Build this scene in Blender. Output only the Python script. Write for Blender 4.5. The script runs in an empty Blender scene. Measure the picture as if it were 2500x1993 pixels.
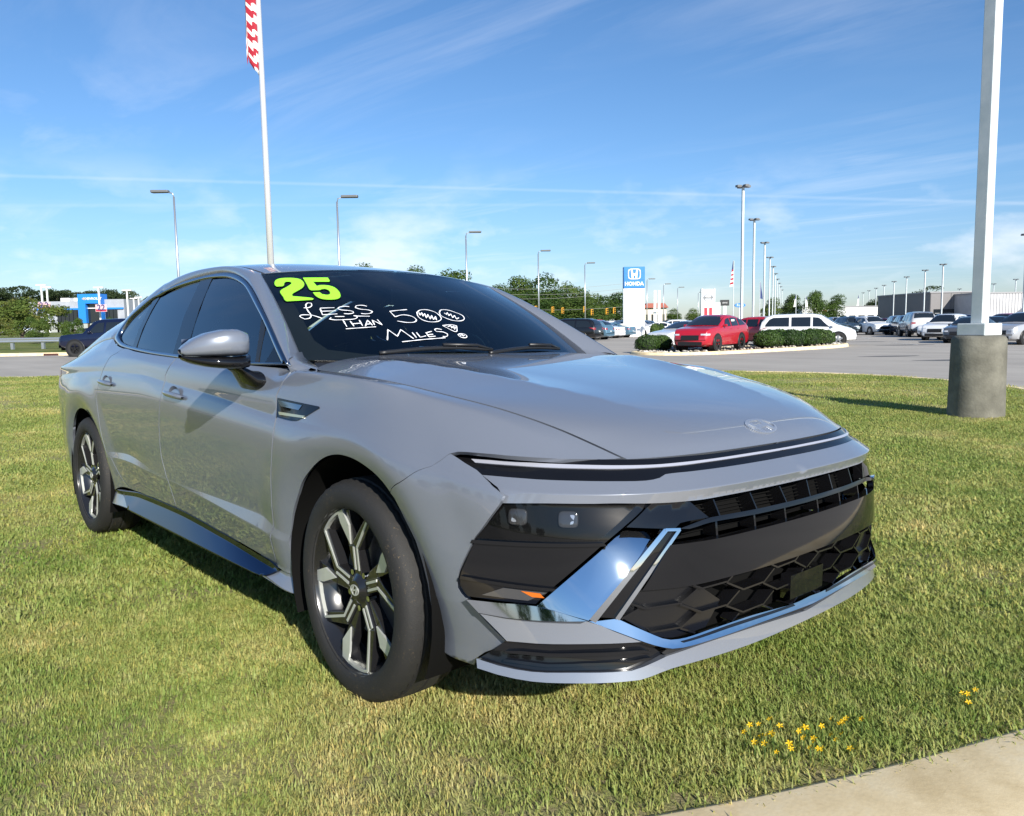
# Sedan parked on a dealership lawn, car lots and signs behind.  Blender 4.5, everything procedural.
import bpy, bmesh, math, random
import numpy as np
from mathutils import Vector, Matrix, noise as mnoise
from mathutils.geometry import delaunay_2d_cdt
R = math.radians
scene = bpy.context.scene
COL = scene.collection
# ---------------------------------------------------------------- camera, sky, sun, exposure
cam_d = bpy.data.cameras.new('camera'); cam = bpy.data.objects.new('camera', cam_d); COL.objects.link(cam); scene.camera = cam
cam_d.sensor_width = 36; cam_d.lens = 27.877; cam_d.clip_start = .05; cam_d.clip_end = 4000
CAMLOC = (2.011374, -2.037844, 1.123853)
cam.location = CAMLOC
cam.rotation_euler = (1.465471, .016657, .838504)
SUN_AZ = (.94, -.34); SUN_EL = R(27)
world = bpy.data.worlds.new('World'); scene.world = world; world.use_nodes = True
def build_world():
    nt = world.node_tree; N = nt.nodes; L = nt.links; N.clear()
    out = N.new('ShaderNodeOutputWorld'); bg = N.new('ShaderNodeBackground'); bg.inputs['Strength'].default_value = .098
    sky = N.new('ShaderNodeTexSky'); sky.sky_type = 'NISHITA'; sky.sun_disc = False
    sky.sun_elevation = SUN_EL; sky.sun_rotation = math.atan2(SUN_AZ[0], SUN_AZ[1])
    sky.altitude = 30; sky.air_density = 1.0; sky.dust_density = .25; sky.ozone_density = 2.2
    tc = N.new('ShaderNodeTexCoord'); sep = N.new('ShaderNodeSeparateXYZ'); L.new(tc.outputs['Generated'], sep.inputs[0])
    def math_(op, a, b=None, clamp=False):
        m = N.new('ShaderNodeMath'); m.operation = op; m.use_clamp = clamp
        for i, v in enumerate((a, b)):
            if v is None: continue
            if isinstance(v, (int, float)): m.inputs[i].default_value = v
            else: L.new(v, m.inputs[i])
        return m.outputs[0]
    zc = math_('MAXIMUM', sep.outputs['Z'], .02)
    px = math_('DIVIDE', sep.outputs['X'], zc); py = math_('DIVIDE', sep.outputs['Y'], zc)
    comb = N.new('ShaderNodeCombineXYZ'); L.new(px, comb.inputs[0]); L.new(py, comb.inputs[1])
    # high cirrus, drawn out into streaks
    mp = N.new('ShaderNodeMapping'); mp.inputs['Rotation'].default_value = (0, 0, R(-28)); mp.inputs['Scale'].default_value = (.34, 1.25, 1); L.new(comb.outputs[0], mp.inputs[0])
    n1 = N.new('ShaderNodeTexNoise'); n1.inputs['Scale'].default_value = 1.15; n1.inputs['Detail'].default_value = 9; n1.inputs['Roughness'].default_value = .62; n1.inputs['Distortion'].default_value = .7; L.new(mp.outputs[0], n1.inputs['Vector'])
    n2 = N.new('ShaderNodeTexNoise'); n2.inputs['Scale'].default_value = .45; n2.inputs['Detail'].default_value = 3; L.new(comb.outputs[0], n2.inputs['Vector'])
    r1 = N.new('ShaderNodeMapRange'); r1.inputs['From Min'].default_value = .46; r1.inputs['From Max'].default_value = .80; L.new(n1.outputs[0], r1.inputs[0])
    r2 = N.new('ShaderNodeMapRange'); r2.inputs['From Min'].default_value = .40; r2.inputs['From Max'].default_value = .66; L.new(n2.outputs[0], r2.inputs[0])
    cir = math_('MULTIPLY', r1.outputs[0], r2.outputs[0]); cir = math_('MULTIPLY', cir, .30)
    # low small cumulus in a band over the horizon
    mp3 = N.new('ShaderNodeMapping'); mp3.inputs['Scale'].default_value = (1, 1, 2.4); L.new(tc.outputs['Generated'], mp3.inputs[0])
    n3 = N.new('ShaderNodeTexNoise'); n3.inputs['Scale'].default_value = 6.2; n3.inputs['Detail'].default_value = 7; n3.inputs['Roughness'].default_value = .55; L.new(mp3.outputs[0], n3.inputs['Vector'])
    r3 = N.new('ShaderNodeMapRange'); r3.inputs['From Min'].default_value = .50; r3.inputs['From Max'].default_value = .66; L.new(n3.outputs[0], r3.inputs[0])
    b1 = N.new('ShaderNodeMapRange'); b1.inputs['From Min'].default_value = .015; b1.inputs['From Max'].default_value = .055; L.new(sep.outputs['Z'], b1.inputs[0])
    b2 = N.new('ShaderNodeMapRange'); b2.inputs['From Min'].default_value = .20; b2.inputs['From Max'].default_value = .085; L.new(sep.outputs['Z'], b2.inputs[0])
    cum = math_('MULTIPLY', math_('MULTIPLY', r3.outputs[0], b1.outputs[0]), b2.outputs[0]); cum = math_('MULTIPLY', cum, .55)
    # contrails: thin bands along great circles
    def trail(nrm, w, amp):
        dp = N.new('ShaderNodeVectorMath'); dp.operation = 'DOT_PRODUCT'; L.new(tc.outputs['Generated'], dp.inputs[0]); dp.inputs[1].default_value = nrm
        a = math_('ABSOLUTE', dp.outputs['Value']); mr = N.new('ShaderNodeMapRange'); mr.interpolation_type = 'SMOOTHSTEP'
        mr.inputs['From Min'].default_value = w; mr.inputs['From Max'].default_value = 0; mr.inputs['To Max'].default_value = amp; L.new(a, mr.inputs[0]); return mr.outputs[0]
    fw = N.new('ShaderNodeVectorMath'); fw.operation = 'DOT_PRODUCT'; L.new(tc.outputs['Generated'], fw.inputs[0]); fw.inputs[1].default_value = (-.744, .668, 0)
    fm_ = N.new('ShaderNodeMapRange'); fm_.inputs['From Min'].default_value = .3; fm_.inputs['From Max'].default_value = .55; L.new(fw.outputs['Value'], fm_.inputs[0])
    tr = math_('ADD', trail((-.149495, .077455, -.985724), .0030, .11), trail((-.118001, .085717, -.989307), .003, .06))
    tot = math_('ADD', math_('MAXIMUM', cir, cum), math_('MULTIPLY', tr, fm_.outputs[0]), True)
    up = N.new('ShaderNodeMapRange'); up.inputs['From Min'].default_value = 0; up.inputs['From Max'].default_value = .03; L.new(sep.outputs['Z'], up.inputs[0])
    tot = math_('MULTIPLY', tot, up.outputs[0], True)
    mix = N.new('ShaderNodeMix'); mix.data_type = 'RGBA'; L.new(tot, mix.inputs['Factor'])
    cr = N.new('ShaderNodeValToRGB'); e = cr.color_ramp.elements; e[0].position = 0; e[0].color = (.60, .68, .90, 1); e[1].position = .55; e[1].color = (.52, .78, 1.0, 1); x = e.new(.16); x.color = (.58, .78, 1.0, 1); L.new(sep.outputs['Z'], cr.inputs[0])
    gm = N.new('ShaderNodeMix'); gm.data_type = 'RGBA'; gm.blend_type = 'MULTIPLY'; gm.inputs['Factor'].default_value = 1; L.new(sky.outputs[0], gm.inputs['A']); L.new(cr.outputs[0], gm.inputs['B'])
    L.new(gm.outputs['Result'], mix.inputs['A']); mix.inputs['B'].default_value = (8.2, 8.4, 8.8, 1)
    L.new(mix.outputs['Result'], bg.inputs['Color']); L.new(bg.outputs[0], out.inputs[0])
build_world()
sun_d = bpy.data.lights.new('sun', 'SUN'); sun = bpy.data.objects.new('sun', sun_d); COL.objects.link(sun)
sun_d.energy = 5.0; sun_d.angle = R(.53); sun_d.color = (1, .95, .86)
sdir = Vector((SUN_AZ[0]*math.cos(SUN_EL), SUN_AZ[1]*math.cos(SUN_EL), math.sin(SUN_EL)))
sun.rotation_euler = sdir.to_track_quat('Z', 'Y').to_euler(); sun.location = sdir*30
vs = scene.view_settings; vs.view_transform = 'Standard'; vs.look = 'None'; vs.gamma = 1; vs.use_curve_mapping = False; vs.exposure = .55
scene.cycles.max_bounces = 8; scene.cycles.transparent_max_bounces = 12; scene.cycles.caustics_reflective = False; scene.cycles.caustics_refractive = False
scene.cycles.sample_clamp_indirect = 6
# ---------------------------------------------------------------- helpers
MATS = {}
def mat(name, col=(.5,.5,.5), rough=.5, metal=0, coat=0, spec=.5, emit=None, fn=None, coat_rough=.03):
    if name in MATS: return MATS[name]
    m = bpy.data.materials.new(name); m.use_nodes = True; nt = m.node_tree; b = nt.nodes['Principled BSDF']
    b.inputs['Base Color'].default_value = (*col, 1); b.inputs['Roughness'].default_value = rough; b.inputs['Metallic'].default_value = metal
    b.inputs['Coat Weight'].default_value = coat; b.inputs['Coat Roughness'].default_value = coat_rough; b.inputs['Specular IOR Level'].default_value = spec
    if emit: b.inputs['Emission Color'].default_value = (*emit[:3], 1); b.inputs['Emission Strength'].default_value = emit[3]
    if fn: fn(nt, b)
    MATS[name] = m; return m
def noise_col(cols, scale=4, detail=5, coord='Object', rough_=.6, bump=0, bump_scale=None, dist=.02, lo=.35, hi=.65):
    """colour variation between stops by a noise; optional bump"""
    def fn(nt, b):
        N = nt.nodes; L = nt.links; tc = N.new('ShaderNodeTexCoord'); geo = N.new('ShaderNodeNewGeometry')
        vec = geo.outputs['Position'] if coord == 'World' else tc.outputs['Object']
        n = N.new('ShaderNodeTexNoise'); n.inputs['Scale'].default_value = scale; n.inputs['Detail'].default_value = detail; n.inputs['Roughness'].default_value = rough_; L.new(vec, n.inputs['Vector'])
        cr = N.new('ShaderNodeValToRGB'); L.new(n.outputs[0], cr.inputs[0]); e = cr.color_ramp.elements
        e[0].position = lo; e[1].position = hi; e[0].color = (*cols[0], 1); e[1].color = (*cols[-1], 1)
        for i, c in enumerate(cols[1:-1]):
            x = e.new(lo + (hi - lo)*(i + 1)/(len(cols) - 1)); x.color = (*c, 1)
        L.new(cr.outputs[0], b.inputs['Base Color'])
        if bump:
            n2 = N.new('ShaderNodeTexNoise'); n2.inputs['Scale'].default_value = bump_scale or scale*6; n2.inputs['Detail'].default_value = 4; L.new(vec, n2.inputs['Vector'])
            bp = N.new('ShaderNodeBump'); bp.inputs['Strength'].default_value = bump; bp.inputs['Distance'].default_value = dist; L.new(n2.outputs[0], bp.inputs['Height']); L.new(bp.outputs[0], b.inputs['Normal'])
    return fn
def link(o, parent=None):
    COL.objects.link(o)
    if parent is not None: o.parent = parent
    return o
def tag(o, label=None, cat=None, group=None, kind=None):
    for k, v in (('label', label), ('category', cat), ('group', group), ('kind', kind)):
        if v: o[k] = v
    return o
def empty(name, loc=(0,0,0), rz=0, label=None, cat=None, group=None, parent=None):
    o = bpy.data.objects.new(name, None); o.empty_display_size = .2; link(o, parent); o.location = loc; o.rotation_euler = (0, 0, rz)
    return tag(o, label, cat, group)
def obj(name, verts, faces, m=None, parent=None, smooth=False, normals=None, mats=None, fm=None):
    me = bpy.data.meshes.new(name); me.from_pydata([tuple(map(float, v)) for v in verts], [], [tuple(int(i) for i in f) for f in faces])
    for x in (mats or ([m] if m else [])): me.materials.append(x)
    if fm is not None: me.polygons.foreach_set('material_index', fm)
    if smooth: me.polygons.foreach_set('use_smooth', [True]*len(me.polygons))
    me.update()
    if normals is not None: me.normals_split_custom_set_from_vertices([tuple(map(float, n)) for n in normals])
    return link(bpy.data.objects.new(name, me), parent)
class MB:
    """collects shapes for ONE mesh"""
    def __init__(s): s.v = []; s.f = []
    def add(s, v, f):
        n = len(s.v); s.v += [tuple(x) for x in v]; s.f += [tuple(i + n for i in q) for q in f]; return s
    def box(s, a, b, M=None):
        (x0,y0,z0),(x1,y1,z1) = a, b
        v = [(x0,y0,z0),(x1,y0,z0),(x1,y1,z0),(x0,y1,z0),(x0,y0,z1),(x1,y0,z1),(x1,y1,z1),(x0,y1,z1)]
        if M is not None: v = [tuple(M @ Vector(p)) for p in v]
        return s.add(v, [(0,3,2,1),(4,5,6,7),(0,1,5,4),(1,2,6,5),(2,3,7,6),(3,0,4,7)])
    def prism(s, poly, z0, z1, ax=2):
        """poly 2-D (ccw) extruded along axis ax"""
        n = len(poly)
        def P(p, h): return [(h, p[0], p[1]), (p[0], h, p[1]), (p[0], p[1], h)][ax]
        v = [P(p, z0) for p in poly] + [P(p, z1) for p in poly]
        return s.add(v, [tuple(range(n))[::-1], tuple(range(n, 2*n))] + [(i, (i+1) % n, n + (i+1) % n, n + i) for i in range(n)])
    def tube(s, pts, r, n=8, cap=True):
        pts = [Vector(p) for p in pts]; rr = r if hasattr(r, '__len__') else [r]*len(pts); k0 = len(s.v); u = None
        for i, p in enumerate(pts):
            d = (pts[min(i+1, len(pts)-1)] - pts[max(i-1, 0)]).normalized()
            if u is None: u = d.orthogonal().normalized()
            u = (u - d*u.dot(d)); u = u.normalized() if u.length > 1e-6 else d.orthogonal().normalized(); w = d.cross(u)
            for k in range(n): a = 2*math.pi*k/n; s.v.append(tuple(p + (u*math.cos(a) + w*math.sin(a))*rr[i]))
        for i in range(len(pts)-1):
            for k in range(n): a = k0 + i*n + k; b = k0 + i*n + (k+1) % n; s.f.append((a, b, b + n, a + n))
        if cap: s.f.append(tuple(range(k0, k0+n))[::-1]); e = k0 + (len(pts)-1)*n; s.f.append(tuple(range(e, e+n)))
        return s
    def lathe(s, prof, n=32, axis='z', c=(0,0,0), close=False):
        """prof [(r, h)] about an axis"""
        k0 = len(s.v); m = len(prof)
        for i in range(n):
            a = 2*math.pi*i/n; ca, sa = math.cos(a), math.sin(a)
            for r, h in prof:
                p = {'z': (r*ca, r*sa, h), 'y': (r*ca, h, r*sa), 'x': (h, r*ca, r*sa)}[axis]
                s.v.append((p[0]+c[0], p[1]+c[1], p[2]+c[2]))
        for i in range(n):
            for j in range(m - 1 + (1 if close else 0)):
                a = k0 + i*m + j; b = k0 + i*m + (j+1) % m; c2 = k0 + ((i+1) % n)*m + (j+1) % m; d = k0 + ((i+1) % n)*m + j
                s.f.append((a, b, c2, d) if axis != 'y' else (d, c2, b, a))
        return s
    def build(s, name, m, parent=None, smooth=False, bevel=0, auto=None):
        o = obj(name, s.v, s.f, m, parent, smooth)
        if bevel:
            b = o.modifiers.new('bevel', 'BEVEL'); b.width = bevel; b.segments = 2; b.limit_method = 'ANGLE'; b.angle_limit = R(40)
        if auto is not None and smooth: sharp(o, auto)
        return o
def sharp(o, ang=35):
    bm = bmesh.new(); bm.from_mesh(o.data)
    for e in bm.edges:
        if len(e.link_faces) == 2 and e.calc_face_angle(0) > R(ang): e.smooth = False
    bm.to_mesh(o.data); bm.free()
def copy_tree(o, parent=None):
    c = o.copy(); COL.objects.link(c)
    if parent is not None: c.parent = parent
    for ch in list(o.children): copy_tree(ch, c)
    return c

# ---------------------------------------------------------------- body surfaces of the sedan (car frame: x forward, y left, z up)
def _pslopes(X, Y):
    h = np.diff(X); d = np.diff(Y) / h
    m = np.zeros(len(X))
    if len(X) == 2: m[:] = d[0]; return m
    m[0] = d[0]; m[-1] = d[-1]
    for i in range(1, len(X) - 1):
        if d[i-1] * d[i] > 0:
            w1 = 2*h[i] + h[i-1]; w2 = h[i] + 2*h[i-1]
            m[i] = (w1 + w2) / (w1 / d[i-1] + w2 / d[i])
    return m
def _cslopes(X, Y):
    n = len(X)
    if n < 3: return _pslopes(X, Y)
    h = np.diff(X); d = np.diff(Y) / h
    A = np.zeros((n, n)); b = np.zeros(n)
    A[0, 0] = 2; A[0, 1] = 1; b[0] = 3*d[0]; A[-1, -1] = 2; A[-1, -2] = 1; b[-1] = 3*d[-1]
    for i in range(1, n - 1):
        A[i, i-1] = h[i]; A[i, i] = 2*(h[i-1] + h[i]); A[i, i+1] = h[i-1]
        b[i] = 3*(h[i]*d[i-1] + h[i-1]*d[i])
    return np.linalg.solve(A, b)
class Sp:
    """1-D Hermite spline; kind 'p' monotone, 'c' natural cubic"""
    def __init__(s, pts, kind='p'):
        p = np.array(sorted(pts), float); s.X = p[:, 0]; s.Y = p[:, 1]
        s.m = _pslopes(s.X, s.Y) if kind == 'p' else _cslopes(s.X, s.Y)
    def __call__(s, x):
        x = np.asarray(x, float); i = np.clip(np.searchsorted(s.X, x) - 1, 0, len(s.X) - 2)
        h = s.X[i+1] - s.X[i]; t = (x - s.X[i]) / h; tt = np.clip(t, 0, 1)
        r = (2*tt**3 - 3*tt**2 + 1)*s.Y[i] + (tt**3 - 2*tt**2 + tt)*h*s.m[i] + (3*tt**2 - 2*tt**3)*s.Y[i+1] + (tt**3 - tt**2)*h*s.m[i+1]
        return r + np.where(t < 0, t*h*s.m[i], 0) + np.where(t > 1, (t - 1)*h*s.m[i+1], 0)
def levels(Z, v, creases):
    """Z (N,K) values at integer levels -> value at real v, smooth between creases"""
    N, K = Z.shape; d = np.diff(Z, axis=1)
    mL = np.zeros((N, K)); mR = np.zeros((N, K))
    for k in range(K):
        if k == 0: mR[:, k] = d[:, 0]; mL[:, k] = d[:, 0]
        elif k == K - 1: mL[:, k] = d[:, -1]; mR[:, k] = d[:, -1]
        elif k in creases: mL[:, k] = d[:, k-1]; mR[:, k] = d[:, k]
        else:
            a, b = d[:, k-1], d[:, k]
            m = np.where(a*b > 0, 2*a*b/np.where(np.abs(a+b) < 1e-9, 1e-9, a+b), 0)
            mL[:, k] = mR[:, k] = m
    i = np.clip(np.floor(v).astype(int), 0, K - 2); t = v - i; r = np.arange(N)
    tt = np.clip(t, 0, 1)
    y = (2*tt**3 - 3*tt**2 + 1)*Z[r, i] + (tt**3 - 2*tt**2 + tt)*mR[r, i] + (3*tt**2 - 2*tt**3)*Z[r, i+1] + (tt**3 - tt**2)*mL[r, i+1]
    return y + np.where(t < 0, t*d[r, i], 0) + np.where(t > 1, (t - 1)*d[r, i], 0)
WPL = Sp([(-3.97,.66),(-3.9,.74),(-3.75,.82),(-3.5,.88),(-3.2,.912),(-2.84,.922),(-2.2,.920),(-1.5,.925),(-.9,.926),(-.45,.922),(0,.915),(.3,.902),(.5,.876),(.62,.846),(.72,.80),(.82,.735)], 'c')
Zk = [
 [(-4,.24),(-2.5,.215),(-2.1,.222),(-.6,.222),(-.35,.20),(.4,.215),(.8,.21)],
 [(-4,.27),(-2.5,.225),(-2.1,.242),(-.6,.242),(-.35,.215),(.4,.235),(.8,.235)],
 [(-4,.31),(-2.4,.285),(-2.0,.312),(-1.5,.318),(-1,.30),(-.45,.268),(.4,.28),(.8,.28)],
 [(-4,.34),(-2.4,.305),(-2.0,.333),(-1.5,.338),(-1,.318),(-.45,.29),(.4,.31),(.8,.31)],
 [(-4,.44),(-2.55,.47),(-2.1,.487),(-1.72,.470),(-1.4,.462),(-.62,.415),(-.36,.395),(.4,.40),(.8,.40)],
 [(-4,.50),(-2.55,.50),(-2.1,.520),(-1.72,.486),(-1.4,.470),(-.62,.462),(-.36,.42),(.4,.45),(.8,.45)],
 [(-4,.60),(-2.2,.61),(-1.5,.61),(-.4,.57),(.4,.55),(.8,.55)],
 [(-4,.74),(-3.2,.77),(-2.84,.785),(-2.2,.79),(-1.5,.80),(-1,.77),(-.4,.735),(0,.72),(.4,.67),(.8,.62)],
 [(-4,.81),(-3.2,.85),(-2.3,.885),(-1.84,.886),(-1.48,.866),(-.93,.832),(-.42,.795),(0,.772),(.4,.72),(.8,.67)],
 [(-4,.855),(-3.4,.875),(-2.8,.905),(-2.3,.921),(-1.84,.918),(-1.48,.895),(-.93,.859),(-.42,.816),(0,.80),(.4,.745),(.8,.70)],
 [(-4,.893),(-3.4,.917),(-2.8,.932),(-2.3,.941),(-1.9,.938),(-1.56,.922),(-.95,.900),(-.48,.873),(0,.862),(.4,.800),(.65,.75),(.8,.715)],
]
Yk = [
 [(-4,.12),(-2.5,.07),(.3,.07),(.55,.09),(.8,.10)],
 [(-4,.06),(-2.5,.03),(-2.1,.022),(-.6,.022),(-.3,.03),(.4,.05),(.8,.05)],
 [(-4,.04),(-2.5,.045),(-2.1,.052),(-.6,.052),(-.3,.04),(.4,.045),(.8,.045)],
 [(-4,.03),(-2.5,.045),(-2.1,.055),(-.6,.055),(-.3,.042),(.4,.04),(.8,.04)],
 [(-4,.02),(-2.55,.024),(-2.1,.019),(-1.72,.025),(-1.4,.026),(-.62,.018),(-.36,.028),(.4,.022),(.8,.022)],
 [(-4,.014),(-2.55,.022),(-2.1,.029),(-1.72,.025),(-1.4,.026),(-.62,.031),(-.36,.026),(.4,.016),(.8,.016)],
 [(-4,.008),(-2.2,.013),(-1.5,.013),(-.4,.012),(.4,.006),(.8,.006)],
 [(-4,0),(.8,0)],
 [(-4,.005),(-2.8,.011),(-.4,.009),(0,.008),(.4,.004),(.8,.006)],
 [(-4,.010),(-2.8,.021),(-.42,.019),(0,.019),(.4,.016),(.8,.018)],
 [(-4,.014),(-2.8,.0235),(-.48,.022),(-.2,.035),(0,.050),(.4,.052),(.65,.06),(.8,.08)],
]
SHUT = [(-.37,.818,.968),(-.2,.820,.963),(0,.806,.951),(.11,.779,.937),(.212,.751,.920),(.313,.729,.904),(.421,.701,.885),(.527,.667,.859),(.608,.635,.833),(.69,.597,.799),(.771,.562,.765)]
BELT = [(-4,.62,.905),(-3.7,.72,.948),(-3.3,.775,1.0),(-2.9,.800,1.058),(-2.7,.805,1.080),(-2.56,.812,1.085),(-2.5,.822,1.074),(-2.4,.840,1.053),(-2.24,.856,1.036),(-2.0,.866,1.020),(-1.74,.871,1.007),(-1.45,.872,.996),(-.9,.868,.982),(-.55,.850,.972)]
ZS = None
def _mk():
    global ZS, YS
    a = BELT + SHUT + [(.85,.52,.735)]
    ZS = [Sp(z, 'p') for z in Zk] + [Sp([(p[0], p[2]) for p in a], 'p')]
    YS = [Sp(y, 'p') for y in Yk] + [Sp([(p[0], p[1]) for p in a], 'p')]
_mk()
CRS = (1, 2, 3, 4, 5, 9)
ARCH = [(-.015,.345,.383,.446),(-2.84,.335,.37,.43)]
def SIDE(x, v):
    x = np.asarray(x, float).ravel(); v = np.asarray(v, float).ravel()
    w = WPL(x)
    k = np.clip((x + .55)/.2, 0, 1); k = k*k*(3 - 2*k); f = np.clip((x - .1)/.67, 0, 1)
    z0, z1 = ZS[-2](x), ZS[-1](x); y0, y1 = w - YS[-2](x), YS[-1](x)
    zm = (1 - k)*(.5*(z0 + z1) + .003) + k*(z1 + .001 - .015*f)      # shoulder between character line and belt / shut line
    ym = (1 - k)*(.5*(y0 + y1) + .008) + k*(y1 + .045 - .010*f)
    Z = np.stack([s(x) for s in ZS[:-1]] + [zm, z1], 1)
    Y = np.stack([w - s(x) for s in YS[:-1]] + [ym, y1], 1)
    z = levels(Z, v, CRS); y = levels(Y, v, CRS)
    for cx, cz, r0, r1 in ARCH:      # chamfered wheel-arch lip
        r = np.hypot(x - cx, z - cz); e = (r1 - r)/.012
        k = np.where(e > 30, e, np.log1p(np.exp(np.clip(e, -40, 30))))*.012/(r1 - r0)          # soft plus: rounded edge
        q = np.clip((r - r1)/.15, -1, 1)
        y = y - .016*np.clip(k, 0, 1.25) + .010*(1 - q*q)**2 * np.clip((z - .2)/.3, 0, 1)
    return np.stack([x, -y, z], 1)
# front mask: (xc, zc, xe, ye, ze)
FL = np.array([(.955,.200,.56,.875,.185),(.968,.236,.577,.884,.222),(.955,.333,.575,.855,.333),(.957,.46,.56,.862,.46),(.952,.585,.56,.856,.585),
               (.925,.668,.57,.842,.668),(.938,.697,.565,.838,.697),(.887,.731,.45,.835,.745),(.857,.766,.335,.835,.788)])
FCR = (1, 5, 6, 7)
def FRONT(t, v):
    t = np.asarray(t, float).ravel(); v = np.asarray(v, float).ravel(); n = len(t)
    q = [levels(np.repeat(FL[None, :, k], n, 0), v, FCR) for k in range(5)]
    a = np.abs(t); sh = .2*a**2 + .8*a**5.5
    return np.stack([q[0] - (q[0] - q[2])*sh, t*q[3], q[1] + (q[4] - q[1])*a**2], 1)
HC = [(0,.857,.766),(.05,.826,.795),(.09,.79,.817),(.16,.71,.849),(.3,.52,.895),(.5,.23,.942),(.75,-.13,.987),(1,-.47,1.018)]
HCX = Sp([(a, b) for a, b, c in HC], 'p'); HCZ = Sp([(a, c) for a, b, c in HC], 'p')
HEX = Sp([(0,.771),(.06,.715),(.16,.60),(.3,.44),(.5,.2),(.75,-.07),(1,-.37)], 'p')
def HOOD(s, t):
    """s 0 front..1 cowl, t -1 (right edge) .. 1"""
    s = np.asarray(s, float).ravel(); t = np.asarray(t, float).ravel(); a = np.abs(t)
    ex = HEX(s); ey = YS[-1](ex); ez = ZS[-1](ex)
    g = .5*a**2 + .5*a**5; h = .22*a**2 + .78*a**5
    cx = HCX(s); cz = HCZ(s)
    # soft power-dome crease
    tc = .80 - .38*np.clip(1 - s, 0, 1)**1.2
    d = a - tc; amp = .030*np.clip((s - .12)/.5, 0, 1)*np.clip((1.02 - s)/.2, 0, 1)
    bump = amp*(np.clip(1 - np.abs(d)/.30, 0, 1)**2)*np.where(d > 0, 1, 1) * .5
    return np.stack([cx + (ex - cx)*g, t*ey, cz + (ez - cz)*h + bump], 1)
# windscreen: u -1..1 across, v 0 bottom .. 1 top
def WIND(u, v):
    u = np.asarray(u, float).ravel(); v = np.asarray(v, float).ravel(); a = np.abs(u)
    xb = -.375 - .175*a**2.2; zb = .985 + .012*a**2; yb = .735
    xt = -1.065 - .075*a**2.2; zt = 1.385 - .040*a**2; yt = .612
    x = xb + (xt - xb)*v; z = zb + (zt - zb)*v + .028*np.sin(np.pi*np.clip(v,0,1))*(1 - .3*a**2)
    return np.stack([x, u*(yb + (yt - yb)*v), z], 1)
# side glass: y(x, z)
def GLASS(x, z):
    x = np.asarray(x, float).ravel(); z = np.asarray(z, float).ravel(); h = z - .985
    y = .868 - .42*h - .42*h*np.abs(h) - .022*np.clip((x + 1.5)/1.1, 0, 2)**2 - .030*np.clip((-x - 1.7)/1.1, 0, 2)**2
    return np.stack([x, -y, z], 1)
# roof, rear window and boot lid: s 0 header .. 1 tail, t across
RC = [(0,-1.065,1.380),(.08,-1.30,1.419),(.2,-1.65,1.449),(.33,-2.0,1.449),(.46,-2.35,1.417),(.58,-2.7,1.347),(.72,-3.1,1.222),(.84,-3.45,1.105),(.9,-3.6,1.068),(1,-3.93,1.02)]
RE = [(0,-1.14,.612,1.346),(.08,-1.33,.615,1.385),(.2,-1.66,.612,1.408),(.33,-2.0,.606,1.402),(.46,-2.33,.596,1.360),(.58,-2.65,.590,1.283),(.72,-3.03,.598,1.168),(.84,-3.38,.625,1.062),(.9,-3.55,.635,1.022),(1,-3.86,.64,.965)]
RCX = Sp([(a[0], a[1]) for a in RC], 'c'); RCZ = Sp([(a[0], a[2]) for a in RC], 'c')
REX = Sp([(a[0], a[1]) for a in RE], 'c'); REY = Sp([(a[0], a[2]) for a in RE], 'c'); REZ = Sp([(a[0], a[3]) for a in RE], 'c')
def ROOF(s, t):
    s = np.asarray(s, float).ravel(); t = np.asarray(t, float).ravel(); a = np.abs(t); h = .7*a**2 + .3*a**4
    return np.stack([RCX(s) + (REX(s) - RCX(s))*a**2, t*REY(s), RCZ(s) + (REZ(s) - RCZ(s))*h], 1)
# faceted bright trim: leans back towards its top
def PLATE(t, v):
    P = FRONT(t, v); v = np.asarray(v, float).ravel(); a = np.abs(np.asarray(t, float).ravel()); f = np.clip((1.02 - a)/.16, 0, 1)
    P[:, 0] += .052*f - .108*np.clip((v - 2.55)/1.8, -.05, 1.2); return P
def BLADE(t, v):
    P = FRONT(t, v); v = np.asarray(v, float).ravel(); P[:, 0] += .014*np.clip((2.1 - v)/.28, -1.6, 1.2); return P

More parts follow.
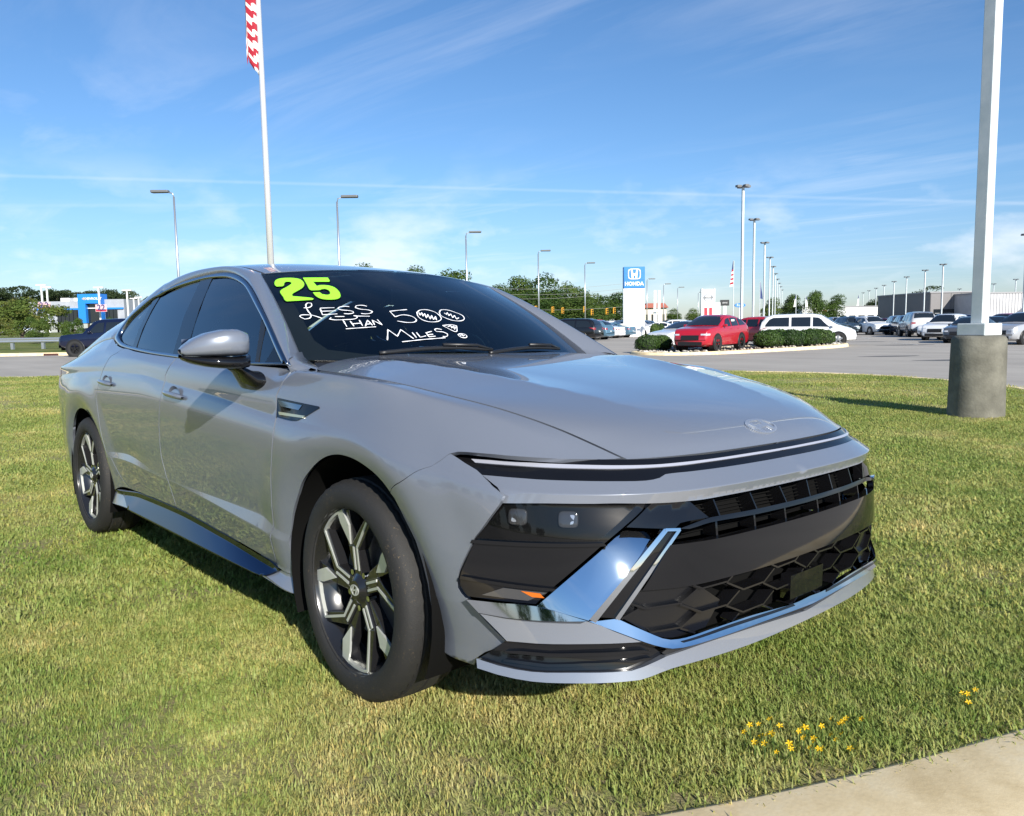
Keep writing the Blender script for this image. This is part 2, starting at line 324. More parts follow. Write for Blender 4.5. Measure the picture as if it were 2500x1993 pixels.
DATA = {"cutf":[[-0.5201,2.6201],[-0.5067,3.4732],[-0.4908,4.6939],[-0.4644,5.774],[-0.4531,6.2751],[-0.4327,6.7693],[-0.4253,7.4045],[-0.4324,8.8183],[-0.4422,10.1486],[-0.4338,10.3623],[-0.4219,10.5874],[-0.4662,11.8603]],"fender":[[-0.4859,12.2711],[-0.3957,12.9709],[-0.3513,12.4868],[-0.2344,11.3479],[-0.2338,11.5329],[-0.1508,11.33],[-0.0184,11.8366],[0.1151,11.9173],[0.2126,11.9851],[0.3147,11.9708],[0.422,11.9658],[0.4062,11.9162],[0.6095,11.9493],[0.6676,12.028],[0.7169,12.0719],[0.7634,11.9679],[0.7354,11.0494],[0.6957,10.6223],[0.6517,10.4135],[0.5989,10.2496],[0.5223,10.0597],[0.451,9.8256],[0.435,9.6897],[0.4289,9.614],[0.3763,8.4347],[0.3097,7.2436],[0.2329,6.6707],[0.1985,6.827],[0.1288,7.0275],[0.0541,7.1613],[-0.0267,7.1381],[-0.1097,6.895],[-0.2091,6.5563],[-0.2824,6.237],[-0.3444,5.7248],[-0.3872,5.0778],[-0.3363,5.8331],[-0.3753,5.3898],[-0.3982,4.7834],[-0.4095,3.5979],[-0.4104,2.0122],[-0.4583,2.4587],[-0.5201,2.6201],[-0.5067,3.4732],[-0.4908,4.6939],[-0.4644,5.774],[-0.4531,6.2751],[-0.4327,6.7693],[-0.4253,7.4045],[-0.4324,8.8183],[-0.4422,10.1486],[-0.4338,10.3623],[-0.4219,10.5874],[-0.4662,11.8603]],"cutr":[[-1.5068,2.5189],[-1.5315,4.8709],[-1.5673,5.7582],[-1.5487,6.4109],[-1.5154,6.8479],[-1.4976,7.2655],[-1.4934,7.9048],[-1.4888,9.1225],[-1.4933,10.1444],[-1.4524,11.188],[-1.4422,11.9612]],"bumpside":[[0.2329,6.6707],[0.251,6.5887],[0.2832,6.3036],[0.312,6.0521],[0.3274,5.9193],[0.342,5.1252],[0.3441,3.7701],[0.3284,1.0162],[0.412,1.2924],[0.4333,1.0217],[0.4092,-0.5681],[0.5006,0.9026],[0.5019,1.4377],[0.6026,3.1594],[0.5373,3.8191],[0.5097,4.2739],[0.4899,4.5604],[0.4814,4.8203],[0.4816,5.0861],[0.4912,5.3776],[0.5113,5.7525],[0.5405,6.2317],[0.5685,6.5372],[0.5972,6.9786],[0.6185,7.5558],[0.6232,7.9687],[0.551,9.1457],[0.488,9.4671],[0.4353,9.6824],[0.4289,9.614],[0.3763,8.4347],[0.3097,7.2436]],"band":[[-0.9789,5.6031],[-0.9826,6.646],[-0.947,6.6281],[-0.9041,6.6068],[-0.8378,6.6121],[-0.7589,6.6118],[-0.6748,6.609],[-0.6285,6.7112],[-0.6004,6.8754],[-0.5072,6.9247],[-0.3834,6.953],[-0.1851,6.984],[0.0547,7.0033],[0.2316,6.9896],[0.05,7],[0.05,5],[-0.2,5],[-0.4,5],[-0.5545,5.0],[-0.6809,5.1213],[-0.7799,5.2747],[-0.8248,5.2551],[-0.9122,5.2132],[-0.9826,5.0234]],"lightbar":[[-0.9889,7.6035],[-0.9763,7.7382],[-0.9405,7.7625],[-0.8929,7.7378],[-0.8467,7.7371],[-0.7943,7.7454],[-0.7334,7.7681],[-0.6777,7.7732],[-0.6161,7.7846],[-0.5009,7.8436],[-0.3808,7.8728],[-0.1849,7.9473],[0.0539,8.0045],[0.3153,7.9909],[0.2341,7.0136],[0.0563,7.0286],[-0.1832,7.0066],[-0.3818,6.9737],[-0.5058,6.9446],[-0.5992,6.8946],[-0.6282,6.7308],[-0.674,6.6228],[-0.7582,6.6252],[-0.8372,6.6252],[-0.9036,6.6197],[-0.9465,6.641],[-0.9824,6.6776],[-0.9874,7.143]],"led":[[-0.971,7.36],[-0.92,7.38],[-0.86,7.386],[-0.79,7.395],[-0.7,7.395],[-0.61,7.405],[-0.518,7.458],[-0.398,7.514],[-0.204,7.587],[0.02,7.6],[0.02,7.468],[-0.2127,7.433],[-0.405,7.37],[-0.525,7.292],[-0.62,7.25],[-0.708,7.215],[-0.7947,7.2],[-0.866,7.178],[-0.926,7.19],[-0.9717,7.185]],"lamp":[[-0.9832,4.9964],[-0.9908,4.6237],[-0.9991,4.2062],[-1.0088,3.9052],[-1.0186,3.519],[-1.0252,3.2555],[-1.0277,3.1051],[-1.0272,2.9418],[-1.0234,2.8391],[-1.0193,2.757],[-0.9763,2.7528],[-0.9241,2.7631],[-0.8901,3.1605],[-0.7973,4.0096],[-0.752,4.4569],[-0.6828,5.0603],[-0.8247,5.2313],[-0.9122,5.1898]],"lens":[[-0.9823,4.9753],[-0.99,4.6102],[-0.9984,4.1945],[-1.0077,3.9335],[-0.9219,3.992],[-0.8127,4.067],[-0.7218,5.0388],[-0.8241,5.136],[-0.912,5.1199]],"plate":[[-0.9275,2.7813],[-0.8013,3.7532],[-0.7115,4.2761],[-0.6371,4.1821],[-0.6184,4.1511],[-0.6977,3.6978],[-0.8605,2.6288]],"wedge":[[-1.0157,2.7167],[-1.0067,2.5092],[-0.9727,2.5032],[-0.9231,2.5429],[-0.8622,2.6178],[-0.9276,2.778],[-0.9772,2.7464]],"blackfacet":[[-0.7511,4.4164],[-0.6814,5.0572],[-0.6805,5.0791],[-0.5548,4.982],[-0.4965,4.4522],[-0.6014,4.4075],[-0.622,4.2701],[-0.6507,4.2963],[-0.7525,4.4008]],"barblack":[[-0.6462,4.1912],[-0.6231,4.1828],[-0.7787,2.5811],[-0.8113,2.6018]],"blade":[[-0.8225,2.4973],[-0.804,2.5028],[-0.7624,2.5333],[-0.7086,2.2949],[-0.6471,2.0829],[-0.5028,2.124],[-0.3321,2.1421],[-0.0986,2.0606],[0.0519,2.0831],[0.0304,1.8904],[-0.3005,1.9451],[-0.5159,1.9249],[-0.6183,1.8969],[-0.6499,1.9128],[-0.6959,2.0273],[-0.776,2.3241]],"slot":[[-0.6204,2.0286],[-0.4238,2.1102],[-0.1095,2.0666],[-0.1024,2.0088],[-0.4282,2.0499],[-0.6135,1.9877]],"lowbody":[[-1.0041,2.4909],[-0.9662,2.4659],[-0.909,2.4826],[-0.8361,2.521],[-0.7839,2.3355],[-0.7201,2.1066],[-0.768,2.1069],[-0.8465,2.0905],[-0.9276,2.0375],[-0.9714,2.0173]],"intake":[[-0.9727,2.0066],[-0.9276,2.0336],[-0.8465,2.0866],[-0.768,2.103],[-0.7201,2.1027],[-0.6599,1.7959],[-0.6484,1.7445],[-0.6836,1.6555],[-0.7434,1.5142],[-0.7864,1.5073],[-0.8608,1.4956],[-0.9307,1.4522],[-0.9794,1.4939],[-1.0097,1.5674]],"dark":[[-0.6599,1.7959],[-0.6402,1.8729],[-0.6069,1.8512],[-0.5039,1.8791],[-0.2868,1.8967],[0.0538,1.8171],[0.0511,1.6778],[-0.2869,1.8376],[-0.5039,1.8461],[-0.6484,1.736]],"lip":[[-1.0096,1.5597],[-0.9793,1.4862],[-0.9306,1.4445],[-0.8607,1.4877],[-0.7863,1.4992],[-0.7433,1.506],[-0.6835,1.6471],[-0.6484,1.736],[-0.5039,1.8461],[-0.2869,1.8376],[0.0833,1.6638],[0.0761,1.4419],[-0.2908,1.4449],[-0.5041,1.4706],[-0.6355,1.4374],[-0.7208,1.2908],[-0.7633,1.2843],[-0.858,1.2692],[-0.928,1.2491],[-0.9767,1.3015],[-1.0056,1.3702]],"dlo":[[-0.448,0.984],[-0.4948,1.0114],[-0.6992,1.1215],[-0.8972,1.216],[-1.0443,1.2776],[-1.1773,1.3203],[-1.2929,1.346],[-1.3952,1.3599],[-1.4902,1.3666],[-1.6226,1.3669],[-1.8025,1.3625],[-1.979,1.3472],[-2.151,1.3201],[-2.1723,1.3282],[-2.2719,1.2936],[-2.3766,1.25],[-2.4749,1.1967],[-2.5247,1.149],[-2.5522,1.1169],[-2.5508,1.0885],[-2.5106,1.0761],[-2.3967,1.0519],[-2.32,1.0414],[-2.0933,1.0257],[-1.7794,1.0078],[-1.4694,0.9955],[-1.3398,0.9906],[-1.3379,0.9914],[-0.7324,0.9794]],"dloin":[[-0.4929,0.9884],[-0.7354,1.1222],[-0.9453,1.218],[-1.0974,1.2805],[-1.1965,1.3086],[-1.3095,1.3321],[-1.4103,1.3445],[-1.5968,1.3526],[-1.7114,1.35],[-1.9527,1.3342],[-2.1322,1.3113],[-2.165,1.3023],[-2.2573,1.287],[-2.3573,1.2413],[-2.4562,1.188],[-2.4837,1.1442],[-2.4956,1.1162],[-2.4787,1.0999],[-2.402,1.0755],[-2.3082,1.0595],[-2.1344,1.0441],[-1.8018,1.025],[-1.5269,1.013],[-1.3756,1.0076],[-1.3531,1.0054],[-0.7396,0.988]],"gfront":[[-1.5694,1.3473],[-1.4057,1.3418],[-1.3066,1.3303],[-1.1923,1.3058],[-1.0926,1.2771],[-0.7877,1.1401],[-0.6874,0.9904],[-1.0305,0.9979],[-1.3446,1.0055],[-1.3958,1.0642]],"gtri":[[-0.7459,1.1266],[-0.4991,0.9896],[-0.6728,0.9906]],"grear":[[-1.7061,1.3471],[-1.9484,1.332],[-2.1048,1.2983],[-2.1689,1.2868],[-2.1558,1.2262],[-2.1415,1.1532],[-2.0808,1.0423],[-1.5269,1.013]],"gquar":[[-2.2477,1.2826],[-2.3525,1.2391],[-2.4516,1.1859],[-2.4794,1.1421],[-2.4866,1.1141],[-2.4668,1.0978],[-2.3981,1.0775],[-2.3044,1.0614],[-2.1438,1.046],[-2.1912,1.1313]],"two":[[-0.9662,0.8348],[-0.9509,0.8696],[-0.925,0.8908],[-0.8821,0.8953],[-0.8313,0.8838],[-0.8025,0.8599],[-0.7964,0.8145],[-0.8058,0.7727],[-0.8307,0.7342],[-0.8692,0.6989],[-0.9007,0.6703],[-0.9135,0.6463],[-0.9122,0.6311],[-0.8173,0.5983],[-0.8087,0.588],[-0.8185,0.5771],[-0.9599,0.5748],[-0.9662,0.5913],[-0.9653,0.6283],[-0.9673,0.6934],[-0.9528,0.7248],[-0.9135,0.76],[-0.8778,0.7972],[-0.869,0.8177],[-0.8749,0.8378],[-0.8944,0.8411],[-0.9105,0.8245],[-0.9225,0.79],[-0.9341,0.7777],[-0.9671,0.7792],[-0.9719,0.799]],"five":[[-0.7767,0.8821],[-0.6178,0.8672],[-0.6255,0.8189],[-0.6333,0.8079],[-0.7351,0.8173],[-0.735,0.7507],[-0.7041,0.7615],[-0.6597,0.7508],[-0.6349,0.7219],[-0.6294,0.6694],[-0.6395,0.6205],[-0.6552,0.5917],[-0.6814,0.5758],[-0.7218,0.5727],[-0.7621,0.5839],[-0.7825,0.6131],[-0.7875,0.6569],[-0.787,0.667],[-0.7477,0.6658],[-0.7425,0.6402],[-0.7184,0.6283],[-0.6991,0.6342],[-0.6861,0.6607],[-0.6856,0.6926],[-0.6993,0.7108],[-0.725,0.7052],[-0.7367,0.6971],[-0.7852,0.698],[-0.7929,0.7094],[-0.7856,0.7843]],"strokes":[[[[-0.8918,0.489],[-0.8656,0.4889],[-0.8428,0.511],[-0.8379,0.5397],[-0.855,0.5435],[-0.8729,0.517],[-0.8793,0.4579],[-0.8763,0.4063],[-0.8915,0.3774],[-0.9174,0.3692],[-0.9346,0.3952],[-0.9257,0.4117],[-0.8965,0.4127],[-0.8691,0.4058],[-0.83,0.3721]]],[[[-0.8088,0.4739],[-0.8167,0.4076]],[[-0.8071,0.479],[-0.7282,0.4793]],[[-0.8102,0.4447],[-0.7324,0.4454]],[[-0.8167,0.4076],[-0.7358,0.4134]]],[[[-0.6414,0.4856],[-0.6638,0.4918],[-0.7,0.4831],[-0.712,0.468],[-0.7001,0.454],[-0.6604,0.4451],[-0.6402,0.4343],[-0.6435,0.4195],[-0.6738,0.4108],[-0.6988,0.4147]]],[[[-0.5354,0.4872],[-0.5593,0.4984],[-0.5956,0.4943],[-0.61,0.4739],[-0.5888,0.4577],[-0.5428,0.4463],[-0.5281,0.431],[-0.5464,0.4138],[-0.5826,0.4078],[-0.6024,0.4132]]],[[[-0.7578,0.387],[-0.7072,0.3849]],[[-0.6509,0.3877],[-0.5657,0.3834]],[[-0.7815,0.3765],[-0.7935,0.3626],[-0.7714,0.3541],[-0.7105,0.3546],[-0.6678,0.3579],[-0.6425,0.3712],[-0.6391,0.3902],[-0.655,0.3907]]],[[[-0.7273,0.3505],[-0.7298,0.2869]]],[[[-0.6928,0.3401],[-0.6911,0.2904]],[[-0.6403,0.3479],[-0.6438,0.2938]],[[-0.6928,0.3128],[-0.6416,0.3187]]],[[[-0.6302,0.2891],[-0.5954,0.3468],[-0.5874,0.2971]],[[-0.6193,0.3066],[-0.5889,0.3122]]],[[[-0.5749,0.3013],[-0.5685,0.3462],[-0.5319,0.3007],[-0.5364,0.3502]]],[[[-0.7414,0.2678],[-0.5746,0.2838]]],[[[-0.2982,0.4494],[-0.3601,0.4412],[-0.4208,0.4315],[-0.417,0.3766],[-0.3552,0.3953],[-0.3073,0.3812],[-0.2967,0.3488],[-0.3215,0.3261],[-0.3726,0.3216],[-0.4242,0.3353]]],[[[-0.2484,0.4201],[-0.2087,0.4456],[-0.158,0.4497],[-0.1177,0.4276],[-0.107,0.3888],[-0.1205,0.3554],[-0.1644,0.3317],[-0.2194,0.3284],[-0.2543,0.3444],[-0.266,0.3768],[-0.2484,0.4201]],[[-0.2352,0.4203],[-0.244,0.3912],[-0.215,0.4206],[-0.2303,0.3818],[-0.2012,0.411],[-0.2195,0.3632],[-0.184,0.4016],[-0.1991,0.3542],[-0.1631,0.3924],[-0.1788,0.3498],[-0.1421,0.3832],[-0.1616,0.3454]]],[[[-0.0852,0.4236],[-0.0495,0.452],[0.0023,0.4521],[0.0437,0.4283],[0.0734,0.3994],[0.0616,0.3649],[0.0198,0.3427],[-0.0381,0.3432],[-0.0781,0.3656],[-0.0962,0.3938],[-0.0852,0.4236]],[[-0.0521,0.4196],[-0.045,0.405],[-0.0219,0.4257],[-0.0379,0.3906],[-0.0073,0.4112],[-0.0233,0.3718],[0.0112,0.3971],[-0.0048,0.3581],[0.0257,0.3733]]],[[[-0.5637,0.167],[-0.5196,0.2573],[-0.4936,0.1989],[-0.4453,0.2567],[-0.4109,0.1783]]],[[[-0.3905,0.2313],[-0.3896,0.1863]]],[[[-0.3645,0.2312],[-0.3645,0.1902],[-0.3224,0.2023]]],[[[-0.3052,0.2311],[-0.3095,0.1941]],[[-0.3107,0.227],[-0.2623,0.2412]],[[-0.3086,0.2105],[-0.2687,0.2162]],[[-0.31,0.1933],[-0.2637,0.1998]]],[[[-0.1855,0.2567],[-0.2089,0.2651],[-0.2337,0.2565],[-0.232,0.2396],[-0.1901,0.2355],[-0.1724,0.2188],[-0.1897,0.1981],[-0.2193,0.1965]]],[[[-0.4897,0.1523],[-0.3644,0.1701],[-0.2075,0.1859]]],[[[-0.1536,0.2942],[-0.0824,0.3031],[-0.0551,0.2929],[-0.0879,0.2445],[-0.1082,0.2401],[-0.1536,0.2942]],[[-0.1244,0.2831],[-0.0941,0.2967],[-0.1066,0.2702],[-0.0764,0.2925],[-0.0956,0.2574],[-0.069,0.2838]]],[[[-0.1061,0.2107],[-0.0816,0.2209],[-0.0516,0.2151],[-0.0505,0.1984],[-0.0703,0.186],[-0.0977,0.19],[-0.1061,0.2107]],[[-0.0935,0.2049],[-0.0723,0.215],[-0.078,0.1983],[-0.0602,0.2084]]]]}

# ---------------------------------------------------------------- panels cut from the body surfaces
def _vtab(S, u0, vs): P = S([u0]*len(vs), vs); return np.r_[0, np.cumsum(np.linalg.norm(np.diff(P, axis=0), axis=1))]
_VV = np.linspace(-1, 13, 281); _VF = np.linspace(-1, 9, 201)
_MS = _vtab(SIDE, -.95, _VV); _MF = _vtab(FRONT, -.45, _VF)
FLAT = {SIDE: lambda u, v: (u, np.interp(v, _VV, _MS)), FRONT: lambda u, v: (u*.90, np.interp(v, _VF, _MF)), HOOD: lambda u, v: (u*1.35, v*.72),
        PLATE: lambda u, v: (u*.90, np.interp(v, _VF, _MF)), BLADE: lambda u, v: (u*.90, np.interp(v, _VF, _MF)), WIND: lambda u, v: (u*.68, v*.78), GLASS: lambda u, v: (u, v*1.15), ROOF: lambda u, v: (u*2.95, v*.6)}
ROWS = {SIDE: sorted([k + j for k in range(13) for j in (0, .2, .4, .6, .8)] + [k + d for k in CRS for d in (-.07, .07)]),
        FRONT: sorted([k + j for k in range(9) for j in (0, .25, .5, .75)] + [k + d for k in FCR for d in (-.06, .06)])}
ROWS[PLATE] = ROWS[BLADE] = ROWS[FRONT]
def smooth_poly(S, poly, ang=38, step=.02, closed=True):
    """resample a traced outline: Catmull-Rom between corners"""
    q = np.array(poly, float); F = np.stack(FLAT[S](q[:, 0], q[:, 1]), 1); n = len(q); out = []
    idx = range(n) if closed else range(n - 1)
    corner = []
    for i in range(n):
        if not closed and i in (0, n-1): corner.append(True); continue
        a = F[i] - F[i-1]; b = F[(i+1) % n] - F[i]; la, lb = np.linalg.norm(a), np.linalg.norm(b)
        corner.append(la < 1e-6 or lb < 1e-6 or (a@b)/(la*lb) < math.cos(R(ang)))
    for i in idx:
        j = (i+1) % n; L = np.linalg.norm(F[j] - F[i]); m = max(1, int(L/step))
        p1, p2 = q[i], q[j]; p0 = q[i-1]; p3 = q[(j+1) % n]
        L0 = max(np.linalg.norm(F[i] - F[i-1]), 1e-6); L3 = max(np.linalg.norm(F[(j+1) % n] - F[j]), 1e-6)
        m1 = (p2 - p1) if corner[i] else ((p2 - p0)/(L0 + L))*L
        m2 = (p2 - p1) if corner[j] else ((p3 - p1)/(L + L3))*L
        for k in range(m):
            t = k/m; out.append((2*t**3-3*t**2+1)*p1 + (t**3-2*t**2+t)*m1 + (3*t**2-2*t**3)*p2 + (t**3-t**2)*m2)
    if not closed: out.append(q[-1])
    return np.array(out)
def clip_u(poly, umax):
    """clip polygon to u <= umax"""
    out = []; n = len(poly)
    for i in range(n):
        a, b = poly[i], poly[(i+1) % n]
        if a[0] <= umax: out.append(tuple(a))
        if (a[0] - umax)*(b[0] - umax) < 0: t = (umax - a[0])/(b[0] - a[0]); out.append((umax, a[1] + t*(b[1] - a[1])))
    return out
def inpoly(P, poly):
    x, y = P[:, 0], P[:, 1]; r = np.zeros(len(P), bool); px, py = poly[:, 0], poly[:, 1]; j = len(poly) - 1
    for i in range(len(poly)):
        c = ((py[i] > y) != (py[j] > y)); d = py[j] - py[i]
        r ^= c & (x < (px[j] - px[i])*(y - py[i])/(d if abs(d) > 1e-12 else 1e-12) + px[i]); j = i
    return r
def surf_normal(S, U, V, out=(-1.5, 0, .45)):
    eu = 2e-3; ev = 8e-3 if S in ROWS else 2e-3
    a = S(U + eu, V) - S(U - eu, V); b = S(U, V + ev) - S(U, V - ev); n = np.cross(a, b); n /= np.maximum(np.linalg.norm(n, axis=1), 1e-12)[:, None]
    P = S(U, V); s = np.sign(np.median(np.sum(n*(P - np.array(out)), axis=1))); return P, n*s
def panel(name, S, poly, m, parent, off=0, thick=.014, res=.028, mirror=None, resample=True, clip=None, raw=None, holes=()):
    """a sheet of surface S bounded by poly (u, v), with turned-in edges. mirror: 'join' both halves in one mesh, 'copy' a left-hand twin"""
    if clip is not None: poly = clip_u(poly, clip)
    B = smooth_poly(S, poly) if resample else np.array(poly, float)
    F = np.stack(FLAT[S](B[:, 0], B[:, 1]), 1)
    lo, hi = B.min(0), B.max(0)
    Fl = np.array(FLAT[S](np.array([lo[0], hi[0]]), np.array([lo[1], hi[1]]))).T
    nu = max(2, int((Fl[1, 0] - Fl[0, 0])/res))
    us = np.linspace(lo[0], hi[0], nu + 1)
    vs = np.array([r for r in ROWS[S] if lo[1] < r < hi[1]]) if S in ROWS else np.linspace(lo[1], hi[1], max(2, int((Fl[1, 1] - Fl[0, 1])/res)) + 1)
    if len(vs) == 0: vs = np.array([(lo[1] + hi[1])/2])
    U, V = np.meshgrid(us, vs); G = np.c_[U.ravel(), V.ravel()]; GF = np.stack(FLAT[S](G[:, 0], G[:, 1]), 1)
    k = inpoly(GF, F)
    if k.any():
        d = np.full(len(GF), 9.); i2 = np.where(k)[0]
        for i in range(len(F)):
            a, b = F[i], F[(i+1) % len(F)]; ab = b - a; t = np.clip(((GF[i2] - a)@ab)/max(ab@ab, 1e-12), 0, 1)
            d[i2] = np.minimum(d[i2], np.hypot(*(GF[i2] - a - t[:, None]*ab).T))
        k &= d > .3*min(res, .02)
    allq = np.r_[B, G[k]]; allF = np.r_[F, GF[k]]; nb = len(B)
    vo, eo, fo, ov, oe, of = delaunay_2d_cdt([Vector(p) for p in allF], [(i, (i+1) % nb) for i in range(nb)], [list(range(nb))] if False else [], 1, 1e-6, True)
    src = []
    for i, o_ in enumerate(ov): src.append(o_[0] if o_ else -1)
    q = np.array([allq[s_] if s_ >= 0 else (0, 0) for s_ in src])
    for i, s_ in enumerate(src):
        if s_ < 0: j = int(np.argmin(np.hypot(*(allF - np.array(vo[i])).T))); q[i] = allq[j]
    P, Nn = surf_normal(S, q[:, 0], q[:, 1]); P = P + Nn*off
    VO = np.array([tuple(v_) for v_ in vo]); tri = np.array([tuple(f) for f in fo]); keep = inpoly(VO[tri].mean(1), F)
    faces = []
    for f, k_ in zip(fo, keep):
        if not k_: continue
        a, b, c = (P[i] for i in f); nn = np.cross(b - a, c - a)
        if np.linalg.norm(nn) < 1e-12: continue
        faces.append(tuple(f) if nn@Nn[f[0]] > 0 else tuple(f)[::-1])
    verts = list(P); norms = list(Nn)
    # turned-in edge
    pos = {s_: i for i, s_ in enumerate(src) if 0 <= s_ < nb}; ring = [pos[i] for i in range(nb) if i in pos]
    area = 0.5*np.sum(F[:, 0]*np.roll(F[:, 1], -1) - np.roll(F[:, 0], -1)*F[:, 1])
    k0 = len(verts); nr = len(ring); edge_ok = []
    for r_ in range(nr):
        i = ring[r_]; e = P[ring[(r_+1) % nr]] - P[ring[r_-1]]; le = np.linalg.norm(e); o_ = np.cross(e/max(le, 1e-9), Nn[i]); o_ /= max(np.linalg.norm(o_), 1e-9)
        verts.append(P[i]); verts.append(P[i] - Nn[i]*thick - o_*0); norms.append(o_); norms.append(o_)
    # orientation of the ring relative to outward side
    cen = P.mean(0); sgn = 0
    for r_ in range(nr): sgn += np.dot(norms[k0 + 2*r_], P[ring[r_]] - cen)
    if sgn < 0:
        for r_ in range(2*nr): norms[k0 + r_] = -norms[k0 + r_]
    for r_ in range(nr):
        s_ = (r_+1) % nr
        if clip is not None and abs(q[ring[r_]][0] - clip) < 1e-6 and abs(q[ring[s_]][0] - clip) < 1e-6: continue
        a, b, c, d = k0+2*r_, k0+2*s_, k0+2*s_+1, k0+2*r_+1
        nn = np.cross(verts[b] - verts[a], verts[d] - verts[a]); faces.append((a, b, c, d) if nn@norms[a] > 0 else (d, c, b, a))
    verts = np.array(verts); norms = np.array(norms)
    if mirror == 'join':
        n = len(verts); verts = np.r_[verts, verts*[1, -1, 1]]; norms = np.r_[norms, norms*[1, -1, 1]]; faces = faces + [tuple(i + n for i in f)[::-1] for f in faces]
    o = obj(name, verts, faces, m, parent, True, norms)
    if mirror == 'copy':
        o2 = obj(name, verts*[1, -1, 1], [tuple(f)[::-1] for f in faces], m, parent, True, norms*[1, -1, 1]); return o, o2
    return o
def loft(name, rows, m, parent, mirror=None, closed=False, flip=False):
    """rows: list of equal-length 3-D polylines"""
    A = np.array(rows); r, c = A.shape[:2]; V = A.reshape(-1, 3); f = []
    for i in range(r - 1):
        for j in range(c - 1 + (1 if closed else 0)):
            a, b, c2, d = i*c + j, i*c + (j+1) % c, (i+1)*c + (j+1) % c, (i+1)*c + j; f.append((a, b, c2, d) if not flip else (d, c2, b, a))
    if mirror == 'join': n = len(V); V = np.r_[V, V*[1, -1, 1]]; f = f + [tuple(i + n for i in q)[::-1] for q in f]
    o = obj(name, V, f, m, parent, True)
    if mirror == 'copy':
        return o, obj(name, V*[1, -1, 1], [q[::-1] for q in f], m, parent, True)
    return o

# ---------------------------------------------------------------- sedan materials
def paint_fn(flake):
    def fn(nt, b):
        N = nt.nodes; L = nt.links; g = N.new('ShaderNodeTexCoord')
        v = N.new('ShaderNodeTexNoise'); v.inputs['Scale'].default_value = 900; v.inputs['Detail'].default_value = 1; L.new(g.outputs['Object'], v.inputs['Vector'])
        mr = N.new('ShaderNodeMapRange'); mr.inputs['To Min'].default_value = 1 - flake; mr.inputs['To Max'].default_value = 1 + flake; L.new(v.outputs[0], mr.inputs[0])
        mx = N.new('ShaderNodeVectorMath'); mx.operation = 'SCALE'; c = b.inputs['Base Color'].default_value; mx.inputs[0].default_value = c[:3]; L.new(mr.outputs[0], mx.inputs['Scale']); L.new(mx.outputs[0], b.inputs['Base Color'])
    return fn
PAINT = mat('paint_grey', (.185, .204, .245), .34, .22, 1.0, .5, fn=paint_fn(.08), coat_rough=.006); PAINT.node_tree.nodes['Principled BSDF'].inputs['Coat IOR'].default_value = 1.6
BLK = mat('gloss_black', (.006, .006, .007), .05, 0, 0)
BLKM = mat('satin_black', (.014, .014, .015), .38)
DARK = mat('dark_plastic', (.02, .02, .021), .6)
VOID = mat('void_black', (.004, .004, .004), .8, spec=.1)
CHR = mat('chrome_satin', (.58, .61, .65), .045, 1)
CHRD = mat('dark_chrome', (.30, .33, .38), .12, 1)
SKIRT = mat('skirt_black', (.055, .075, .125), .08, 1)
LED = mat('led_strip', (.40, .41, .47), .25, .2, .6)
CLEAR = mat('clear_lens', (.34, .36, .40), .08, .5, 1)
AMBER = mat('amber', (.55, .13, .01), .2)
def glass_fn(tint, refl=1.0, ior=1.75):
    def fn(nt, b):
        N = nt.nodes; L = nt.links; out = N['Material Output']
        t = N.new('ShaderNodeBsdfTransparent'); t.inputs[0].default_value = (*tint, 1); g = N.new('ShaderNodeBsdfGlossy'); g.inputs['Roughness'].default_value = .005; g.inputs[0].default_value = (refl, refl, refl, 1)
        fr = N.new('ShaderNodeFresnel'); fr.inputs[0].default_value = ior; mx = N.new('ShaderNodeMixShader'); L.new(fr.outputs[0], mx.inputs[0]); L.new(t.outputs[0], mx.inputs[1]); L.new(g.outputs[0], mx.inputs[2]); L.new(mx.outputs[0], out.inputs[0])
    return fn
WGL = mat('windscreen_glass', fn=glass_fn((.76, .88, .83), 1, 1.75))
SGL = mat('tinted_glass', fn=glass_fn((.20, .25, .27), 1, 2.3))
SGF = mat('front_side_glass', fn=glass_fn((.50, .60, .56), 1, 2.2))
MESHB = mat('grille_black', (.006, .006, .007), .22, 0, 0)
LGL = mat('lamp_glass', fn=glass_fn((.45, .44, .43), 1, 1.4))
def tyre_fn(nt, b):
    N = nt.nodes; L = nt.links; g = N.new('ShaderNodeTexCoord')
    n = N.new('ShaderNodeTexNoise'); n.inputs['Scale'].default_value = 130; n.inputs['Detail'].default_value = 6; n.inputs['Roughness'].default_value = .75; L.new(g.outputs['Object'], n.inputs['Vector'])
    n2 = N.new('ShaderNodeTexNoise'); n2.inputs['Scale'].default_value = 7; L.new(g.outputs['Object'], n2.inputs['Vector'])
    ad = N.new('ShaderNodeMath'); ad.operation = 'MULTIPLY_ADD'; L.new(n2.outputs[0], ad.inputs[0]); ad.inputs[1].default_value = .35; L.new(n.outputs[0], ad.inputs[2])
    cr = N.new('ShaderNodeValToRGB'); e = cr.color_ramp.elements; e[0].position = .79; e[0].color = (.016, .0155, .015, 1); e[1].position = .90; e[1].color = (.16, .115, .06, 1); L.new(ad.outputs[0], cr.inputs[0]); L.new(cr.outputs[0], b.inputs['Base Color'])
    bp = N.new('ShaderNodeBump'); bp.inputs['Strength'].default_value = .4; bp.inputs['Distance'].default_value = .004; L.new(n.outputs[0], bp.inputs['Height']); L.new(bp.outputs[0], b.inputs['Normal'])
TYRE = mat('tyre_rubber', (.017, .017, .017), .72, fn=tyre_fn)
RIMB = mat('rim_black', (.012, .012, .013), .22, 0, .5)
RIMS = mat('rim_machined', (.66, .68, .64), .34, .55)
ALU = mat('cast_metal', (.32, .33, .35), .35, .9)
SEAT = mat('seat_grey', (.16, .17, .17), .7)
SEATD = mat('seat_dark', (.055, .056, .056), .65)
